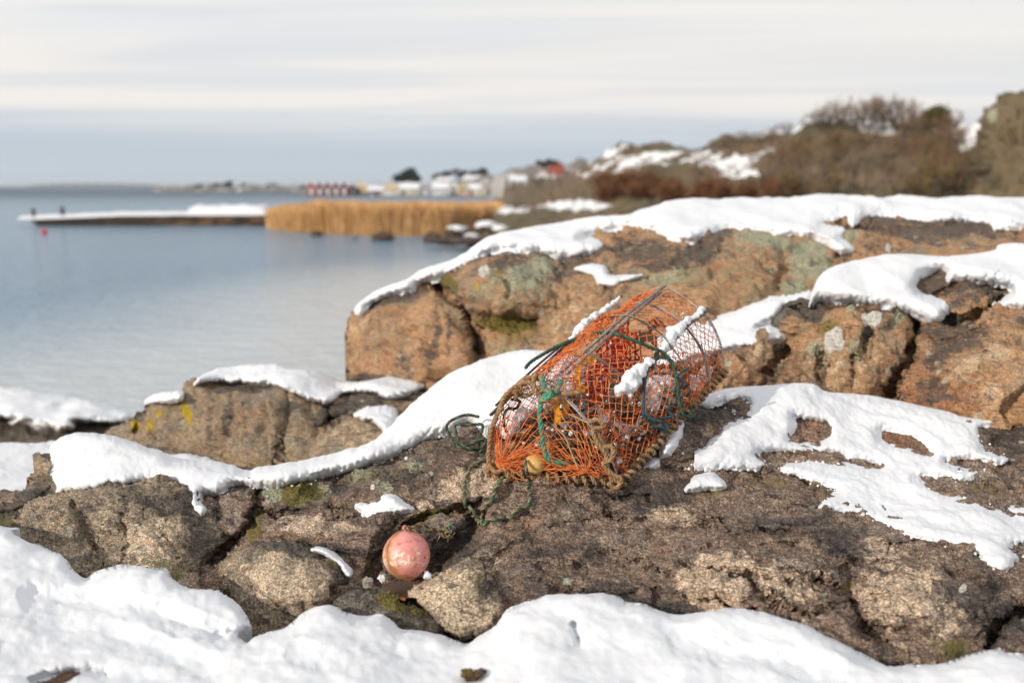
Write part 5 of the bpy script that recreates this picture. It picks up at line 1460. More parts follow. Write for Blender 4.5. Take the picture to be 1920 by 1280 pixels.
clump('lumpy snow on the right shoulder lath of the trap, lower cluster', [(1164, 735, 4.86, 0.020), (1172, 726, 4.88, 0.026), (1185, 714, 4.9, 0.022), (1172, 708, 4.9, 0.02), (1195, 700, 4.95, 0.026), (1208, 690, 4.98, 0.022), (1220, 676, 5.02, 0.018), (1180, 742, 4.88, 0.014)], seed=1)
clump('lumpy snow on the right shoulder lath of the trap, upper cluster', [(1236, 664, 5.08, 0.016), (1244, 650, 5.1, 0.022), (1252, 640, 5.14, 0.028), (1258, 628, 5.18, 0.03), (1270, 618, 5.24, 0.024), (1284, 606, 5.3, 0.018), (1298, 596, 5.36, 0.014), (1318, 580, 5.45, 0.014)], seed=2)
clump('line of crusted snow on the dark left lath of the trap', [(1072, 634, 5.22, 0.012), (1080, 626, 5.25, 0.016), (1092, 614, 5.3, 0.018), (1104, 603, 5.35, 0.018), (1116, 594, 5.4, 0.018), (1128, 584, 5.45, 0.016), (1140, 577, 5.5, 0.013), (1162, 559, 5.58, 0.009)], seed=3)
clump('snow lying around the entrance ring inside the trap', [(1125, 772, 4.9, 0.018), (1132, 785, 4.9, 0.018), (1150, 800, 4.92, 0.026), (1165, 806, 4.94, 0.03), (1182, 808, 4.96, 0.022), (1196, 798, 4.98, 0.014), (1200, 783, 4.98, 0.012)], seed=4)
clump('snow heap on the floor in the middle of the trap', [(1225, 725, 5.2, 0.05), (1240, 740, 5.2, 0.055), (1225, 750, 5.15, 0.05), (1250, 720, 5.22, 0.045)], seed=5)
clump('snow heap at the right back corner inside the trap', [(1300, 715, 5.25, 0.022), (1312, 708, 5.3, 0.026), (1325, 698, 5.36, 0.022), (1296, 730, 5.2, 0.02)], seed=6)
clump('snow between the laths at the left side inside the trap', [(1075, 705, 5.15, 0.05), (1090, 690, 5.2, 0.05), (1060, 715, 5.1, 0.035), (1015, 742, 4.95, 0.03), (1120, 715, 5.25, 0.04)], seed=7)
clump('small snow pocket behind the front net at the left foot of the trap', [(950, 808, 4.9, 0.028), (965, 785, 4.95, 0.04), (940, 780, 4.95, 0.02)], seed=8)

sm = MB()
for k in range(150):
    u0 = random.uniform(0.05, 0.98); v0 = random.choice([random.gauss(0.72, 0.05), random.gauss(0.28, 0.04), random.uniform(0.3, 0.9)])
    c_ = S(np.array([u0]), np.array([min(0.97, max(0.03, v0))]))[0] + np.array([0, 0, 0.003])
    r_s = min(0.006, abs(random.gauss(0.002, 0.0022)) + 0.0012)
    sphere(sm, c_, r_s, 8, 5, fn=lambda D: r_s * (1 + 0.4 * perlin(D * 1.5 + c_ * 50)))
for k in range(160):
    u0 = random.uniform(0.08, 0.9); f = random.uniform(0.1, 0.9)
    c_ = (FL * (1 - u0) + BL * u0) * (1 - f) + (FR * (1 - u0) + BR * u0) * f + np.array([0, 0, 0.03 + abs(random.gauss(0, 0.05))])
    r_s = abs(random.gauss(0.007, 0.006)) + 0.003
    sphere(sm, c_, r_s, 8, 5, fn=lambda D: r_s * (1 + 0.4 * perlin(D * 1.5 + c_ * 50)))
tag(sm.build('snow_crumbs', M_SNOW), 'crumbs of snow caught in the mesh of the trap', 'snow', kind='stuff')

# ------------------------------------------------------------------ buoy
bc = P(762, 1040, 4.02)
BRD = 0.1
tocam = CAM - bc; tocam /= np.linalg.norm(tocam)
right = np.cross(np.array([0, 0, 1.0]), tocam); right /= np.linalg.norm(right)
upv = np.cross(tocam, right)
nrm = 0.78 * tocam + 0.62 * right
nrm = nrm + 0.10 * upv; nrm /= np.linalg.norm(nrm)
top_ = upv + 0.06 * right; top_ -= nrm * np.dot(top_, nrm); top_ /= np.linalg.norm(top_)
sd_ = np.cross(nrm, top_)
buoy = empty('buoy', bc - np.array([0, 0, BRD]), 'faded pink ball buoy wedged between rocks in a crevice', 'buoy')
m_pink, g_, b_ = new_mat('faded_pink_plastic')
v_ = obj_coord(g_)
n1 = g_.noise(v_, 16, 5, 0.65); n2 = g_.noise(g_.mapping(v_, loc=(3, 1, 2)), 22, 5, 0.7); n3 = g_.noise(v_, 60, 3, 0.6); n4 = g_.noise(g_.mapping(v_, loc=(7, 2, 5)), 30, 4, 0.7)
def dotn(vec, off=0.0):
    nd = g_.n('ShaderNodeVectorMath', operation='DOT_PRODUCT'); g_.put(nd, 0, g_.mapping(v_, loc=(0, 0, -BRD))); nd.inputs[1].default_value = [float(q) for q in vec]
    return nd.outputs['Value']
col = g_.mix(g_.step(n2, 0.4, 0.7), (0.64, 0.235, 0.215), (0.72, 0.33, 0.30))
scuff = g_.math('MULTIPLY', g_.step(n3, 0.40, 0.60), g_.step(g_.math('ADD', n1, g_.math('MULTIPLY', dotn(-upv * 0.9 - right * 0.2), 3.0)), 0.46, 0.60))
col = g_.mix(g_.math('MULTIPLY', g_.math('MULTIPLY', scuff, g_.step(dotn(upv), -0.055, -0.03)), 0.95), col, (0.86, 0.76, 0.56))
seamd = g_.math('ABSOLUTE', dotn(nrm))
olive = g_.math('MULTIPLY', g_.step(g_.math('ADD', seamd, g_.math('MULTIPLY', n1, -0.05)), 0.022, -0.024), 0.95)
col = g_.mix(g_.math('MULTIPLY', olive, g_.step(n4, 0.3, 0.6)), col, (0.30, 0.185, 0.03))
col = g_.mix(g_.math('MULTIPLY', g_.step(n4, 0.53, 0.66), 0.9), col, (0.40, 0.15, 0.06))
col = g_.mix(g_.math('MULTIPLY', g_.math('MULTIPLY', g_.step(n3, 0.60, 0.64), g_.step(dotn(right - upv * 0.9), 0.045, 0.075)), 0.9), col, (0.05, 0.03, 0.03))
g_.put(b_, 'Base Color', col)
b_.inputs['Roughness'].default_value = 0.42
bump(g_, b_, n1, 0.15, 0.003)
mb = MB(); sphere(mb, bc, BRD, 48, 28); mb.build('float_body', m_pink, buoy)
th = np.linspace(0, 2 * math.pi, 73)
mb = MB()
V = []
for w_, rr in ((-0.0045, 0.997), (-0.003, 1.055), (0.003, 1.055), (0.0045, 0.997)):
    V.append(bc + (np.cos(th[:-1])[:, None] * top_ + np.sin(th[:-1])[:, None] * sd_) * BRD * rr + nrm * w_)
V = np.concatenate(V); j = np.arange(72); j2 = (j + 1) % 72
mb.add(V, np.concatenate([np.stack([k * 72 + j, k * 72 + j2, (k + 1) * 72 + j2, (k + 1) * 72 + j], -1) for k in range(3)]))
M_SEAM = simple('stained_seam', (0.56, 0.23, 0.14), 0.5, 0.3, 30, col2=(0.32, 0.16, 0.05))
mb.build('seam', M_SEAM, buoy)
mb = MB()
ec = bc + top_ * (BRD + 0.012)
eth = np.linspace(0, 2 * math.pi, 25)
mb.tube(ec + (np.cos(eth)[:, None] * top_ + np.sin(eth)[:, None] * sd_) * 0.0095, 0.0055, 8, cap=False)
mb.tube([bc + top_ * (BRD - 0.006), bc + top_ * (BRD + 0.006)], [0.016, 0.008], 10)
mb.build('eyelet', simple('pink_eyelet', (0.66, 0.24, 0.22), 0.45, 0.15, 20), buoy)
e0 = bc + top_ * (BRD + 0.012)
def near(px, py, lift=0.02):
    q = drop(px, py, lift); return q
rope_thing('short frayed end of olive rope tied to the eyelet of the pink buoy',
           [spline(np.array([e0, P(772, 988, 4.03), P(793, 985, 4.05), P(813, 992, 4.07), P(830, 996, 4.09), P(844, 986, 4.11)]), 6, False),
            spline(np.array([e0, P(775, 994, 4.03), P(795, 997, 4.05), P(815, 992, 4.08), P(835, 1003, 4.09), P(848, 1008, 4.09)]), 6, False)], 0.0065, (3, 1, 3))
mb = MB()
for k in range(18):
    a = P(840 + rng.normal(0, 8), 998 + rng.normal(0, 6), 4.09)
    e = a + rng.normal(0, 0.019, 3) * np.array([1, 0.5, 1])
    mb.tube(spline([a, (a + e) / 2 + rng.normal(0, 0.006, 3), e], 4, False), 0.0018, 4, m=random.choice([0, 0, 0, 0, 1]))
fr = mb.build('frayed_twine', [M_STRAW, M_MINT]); tag(fr, 'tuft of frayed tan and green twine at the rope end right of the buoy', 'twine')

# bits in the crevice
M_ICE, g_, b_ = new_mat('clear_ice')
b_.inputs['Base Color'].default_value = (0.62, 0.56, 0.50, 1); b_.inputs['Roughness'].default_value = 0.15; b_.inputs['Transmission Weight'].default_value = 0.6; b_.inputs['IOR'].default_value = 1.31
for lab, px, py, d, r in (('pale chip of ice behind the left foot of the buoy', 716, 1083, 4.06, 0.022), ('flat glassy lump of ice left of the buoy foot', 690, 1092, 4.06, 0.03), ('white chip of ice touching the right side of the buoy', 801, 1078, 3.98, 0.022)):
    mb = MB(); c = P(px, py, d)
    sphere(mb, c, r, 9, 6, fn=lambda D: r * (0.8 + 0.5 * perlin(D * 1.5 + c * 30)))
    o = mb.build('ice_chip', M_ICE if r > 0.025 else M_SNOW, None, smooth=False); o.data.transform(__import__('mathutils').Matrix.Translation(-Vector(c))); o.location = c
    tag(o, lab, 'ice')
M_PUD, g_, b_ = new_mat('brown_puddle')
b_.inputs['Base Color'].default_value = (0.075, 0.038, 0.018, 1); b_.inputs['Roughness'].default_value = 0.5; b_.inputs['Specular IOR Level'].default_value = 0.3
bump(g_, b_, g_.noise(obj_coord(g_), 40, 3), 0.2, 0.004)
pp = [(715, 1098), (740, 1090), (780, 1090), (800, 1098), (790, 1112), (760, 1122), (730, 1116)]
pw = np.array([P(a, b, 3.98) for a, b in pp]); zz = pw[:, 2].mean(); pw = np.array([CAM + ray(a, b) * ((zz - CAM[2]) / ray(a, b)[2]) for a, b in pp])
pw = spline(pw, 4); cpt = pw.mean(0)
V = np.concatenate([pw, [cpt]]); n_ = len(pw); j = np.arange(n_)
tag(link('puddle', mesh_from('puddle', V, None, np.stack([j, (j + 1) % n_, np.full(n_, n_)], -1), [M_PUD])), kind='structure')
M_LEAF = simple('brown_leaf', (0.42, 0.17, 0.06), 0.7, 0.25, 40)
def leaf(label, px, py, d, L, wd, ang):
    c = P(px, py, d); a = math.radians(ang)
    e1 = np.array([math.cos(a), 0.25, -math.sin(a)]); e1 /= np.linalg.norm(e1); e2 = np.cross(e1, tocam); e2 /= np.linalg.norm(e2)
    t = np.linspace(-1, 1, 9)
    wv = wd * (1 - t * t) ** 0.7
    rib = c + t[:, None] * e1 * L / 2 + tocam * (0.004 * t * t)[:, None]
    V = np.stack([rib + e2 * wv[:, None] / 2 + tocam * 0.003, rib, rib - e2 * wv[:, None] / 2 + tocam * 0.003], 1).reshape(-1, 3)
    i = np.arange(8)[:, None] * 3; jj = np.arange(2)[None, :]
    Q = np.stack([i + jj, i + jj + 1, i + jj + 4, i + jj + 3], -1).reshape(-1, 4)
    Vb = V - tocam * 0.0015
    mb = MB(); mb.add(V, Q); mb.add(Vb, Q[:, ::-1]); o = mb.build('dead_leaf', M_LEAF); o.data.transform(__import__('mathutils').Matrix.Translation(-Vector(c))); o.location = c
    tag(o, label, 'leaf')
leaf('curled tan leaf on the edge of the mossy stone below the buoy', 754, 1121, 3.86, 0.035, 0.014, 35)
leaf('rust brown leaf on the pale boulder', 524, 1127, 3.93, 0.022, 0.018, 20)
M_GRASS = simple('winter_grass', (0.085, 0.12, 0.02), 0.7, 0.3, 30, col2=(0.20, 0.17, 0.06))
def tuft(label, px, py, d, n, h):
    mb = MB(); c = P(px, py, d)
    for k in range(n):
        b0 = c + np.array([random.gauss(0, 0.02), random.gauss(0, 0.012), 0]); ln = h * random.uniform(0.5, 1.1); lean = np.array([random.gauss(0, 0.45), random.gauss(-0.1, 0.25), 0])
        q = np.array([b0, b0 + np.array([0, 0, ln * 0.5]) + lean * ln * 0.25, b0 + np.array([0, 0, ln * 0.85]) + lean * ln * 0.9])
        mb.tube(spline(q, 4, False), np.linspace(0.0017, 0.0004, 9), 3)
    o = mb.build('grass_tuft', M_GRASS); o.data.transform(__import__('mathutils').Matrix.Translation(-Vector(c))); o.location = c
    tag(o, label, 'grass')
tuft('short green grass tuft between the snow and the wide tan boulder', 301, 1062, 4.02, 26, 0.05)
tuft('sparse grass blades at the snow corner below the wide tan boulder', 332, 1085, 3.95, 22, 0.05)
tuft('green grass tuft at the lower right where bedrock meets snow', 1788, 1232, 3.38, 60, 0.09)
tuft('dry grass tips poking from snow at the far left edge', 6, 985, 4.25, 14, 0.07)


class Shift:
    def __init__(self, s, k): self.s = s; self.k = k
    def smooth(self, X, Y): return self.s.smooth(X, Y) - self.k
    def full(self, X, Y): return self.s.smooth(X, Y) - self.k


m_moss = rock_mat('mossy_soil', (0.12, 0.06, 0.03), (0.25, 0.16, 0.09), (0.05, 0.03, 0.02))
tag(rock('moss_clump', [(860, 1255), (872, 1250), (890, 1252), (908, 1250), (915, 1258), (902, 1272), (880, 1278), (866, 1270)], Shift(FS, 0.035), m_moss, step=2, rnd=(6, 0.05), rough=(0.006, 0.008, 0.006), wl=(0.1, 0.04, 0.02), paint=[('moss', 880, 1258, 16, 8, 0, 0.8)], jag=3),
    'patch of moss and brown soil showing through the snow at the bottom edge', 'moss')
tag(rock('soil_patch', [(70, 1280), (100, 1268), (140, 1258), (150, 1262), (125, 1278), (90, 1296)], Shift(FS, 0.008), m_moss, step=2, rnd=(6, 0.04), rough=(0.006, 0.006, 0.004), wl=(0.1, 0.04, 0.02), jag=3),
    'sliver of brown soil bared by the snow in the lower left corner', 'soil')

# ------------------------------------------------------------------ far shore: island, pier, reeds, village, hill
def pw_(px, d, z=0.0):
    return np.array([(px - 960) / F * d, d, z])


def zat(py, d):
    return float(P(960, py, d)[2])


M_ISLE = simple('forested_island', (0.035, 0.05, 0.06), 0.9, 0.2, 0.01)
mb = MB()
D_ = 3600
xs = np.linspace(60, 310, 40)
hh = (np.clip(np.sin((xs - 60) / 250 * math.pi), 0, 1) ** 0.4) * (10 + 2 * np.sin(xs * 0.3))
V = np.concatenate([[pw_(x, D_, -2) for x in xs], [pw_(x, D_ + 60, h + 0.5) for x, h in zip(xs, hh)], [pw_(x, D_ + 250, -2) for x in xs]])
i = np.arange(39); mb.add(V, np.concatenate([np.stack([i, i + 1, i + 41, i + 40], -1), np.stack([i + 40, i + 41, i + 81, i + 80], -1)]))
tag(mb.build('island', M_ISLE), kind='structure')

# --- low skerries with scattered houses and trees, far left of the village
m_sk, g_, b_ = new_mat('skerry_rock')
v_ = obj_coord(g_)
g_.put(b_, 'Base Color', g_.mix(g_.step(g_.noise(v_, 0.16, 4, 0.6), 0.56, 0.66), (0.15, 0.13, 0.11), (0.62, 0.63, 0.66)))
b_.inputs['Roughness'].default_value = 0.9


def ridge(name, x0, x1, d0, d1, prof, mat, n=80, kind='structure'):
    xs = np.linspace(x0, x1, n)
    rows = []
    for t, hfac in ((0, -0.1), (0.02, 0.25), (0.2, 0.7), (0.5, 1.0), (1.0, 0.2)):
        d = d0 + (d1 - d0) * t
        row = np.array([pw_(x, d, max(-0.5, prof(x) * hfac)) for x in xs])
        if hfac > 0.2:
            row[:, 2] += row[:, 2] * 0.25 * perlin(row / (6 + 0 * n) + 3)
        rows.append(row)
    V = np.concatenate(rows); i = np.arange(n - 1)
    Q = np.concatenate([np.stack([k * n + i, k * n + i + 1, (k + 1) * n + i + 1, (k + 1) * n + i], -1) for k in range(4)])
    mb = MB(); mb.add(V, Q)
    return tag(mb.build(name, mat), kind=kind)


ridge('skerry', 295, 600, 640, 720, lambda x: 2.2 + 1.6 * math.sin((x - 300) / 300 * 3.1) + 0.8 * math.sin(x * 0.11), m_sk)
ridge('village_shore', 565, 1100, 374, 470, lambda x: 1.6 + np.interp(x, [570, 700, 800, 900, 1000, 1100], [0, 0.8, 2.5, 5, 10, 14]), m_sk)

WALLS = {}
def paint(c):
    if c not in WALLS:
        WALLS[c] = simple('painted_boards_%d' % len(WALLS), c, 0.8, 0.1, 1.5)
    return WALLS[c]
M_ROOFSNOW = snow_mat('roof_snow', 0.3)
M_SLATE = simple('grey_roof', (0.30, 0.30, 0.31), 0.8, 0.2, 2)
M_TILE = simple('red_roof_tile', (0.36, 0.07, 0.035), 0.8, 0.2, 2)
M_GLASS = simple('window_glass', (0.03, 0.035, 0.045), 0.1, 0.1, 1, spec=0.6)
M_TRIM = simple('white_trim', (0.78, 0.77, 0.75), 0.7, 0.1, 3)
M_DARKBASE = simple('dark_timber_base', (0.04, 0.035, 0.03), 0.9, 0.2, 2)


def house(name, px0, px1, ytop, ybase, d, wall, label, cat='house', roof='snow', gable=True, depth=6.0, group=None, base=None, nwin=2, door=True):
    x0, x1 = (px0 - 960) / F * d, (px1 - 960) / F * d
    w_ = x1 - x0; zb = zat(ybase, d); H_ = zat(ytop, d) - zb
    root = empty(name, ((x0 + x1) / 2, d, zb), label, cat, group)
    wm = paint(wall)
    mb = MB()
    if gable:
        eav = H_ * 0.62
        V = np.array([[-w_ / 2, 0, 0], [w_ / 2, 0, 0], [w_ / 2, 0, eav], [0, 0, H_ - 0.15], [-w_ / 2, 0, eav]])
        V2 = V + np.array([0, depth, 0])
        mb.add(np.concatenate([V, V2]), [(0, 1, 2, 4), (5, 9, 7, 6), (0, 4, 9, 5), (1, 6, 7, 2), (4, 3, 8, 9), (2, 7, 8, 3)], [(4, 2, 3), (9, 8, 7)])
        mb.build('wall', wm, root, smooth=False, world=False)
        mr = MB()
        for s_ in (-1, 1):
            a = np.array([s_ * (w_ / 2 + 0.18), -0.2, eav - 0.12]); b = np.array([0, -0.2, H_])
            q = np.array([a, b, b + [0, depth + 0.4, 0], a + [0, depth + 0.4, 0]])
            t_ = np.array([0, 0, 0.22])
            mr.add(np.concatenate([q, q + t_]), [(0, 1, 2, 3), (4, 7, 6, 5), (0, 4, 5, 1), (1, 5, 6, 2), (2, 6, 7, 3), (3, 7, 4, 0)])
        mr.build('roof', (M_ROOFSNOW if roof == 'snow' else M_SLATE if roof == 'slate' else M_TILE), root, smooth=False, world=False)
    else:
        eav = H_ * 0.58
        V = np.array([[-w_ / 2, 0, 0], [w_ / 2, 0, 0], [w_ / 2, 0, eav], [w_ / 2, depth / 2, H_ - 0.15], [w_ / 2, depth, eav], [w_ / 2, depth, 0]])
        V2 = V.copy(); V2[:, 0] *= -1
        V2[0, 0] = V[0, 0]; 
        A = np.array([[w_ / 2, 0, 0], [w_ / 2, depth, 0], [w_ / 2, depth, eav], [w_ / 2, depth / 2, H_ - 0.15], [w_ / 2, 0, eav]])
        B = A.copy(); B[:, 0] = -w_ / 2
        mb.add(np.concatenate([A, B]), [(0, 4, 9, 5), (1, 6, 7, 2), (0, 1, 2, 4), (5, 9, 7, 6), (2, 7, 8, 3), (3, 8, 9, 4)], [(4, 2, 3), (9, 8, 7)])
        mb.build('wall', wm, root, smooth=False, world=False)
        mr = MB()
        for s_ in (0, 1):
            a = np.array([-w_ / 2 - 0.2, -0.25 if s_ == 0 else depth + 0.25, eav - 0.12]); b = np.array([-w_ / 2 - 0.2, depth / 2, H_])
            q = np.array([a, b, b + [w_ + 0.4, 0, 0], a + [w_ + 0.4, 0, 0]])
            t_ = np.array([0, 0, 0.25])
            mr.add(np.concatenate([q, q + t_]), [(0, 1, 2, 3), (4, 7, 6, 5), (0, 4, 5, 1), (1, 5, 6, 2), (2, 6, 7, 3), (3, 7, 4, 0)])
        ro = mr.build('roof', (M_ROOFSNOW if roof == 'snow' else M_SLATE if roof == 'slate' else M_TILE), root, smooth=False, world=False)
        mc = MB(); mc.box((w_ * 0.2, depth / 2, H_ + 0.4), (0.6, 0.6, 1.1)); mc.build('chimney', paint((0.3, 0.12, 0.08)), ro, smooth=False, world=False)
    if door:
        mb = MB(); mb.box((-w_ * (0.0 if gable else 0.28), -0.03, 1.0), (min(1.1, w_ * 0.35), 0.06, 2.0)); mb.build('door', M_TRIM if sum(wall) < 1.2 else paint((0.12, 0.07, 0.05)), root, smooth=False, world=False)
    for k in range(nwin):
        xx = (-0.30 + 0.6 * k / max(1, nwin - 1)) * w_ if nwin > 1 else 0.12 * w_
        zc = eav * 0.62
        mb = MB(); mb.box((xx, -0.02, zc), (min(1.0, w_ * 0.24), 0.05, 1.1)); fr_ = mb.build('window', M_TRIM, root, smooth=False, world=False)
        mb = MB(); mb.box((xx, -0.055, zc), (min(0.75, w_ * 0.18), 0.03, 0.85)); mb.build('pane', M_GLASS, fr_, smooth=False, world=False)
    if base:
        mb = MB(); mb.box((0, 0.5, -base / 2 - 0.01), (w_ * 0.96, 1.6, base)); mb.build('footing', M_DARKBASE, root, smooth=False, world=False)
    return root


RED = (0.26, 0.025, 0.02); MAR = (0.13, 0.02, 0.025)
ord_ = ['first', 'second', 'third', 'fourth', 'fifth']
for k in range(5):
    house('boathouse', 581 + 15.2 * k, 595.4 + 15.2 * k, 341, 365, 366, (0.40, 0.03, 0.02) if k == 0 else (0.17, 0.022, 0.035),
          ('bright red boathouse at the seaward end of the boathouse row' if k == 0 else 'dark red boathouse with snowy gable roof, %s in the row from the seaward end' % ord_[k]), 'boathouse', group='boathouses in a row on the water', base=0.7, nwin=2)
for px0, px1, yt, yb, col_, lab, gb, rf in [
    (657, 672, 345, 365, MAR, 'maroon boathouse between the boathouse row and the cream house', True, 'snow'),
    (664, 692, 340, 361, (0.74, 0.58, 0.32), 'cream yellow house directly right of the dark red boathouses', True, 'snow'),
    (692, 722, 350, 367, (0.16, 0.03, 0.03), 'low maroon boat shed between two cream houses', False, 'snow'),
    (722, 750, 341, 366, (0.74, 0.60, 0.38), 'cream waterside house under the big dark pine', True, 'snow'),
    (750, 786, 344, 367, (0.62, 0.56, 0.42), 'pale beige long house right of the cream waterside house', False, 'snow'),
    (787, 812, 347, 368, (0.34, 0.34, 0.34), 'grey boat shed near the middle of the village waterfront', True, 'snow'),
    (812, 842, 343, 366, (0.60, 0.60, 0.58), 'light grey wide house right of the grey boat shed', False, 'snow'),
    (842, 860, 340, 362, (0.75, 0.75, 0.72), 'white gabled house beside the yellow houses', True, 'snow'),
    (860, 878, 344, 364, (0.72, 0.50, 0.14), 'yellow gabled house right of the white gabled house', True, 'snow'),
    (880, 902, 346, 366, (0.76, 0.68, 0.50), 'pale yellow long house next to the orange shed', False, 'snow'),
    (902, 914, 352, 367, (0.60, 0.26, 0.03), 'orange shed at the foot of the white stairs', True, 'snow'),
]:
    house('house', px0, px1, yt, yb, 372 if 'cream yellow' not in lab else 384, col_, lab, 'house', rf, gb, 7, 'waterfront houses of the village', base=0.8)
for px0, px1, yt, yb, d, col_, lab, gb, rf in [
    (1002, 1030, 318, 348, 230, (0.76, 0.75, 0.72), 'white house with red tiled roof up on the slope', True, 'tile'),
    (1030, 1056, 311, 336, 245, (0.50, 0.07, 0.05), 'red house with snowy roof behind the white house on the slope', False, 'tile'),
    (955, 985, 330, 350, 300, (0.66, 0.66, 0.64), 'grey white house on the slope right of the stairs', False, 'snow'),
    (820, 850, 333, 346, 430, (0.30, 0.30, 0.29), 'dark grey house on the rise behind the waterfront', False, 'snow'),
    (870, 905, 330, 345, 420, (0.42, 0.40, 0.38), 'brownish grey house on the rise behind the yellow houses', False, 'snow'),
]:
    house('house', px0, px1, yt, yb, d, col_, lab, 'house', rf, gb, 8, 'houses on the slope behind the waterfront', base=4.0)
for px, yt, yb, col_, lab in [(330, 349, 355, (0.6, 0.58, 0.55), 'leftmost pale house on the far skerry'), (395, 345, 354, (0.24, 0.2, 0.18), 'dark house on the far skerry left of the tallest skerry tree'), (470, 347, 356, (0.66, 0.62, 0.56), 'pale house in the middle of the far skerry'), (520, 348, 357, (0.4, 0.33, 0.28), 'brown house near the right end of the far skerry'), (548, 349, 358, (0.7, 0.68, 0.64), 'white house at the right end of the far skerry')]:
    house('house', px - 8, px + 8, yt, yb, 650, col_, lab, 'house', 'slate', False, 6, 'houses on the far skerry', base=2.0, nwin=1)

# --- trees
def tree_mesh(name, n, h, spread, seed, leafsize, shape='round'):
    r_ = np.random.default_rng(seed)
    mb = MB()
    cl = r_.normal(0, 1, (int(n / 22), 3)); cl /= np.linalg.norm(cl, axis=1)[:, None]; cl *= (r_.random((len(cl), 1)) ** 0.4)
    cen = cl[r_.integers(0, len(cl), n)] + r_.normal(0, 0.16, (n, 3))
    if shape == 'cone':
        cen[:, 2] = r_.random(n) * 2 - 1; k_ = (1 - cen[:, 2]) / 2 + 0.08
        th = r_.random(n) * 6.28; rr = np.sqrt(r_.random(n)) * k_
        cen[:, 0] = np.cos(th) * rr; cen[:, 1] = np.sin(th) * rr
    cen = cen * np.array([spread, spread, h * 0.38]) + np.array([0, 0, h * 0.6])
    a = r_.normal(0, 1, (n, 3)); a /= np.linalg.norm(a, axis=1)[:, None]
    b = np.cross(a, r_.normal(0, 1, (n, 3))); b /= np.linalg.norm(b, axis=1)[:, None]
    sz = leafsize * r_.uniform(0.5, 1.3, (n, 1))
    V = np.stack([cen - a * sz, cen + b * sz * 0.6, cen + a * sz, cen - b * sz * 0.6], 1).reshape(-1, 3)
    mb.add(V, np.arange(4 * n).reshape(n, 4))
    return mb


M_PINE = simple('pine_needles', (0.045, 0.055, 0.022), 0.8, 0.35, 1.5)
M_DPINE = simple('dark_pine_needles', (0.022, 0.032, 0.022), 0.8, 0.3, 0.7)
M_JUN = simple('olive_juniper', (0.15, 0.13, 0.035), 0.8, 0.3, 1.2)
M_TRUNK = simple('grey_bark', (0.13, 0.10, 0.075), 0.9, 0.3, 6)


def tree(name, px, ybase, d, h, spread, mat, label, n=900, leaf=0.35, seed=1, shape='round', group=None):
    b0 = P(px, ybase, d)
    root = empty(name, b0, label, 'tree', group)
    mb = MB(); mb.tube([[0, 0, -0.5], [0.05 * h, 0, h * 0.4], [0.02 * h, 0, h * 0.8]], [h * 0.03, h * 0.022, h * 0.008], 7); mb.build('trunk', M_TRUNK, root, world=False)
    tree_mesh(name, n, h, spread, seed, leaf, shape).build('crown', mat, root, smooth=False, world=False)
    return root


tree('pine_tree', 752, 347, 400, 4.5, 3.0, M_DPINE, 'lower left dark pine of the clump standing over the village', 500, 0.9, 2)
tree('pine_tree', 768, 347, 404, 6.6, 2.8, M_DPINE, 'tallest dark pine of the clump standing over the village', 700, 0.9, 3)
tree('pine_tree', 779, 347, 400, 4.2, 1.8, M_DPINE, 'short dark pine at the right side of the clump over the village', 400, 0.8, 4)
for k, (px, yb, hh_, lab) in enumerate([(372, 354, 3.2, 'low dark tree left on the far skerry'), (405, 354, 3.8, 'small dark tree on the far skerry beside the dark house'), (428, 354, 5.4, 'tallest dark tree on the far skerry'), (455, 354, 3.4, 'small dark tree right of the tallest one on the far skerry'), (510, 356, 3.8, 'dark tree near the right end of the far skerry'), (570, 357, 3.4, 'dark tree just left of the red boathouses')]):
    tree('shore_tree', px, yb, 660, hh_, 3.0, M_DPINE, lab, 220, 1.0, 10 + k, group='trees on the far skerry')
for k, px in enumerate([822, 842, 861, 884, 905]):
    tree('shore_tree', px, 340 - k * 1.5, 440, 3.4 + (k % 3) * 0.7, 3.0, M_DPINE, 'dark tree on the rise behind the village, %s counted from the pine clump' % ord_[k], 240, 0.8, 30 + k, group='dark trees on the rise behind the village')
for k, (px, lab) in enumerate([(1022, 'dark bare tree behind the white house with red roof'), (1042, 'dark bare tree behind the red house on the slope')]):
    tree('shore_tree', px, 320, 260, 3.0, 2.2, M_DPINE, lab, 240, 0.5, 50 + k)

# --- boats by the village
def boat(px, py, d, L, col_, label):
    z0 = 0.0
    root = empty('boat', pw_(px, d, 0), label, 'boat')
    st = np.linspace(-1, 1, 9)
    mb = MB(); V = []
    for s in st:
        wd = L * 0.18 * (1 - max(0, s) ** 2.2)
        V += [[s * L / 2, -wd, 0.9 + 0.25 * s * s], [s * L / 2 * 0.94, -wd * 0.6, -0.15], [s * L / 2 * 0.94, wd * 0.6, -0.15], [s * L / 2, wd, 0.9 + 0.25 * s * s]]
    i = np.arange(8)[:, None] * 4; j = np.arange(4)[None, :]
    mb.add(V, np.stack([i + j, i + (j + 1) % 4, i + 4 + (j + 1) % 4, i + 4 + j], -1).reshape(-1, 4))
    mb.build('hull', paint(col_), root, world=False)
    mb = MB(); mb.box((-L * 0.08, 0, 1.45), (L * 0.3, L * 0.22, 1.2), taper=0.8); ca = mb.build('cabin', M_TRIM, root, smooth=False, world=False)
    mb = MB(); mb.box((-L * 0.08, -L * 0.108, 1.6), (L * 0.2, 0.04, 0.4)); mb.build('window', M_GLASS, ca, smooth=False, world=False)


boat(735, 370, 345, 6.5, (0.72, 0.72, 0.70), 'white cabin boat moored before the cream waterside house')
boat(822, 370, 345, 4.2, (0.74, 0.74, 0.72), 'small white boat moored in the middle of the village front')
boat(875, 372, 330, 5.2, (0.62, 0.32, 0.24), 'salmon pink boat moored before the yellow houses')

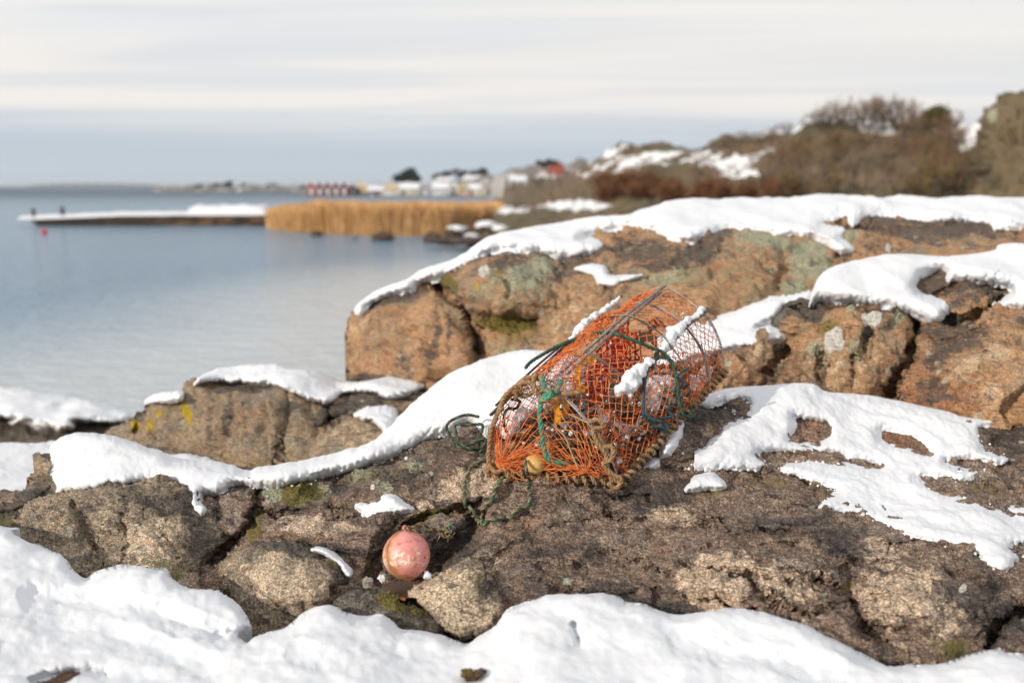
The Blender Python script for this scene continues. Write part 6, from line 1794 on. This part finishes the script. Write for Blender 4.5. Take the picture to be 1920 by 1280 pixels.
# --- pier
PD = 88.0
pier = empty('pier', pw_(290, PD, 0), 'long dark stone pier with snow on its deck reaching into the bay', 'pier')
m_pier, g_, b_ = new_mat('pier_stone')
v_ = obj_coord(g_)
n1 = g_.noise(g_.mapping(v_, scale=(0.5, 1, 1.5)), 1.4, 5, 0.6)
sx_ = g_.n('ShaderNodeSeparateXYZ'); g_.put(sx_, 0, v_)
g_.put(b_, 'Base Color', g_.mix(g_.step(n1, 0.42, 0.62), (0.020, 0.014, 0.010), g_.mix(g_.step(sx_.outputs[0], -7, 6), (0.03, 0.02, 0.014), (0.16, 0.085, 0.035))))
b_.inputs['Roughness'].default_value = 0.9
X0, X1 = (72 - 960) / F * PD, (506 - 960) / F * PD
nb = 26
for k in range(nb):     # the face is built of blocks
    a = X0 + (X1 - X0) * k / nb; b = X0 + (X1 - X0) * (k + 1) / nb
    h_ = np.interp((a + b) / 2, [X0, (240 - 960) / F * PD, X1], [0.60, 0.92, 0.98])
    mb = MB(); mb.box(((a + b) / 2, PD + 1.2 + random.uniform(-0.05, 0.05), h_ / 2 - 0.3), (b - a - 0.03, 2.4, h_ + 0.6 + random.uniform(-0.03, 0.03)))
    mb.build('stone_block', m_pier, pier, smooth=False)
mb = MB(); mb.box(((X0 + X1) / 2, PD + 1.25, 0.1), (X1 - X0 - 0.3, 2.1, 0.9)); mb.build('core', m_pier, pier, smooth=False)
mb = MB(); mb.box((X0 - 0.7, PD + 1.2, 0.55), (1.5, 2.2, 0.12)); mb.build('landing_plank', M_GREYWOOD, pier, smooth=False)
for px, hh_ in ((67, 0.85), (121, 1.0)):
    mb = MB(); x_ = (px - 960) / F * PD; mb.tube([[x_, PD + 0.3, 0.2], [x_, PD + 0.3, 0.62 + hh_]], 0.17, 9); mb.tube([[x_, PD + 0.3, 0.62 + hh_ - 0.02], [x_, PD + 0.3, 0.66 + hh_]], [0.2, 0.14], 9)
    mb.build('mooring_post', simple('post_wood_%d' % px, (0.11, 0.075, 0.06), 0.9, 0.2, 4), pier)


def snow_bank(name, x0, x1, y0, y1, z, h, label, n=60, seed=1, bumps=0.25):
    gx_, gy_ = np.meshgrid(np.linspace(0, 1, n), np.linspace(0, 1, 14))
    e = np.minimum(np.minimum(gx_, 1 - gx_) * (x1 - x0) / 0.7, np.minimum(gy_, 1 - gy_) * (y1 - y0) / 0.5)
    prof = np.sqrt(np.clip(1 - (1 - np.clip(e, 0, 1)) ** 2, 0, 1))
    Xw = x0 + gx_ * (x1 - x0); Yw = y0 + gy_ * (y1 - y0)
    zz_ = z(Xw) if callable(z) else z
    Zw = zz_ - 0.05 + prof * h * (1 + bumps * 1.5 * perlin(np.stack([Xw / 1.1 + seed, Yw / 1.1, Xw * 0], -1)))
    ii = np.arange(gx_.size).reshape(gx_.shape)
    Q = np.stack([ii[:-1, :-1], ii[:-1, 1:], ii[1:, 1:], ii[1:, :-1]], -1).reshape(-1, 4)
    V = np.stack([Xw, Yw, Zw], -1).reshape(-1, 3); c = np.array([V[:, 0].mean(), V[:, 1].mean(), V[:, 2].min()])
    o = link(name, mesh_from(name, V - c, Q, None, [M_SNOW_FAR])); o.location = c
    return tag(o, label, 'snow')


snow_bank('snow_bank', X0 - 1.6, X1 + 0.1, PD - 0.05, PD + 2.5, lambda x: np.interp(x, [X0, (240 - 960) / F * PD, X1], [0.62, 0.93, 0.99]), 0.30, 'long flat snow layer lying on the deck of the pier', 90, 1, 0.15)
snow_bank('snow_bank', (362 - 960) / F * 96, (506 - 960) / F * 96, 95, 98, 1.05, 0.55, 'heaped snow behind the landward end of the pier', 60, 5, 0.35)
snow_bank('snow_bank', (508 - 960) / F * 84, (554 - 960) / F * 84, 83.2, 85.4, 0.05, 0.85, 'white heap of snow between the pier and the reeds', 30, 9, 0.4)
mb = MB(); mb.box(((434 - 960) / F * 96, 96.6, 0.5), (7.2, 2.4, 1.15)); tag(mb.build('quay', m_pier, None, smooth=False), 'low dark quay block carrying the heaped snow', 'quay')
fb = empty('mooring_float', pw_(87, 73.5, 0), 'small red float bobbing on the water before the pier tip', 'float')
M_RF = simple('red_float', (0.62, 0.05, 0.04), 0.5, 0.1, 3)
mb = MB(); sphere(mb, pw_(87, 73.5, 0.12), 0.22, 16, 10); mb.build('ball', M_RF, fb); mb = MB(); mb.tube([pw_(87, 73.5, 0.32), pw_(87, 73.5, 0.44)], 0.05, 8); mb.build('eyelet', M_RF, fb)

# --- reeds
M_REED = simple('dry_reed', (0.72, 0.46, 0.22), 0.85, 0.22, 0.9, col2=(0.56, 0.33, 0.135))
r_ = np.random.default_rng(4)
nr = 26000
px = r_.uniform(508, 935, nr)
near_d = np.interp(px, [508, 560, 700, 840, 935], [82, 76, 70.5, 70, 76])
dd = near_d + r_.random(nr) ** 1.5 * 16
x = (px - 960) / F * dd + r_.normal(0, 0.15, nr)
hh_ = np.interp(px, [508, 540, 620, 930], [1.5, 1.9, 2.3, 2.2]) * r_.uniform(0.68, 1.06, nr) * (1 + 0.07 * perlin(np.stack([px / 45.0, px * 0, px * 0], -1)))
base = np.stack([x, dd, np.full(nr, -0.1)], -1)
lean = r_.normal(0, 0.13, (nr, 2))
tip = base + np.stack([lean[:, 0] * hh_, lean[:, 1] * hh_, hh_], -1)
th_ = r_.random(nr) * 3.14
wv = np.stack([np.cos(th_), np.sin(th_), th_ * 0], -1) * r_.uniform(0.012, 0.03, (nr, 1))
midp = (base + tip) / 2 + np.stack([lean[:, 0] * -0.2, lean[:, 1] * -0.2, hh_ * 0], -1)
V = np.stack([base - wv, base + wv, midp + wv * 0.8, midp - wv * 0.8, tip + wv * 0.9, tip - wv * 0.9], 1).reshape(-1, 3)
i = np.arange(nr)[:, None] * 6
Q = np.concatenate([i + np.array([[0, 1, 2, 3]]), i + np.array([[3, 2, 4, 5]])])
tag(link('reeds', mesh_from('reeds', V, Q, None, [M_REED], smooth=False)), 'bed of dry golden reeds standing along the bay', 'reeds', kind='stuff')


# --- stones along the near water's edge
def stone(px, py, d, w_, h_, label, mat, snowy=False, seed=0):
    c = P(px, py, d)
    r2 = np.random.default_rng(seed)
    off = r2.random(3) * 40
    mb = MB(); sphere(mb, c, 1.0, 22, 12, fn=lambda D: 1.0 + 0.25 * perlin(D * 1.4 + off) + 0.10 * perlin(D * 3.5 + off))
    V = mb.V[0]; V[:] = c + (V - c) * np.array([w_, w_ * 0.8, h_])
    o = mb.build('stone', mat); o.data.transform(__import__('mathutils').Matrix.Translation(-Vector(c))); o.location = c
    tag(o, label, 'stone', 'stones along the waterline')
    if snowy:
        mb = MB(); c2 = c + np.array([0, 0, h_ * 0.55]); sphere(mb, c2, 1.0, 22, 12, fn=lambda D: 1.0 + 0.22 * perlin(D * 1.6 + off + 3)); V = mb.V[0]; V[:] = c2 + (V - c2) * np.array([w_ * 0.85, w_ * 0.7, h_ * 0.62])
        s = mb.build('snow_patch', M_SNOW_FAR); s.data.transform(__import__('mathutils').Matrix.Translation(-Vector(c2))); s.location = c2
        tag(s, 'snow on the ' + label, 'snow')


M_SHORESTONE = simple('wet_shore_stone', (0.10, 0.065, 0.045), 0.8, 0.4, 1.5, col2=(0.03, 0.022, 0.018))
for k, a in enumerate([
    (593, 440, 70, 0.42, 0.30, 'low stone in the water below the left end of the reeds', M_SHORESTONE, False),
    (666, 449, 66, 0.20, 0.14, 'smallest stone in the water before the reeds', M_SHORESTONE, False),
    (718, 447, 64, 0.72, 0.42, 'brown stone in the water before the middle of the reeds', M_SHORESTONE, False),
    (812, 449, 62, 0.62, 0.44, 'dark blocky stone at the right end of the reeds waterline', M_SHORESTONE, False),
    (858, 437, 64, 0.85, 0.42, 'boulder on the shore right of the dark blocky stone', M_SHORESTONE, True),
    (884, 449, 58, 0.5, 0.3, 'smaller boulder at the waterline near the outcrop', M_SHORESTONE, True),
    (912, 432, 62, 0.85, 0.5, 'large shore boulder where the reeds end', M_SHORESTONE, True),
    (936, 437, 58, 0.6, 0.4, 'shore boulder peeping over the outcrop snow', M_SHORESTONE, True),
    (846, 452, 56, 1.4, 0.22, 'flat dark stone slab at the waterline left of the outcrop', M_SHORESTONE, False),
    (905, 452, 54, 1.6, 0.22, 'flat dark stone slab half hidden by the outcrop snow', M_SHORESTONE, False)]):
    stone(*a, seed=k)

# --- shore land behind the outcrop, and the hill
m_land, g_, b_ = new_mat('winter_land')
v_ = obj_coord(g_)
nl1 = g_.noise(g_.mapping(v_, scale=(1, 1, 2.2)), 0.16, 5, 0.62, 0.3); nl2 = g_.noise(v_, 1.3, 5, 0.65); nl3 = g_.noise(g_.mapping(v_, loc=(9, 4, 2)), 0.1, 3, 0.5)
brown = g_.mix(g_.step(nl2, 0.36, 0.62), (0.07, 0.05, 0.028), g_.mix(g_.step(nl3, 0.45, 0.6), (0.19, 0.115, 0.058), (0.115, 0.10, 0.042)))
snm = g_.math('ADD', g_.attr('lichen'), g_.math('ADD', g_.math('MULTIPLY', g_.math('SUBTRACT', nl1, 0.5), 2.4), g_.math('MULTIPLY', g_.math('SUBTRACT', nl2, 0.5), 0.8)))
g_.put(b_, 'Base Color', g_.mix(g_.step(snm, 0.42, 0.55), brown, (0.86, 0.87, 0.89)))
b_.inputs['Roughness'].default_value = 0.9
bump(g_, b_, nl2, 0.8, 0.3)
shore_s = Surf([(880, 455, 58), (960, 420, 62), (900, 470, 54), (1000, 400, 66), (1100, 400, 62), (1200, 395, 60), (930, 392, 76), (1000, 380, 85), (1100, 372, 80), (1200, 370, 75), (1300, 372, 70), (1300, 420, 50), (1100, 440, 50)], swell=0)
tag(rock('shore_land', [(880, 462), (900, 440), (925, 412), (930, 395), (980, 386), (1050, 375), (1150, 366), (1350, 364), (1400, 420), (1300, 470), (1000, 480)], shore_s, m_land, step=4, rnd=(6, 1.0), rough=(0.25, 0.15, 0.05), wl=(3.0, 1.2, 0.5), paint=[('lichen', 1090, 385, 70, 10, 0, 0.8), ('lichen', 960, 395, 40, 8, 0, 0.7), ('lichen', 1180, 375, 60, 8, 0, 0.6), ('lichen', 1060, 412, 70, 10, 0, -0.6), ('rust', 1010, 410, 60, 12, 0, 0.6)], back=((1, 0.3), (3, 1.5), (6, 4))), kind='structure')
hill_s = Surf([(930, 372, 200), (1000, 340, 190), (1060, 350, 130), (1060, 327, 170), (1100, 368, 95), (1120, 305, 120), (1165, 277, 115), (1250, 273, 108), (1330, 272, 104), (1400, 257, 100), (1520, 237, 92), (1700, 232, 84), (1800, 240, 78), (1960, 235, 74), (1150, 372, 70), (1300, 375, 58), (1500, 378, 48), (1700, 380, 42), (1960, 385, 38), (1250, 330, 82), (1450, 320, 70), (1700, 310, 62), (1900, 310, 56)], swell=0)
hill_s.smooth_old = hill_s.smooth
tag(rock('hill', [(925, 380), (940, 360), (985, 346), (1020, 336), (1065, 324), (1110, 302), (1140, 285), (1170, 276), (1230, 272), (1300, 274), (1335, 270), (1380, 262), (1420, 255), (1470, 244), (1530, 236), (1600, 233), (1700, 230), (1790, 236), (1830, 228), (1990, 225), (1990, 420), (1400, 420), (1150, 400), (960, 400)],
          hill_s, m_land, step=4, rnd=(6, 2.0), rough=(0.8, 0.5, 0.15), wl=(9.0, 3.0, 1.0), jag=3,
          paint=[('lichen', 1210, 300, 70, 16, -6, 0.55), ('lichen', 1280, 290, 60, 18, 0, 0.4), ('lichen', 1390, 305, 70, 24, -15, 0.6), ('lichen', 1470, 250, 70, 9, -12, 0.7), ('lichen', 1650, 238, 120, 7, 2, 0.7), ('lichen', 1380, 325, 60, 10, 0, 0.6), ('lichen', 1810, 250, 30, 24, 60, 0.8), ('lichen', 1720, 310, 40, 8, 10, 0.4), ('lichen', 1560, 320, 50, 6, 0, 0.4), ('lichen', 1830, 330, 30, 10, 0, 0.5), ('lichen', 1120, 320, 50, 20, -25, 0.35), ('lichen', 1140, 300, 40, 10, -35, 0.5),
                 ('lichen', 1180, 320, 40, 14, 0, 0.5), ('lichen', 1320, 300, 50, 16, -10, 0.5), ('lichen', 1430, 285, 40, 10, -20, 0.5), ('lichen', 1600, 262, 60, 6, 5, 0.45), ('lichen', 1770, 275, 30, 10, 20, 0.5), ('lichen', 1480, 290, 80, 30, 0, -0.3), ('lichen', 1650, 280, 120, 30, 0, -0.45), ('lichen', 1250, 350, 200, 18, 0, -0.7), ('lichen', 1600, 350, 300, 20, 0, -0.5)], back=((2, 0.5), (8, 4), (14, 12))), kind='structure')
big_s = Surf([(1835, 380, 34), (1840, 250, 38), (1860, 195, 40), (1900, 178, 41), (1980, 172, 41), (1900, 300, 33), (1980, 380, 30), (1900, 385, 31.5)], swell=0.3, wl=3)
tag(rock('rock_outcrop', [(1828, 385), (1834, 330), (1832, 270), (1838, 225), (1852, 196), (1880, 180), (1910, 174), (1990, 172), (1990, 400), (1900, 400)], big_s, rock_mat('olive_rock', (0.17, 0.125, 0.065), (0.25, 0.19, 0.11), (0.05, 0.045, 0.03), wet=0.1, speck=0.3, grey=(0.12, 0.105, 0.06), darkness=0.15), step=3.5, rnd=(10, 1.0), rough=(0.35, 0.18, 0.05), wl=(2.0, 0.8, 0.3), facet=((2.2, 0.7), (0.8, 0.2)), back=((0.3, 0.1), (1, 0.8), (2, 2)),
         paint=[('lichen', 1860, 215, 10, 14, 30, 0.8), ('dark', 1850, 320, 16, 40, 0, 0.4)]), 'tall olive brown rock hump at the far right edge behind the bushes', 'rock outcrop')

# --- white stairs on the slope
st_ = empty('stairs', P(930, 371, 150), 'white snow covered wooden stairs climbing the rock beside the orange shed', 'stairs')
b0, t0 = P(929, 371, 150), P(938, 329, 158)
for s_ in (-0.85, 0.85):
    o_ = np.array([s_, 0, 0]); mb = MB(); ribbon(mb, np.array([b0 + o_, (b0 + t0) / 2 + o_, t0 + o_]), 0.3, 0.10, b0 - np.array([s_ * 50, 0, 0]), 0, 0.5); mb.build('stringer', M_TRIM, st_, smooth=False)
for k in range(11):
    c = b0 + (t0 - b0) * (k + 0.5) / 11; mb = MB(); mb.box(c, (1.6, 0.5, 0.13)); mb.build('tread', M_TRIM, st_, smooth=False)

# --- bare shrubs: six moulds, copied over the hill
def shrub_parts(seed, h, n0, levels, spread, th0):
    r3 = random.Random(seed); rn = np.random.default_rng(seed)
    br = MB(); tw = MB()
    def grow(p, d, L, rad, lev):
        d = d / np.linalg.norm(d)
        m = p + d * L * 0.5 + rn.normal(0, L * 0.06, 3); e = p + d * L + rn.normal(0, L * 0.08, 3) + np.array([0, 0, L * 0.06])
        (br if lev < 2 else tw).tube([p, m, e], [rad, rad * 0.8, rad * 0.6], 4 if lev < 2 else 3, cap=False)
        if lev < levels:
            for k in range(r3.choice([2, 3, 3])):
                nd = d + rn.normal(0, spread, 3) + np.array([0, 0, 0.10])
                grow(p + (e - p) * r3.uniform(0.55, 1.0), nd, L * r3.uniform(0.55, 0.8), rad * 0.62, lev + 1)
    for k in range(n0):
        grow(np.array([rn.normal(0, 0.25), rn.normal(0, 0.25), -0.2]), np.array([rn.normal(0, 0.45), rn.normal(0, 0.45), 1.0]), h * 0.34, th0, 0)
    return br, tw


TW = {'brown': simple('brown_twigs', (0.25, 0.15, 0.085), 0.9, 0.25, 2), 'grey': simple('grey_twigs', (0.31, 0.235, 0.165), 0.9, 0.25, 2), 'rust': simple('rusty_leaves', (0.23, 0.10, 0.042), 0.85, 0.3, 2), 'olive': simple('olive_twigs', (0.21, 0.15, 0.065), 0.9, 0.25, 2)}
protos = {}
for key, seed, h, n0, lev, spr, th in (('brown', 3, 3.2, 6, 4, 0.5, 0.06), ('grey', 8, 3.4, 4, 4, 0.40, 0.05), ('rust', 12, 2.4, 5, 3, 0.55, 0.05), ('olive', 21, 2.8, 7, 4, 0.55, 0.065)):
    br, tw = shrub_parts(seed, h, n0, lev, spr, th)
    if key == 'rust':
        rl = np.random.default_rng(6); n = 1500
        c = rl.normal(0, 1, (n, 3)) * np.array([0.65, 0.65, 0.5]) + np.array([0, 0, 1.15]); a = rl.normal(0, 0.08, (n, 3)); b = rl.normal(0, 0.06, (n, 3))
        tw.add(np.stack([c - a, c + b, c + a, c - b], 1).reshape(-1, 3), np.arange(4 * n).reshape(n, 4))
    protos[key] = (br.build('branches', M_TRUNK, None, smooth=False, world=False).data, tw.build('twigs', TW[key], None, smooth=False, world=False).data)
for o in [o for o in bpy.data.objects if o.name.startswith(('branches', 'twigs')) and o.parent is None]:
    bpy.data.objects.remove(o)
LAB = {'brown': 'bare brown shrub', 'grey': 'bare grey shrub', 'rust': 'rust leaved low shrub', 'olive': 'olive brown thicket'}
GRP = {'brown': 'brown shrubs on the hillside', 'grey': 'grey shrubs along the hill', 'rust': 'rust leaved shrubs at the foot of the hill', 'olive': 'olive shrubs on the hillside'}
bpy.context.view_layer.update()
HILL = bpy.data.objects['hill']
_hb = BVHTree.FromObject(HILL, bpy.context.evaluated_depsgraph_get()); _ho = Vector(HILL.location)


def hill_at(px, py):
    r = Vector(ray(px, py)).normalized()
    hit, nrm_, _, _ = _hb.ray_cast(Vector(CAM) - _ho, r)
    return None if hit is None else np.array(hit + _ho)


r5 = random.Random(77)
made = {}
def shrub(key, px, py, s):
    p = hill_at(px, py)
    if p is None:
        return
    if key not in made:
        root = empty('bare_shrub', p, LAB[key], 'shrub', GRP[key])
        for nm, me in zip(('branches', 'twigs'), protos[key]):
            tag(link(nm, me, root), kind='stuff')
        made[key] = root
    else:
        root = copy_tree(made[key])
    where = 'on the hill crest' if py < 262 + max(0, (1480 - px) * 0.1) else ('at the left of the hill' if px < 1300 else 'on the middle of the hill' if px < 1560 else 'on the right half of the hill')
    root['label'] = LAB[key] + ' ' + where
    root.location = [float(q) for q in p]
    root.rotation_euler = (0, 0, r5.uniform(0, 6.28))
    root.scale = (s * r5.uniform(0.9, 1.3), s * r5.uniform(0.9, 1.3), s)


for k in range(15): shrub('rust', 1130 + r5.uniform(0, 150), r5.uniform(350, 380), r5.uniform(0.35, 0.6))
for k in range(12): shrub('rust', 1300 + r5.uniform(0, 210), r5.uniform(360, 380), r5.uniform(0.25, 0.5))
for k in range(16): shrub('brown', 1060 + r5.uniform(0, 320), r5.uniform(315, 360), r5.uniform(0.25, 0.55))
for k in range(34): shrub(r5.choice(['brown', 'olive', 'grey']), 1430 + r5.uniform(0, 390), r5.uniform(300, 378), r5.uniform(0.4, 0.85))
for k in range(26): shrub(r5.choice(['olive', 'olive', 'brown']), 1450 + r5.uniform(0, 360), r5.uniform(270, 305), r5.uniform(0.45, 0.75))
for k in range(22): shrub('grey' if k % 4 else 'brown', 1470 + k * 13.5 + r5.uniform(-7, 7), r5.uniform(240, 252), r5.uniform(0.5, 1.15) * (0.6 + 0.5 * min(1, k / 9)))
for k in range(12): shrub('grey' if k % 2 else 'brown', 1340 + k * 13 + r5.uniform(-5, 5), 278 - k * 2.2 + r5.uniform(0, 6), r5.uniform(0.3, 0.6))
for k in range(10): shrub('brown' if k % 2 else 'olive', 1690 + k * 10, r5.uniform(244, 256), r5.uniform(0.5, 0.8))
for k in range(6): shrub('brown', 1800 + r5.uniform(0, 50), r5.uniform(300, 378), r5.uniform(0.4, 0.7))
p_ = next(q for q in (hill_at(1757, y) for y in range(232, 330, 3)) if q is not None)
jt = empty('juniper', p_ - np.array([0, 0, 0.55]), 'single olive green juniper standing on the hill crest', 'tree')
mb = MB(); mb.tube([[0, 0, -0.4], [0.1, 0, 1.2], [0.2, 0, 2.2]], [0.12, 0.09, 0.03], 6); mb.build('trunk', M_TRUNK, jt, world=False)
tree_mesh('juniper', 2200, 2.7, 1.0, 9, 0.13).build('crown', M_JUN, jt, smooth=False, world=False)

# shrubs that read alike get their place along the hill in words
from collections import defaultdict
_by = defaultdict(list)
for o in bpy.data.objects:
    if o.name.startswith('bare_shrub') and o.parent is None:
        _by[o['label']].append(o)
_w = ['first', 'second', 'third', 'fourth', 'fifth', 'sixth', 'seventh', 'eighth', 'ninth', 'tenth', 'eleventh', 'twelfth', 'thirteenth', 'fourteenth', 'fifteenth', 'sixteenth', 'seventeenth', 'eighteenth', 'nineteenth', 'twentieth', 'twenty first', 'twenty second', 'twenty third', 'twenty fourth']
for lab, os_ in _by.items():
    os_.sort(key=lambda o: o.location.x / o.location.y)
    if 1 < len(os_) <= 24:
        for k, o in enumerate(os_):
            o['label'] = lab + ', ' + ('leftmost' if k == 0 else 'rightmost' if k == len(os_) - 1 else _w[k] + ' from left')

# ------------------------------------------------------------------ sea air
hz = MB()
hz.box((0, 6900, 11.0), (26000, 14400, 28))
m_hz = bpy.data.materials.new('haze'); m_hz.use_nodes = True
ht = m_hz.node_tree
for n in list(ht.nodes):
    if n.type != 'OUTPUT_MATERIAL':
        ht.nodes.remove(n)
pv = ht.nodes.new('ShaderNodeVolumePrincipled')
pv.inputs['Color'].default_value = (0.86, 0.92, 1.0, 1)
pv.inputs['Density'].default_value = 0.00016
pv.inputs['Anisotropy'].default_value = 0.2
ht.links.new(pv.outputs[0], next(n for n in ht.nodes if n.type == 'OUTPUT_MATERIAL').inputs['Volume'])
tag(hz.build('haze', m_hz, None, smooth=False), kind='stuff')
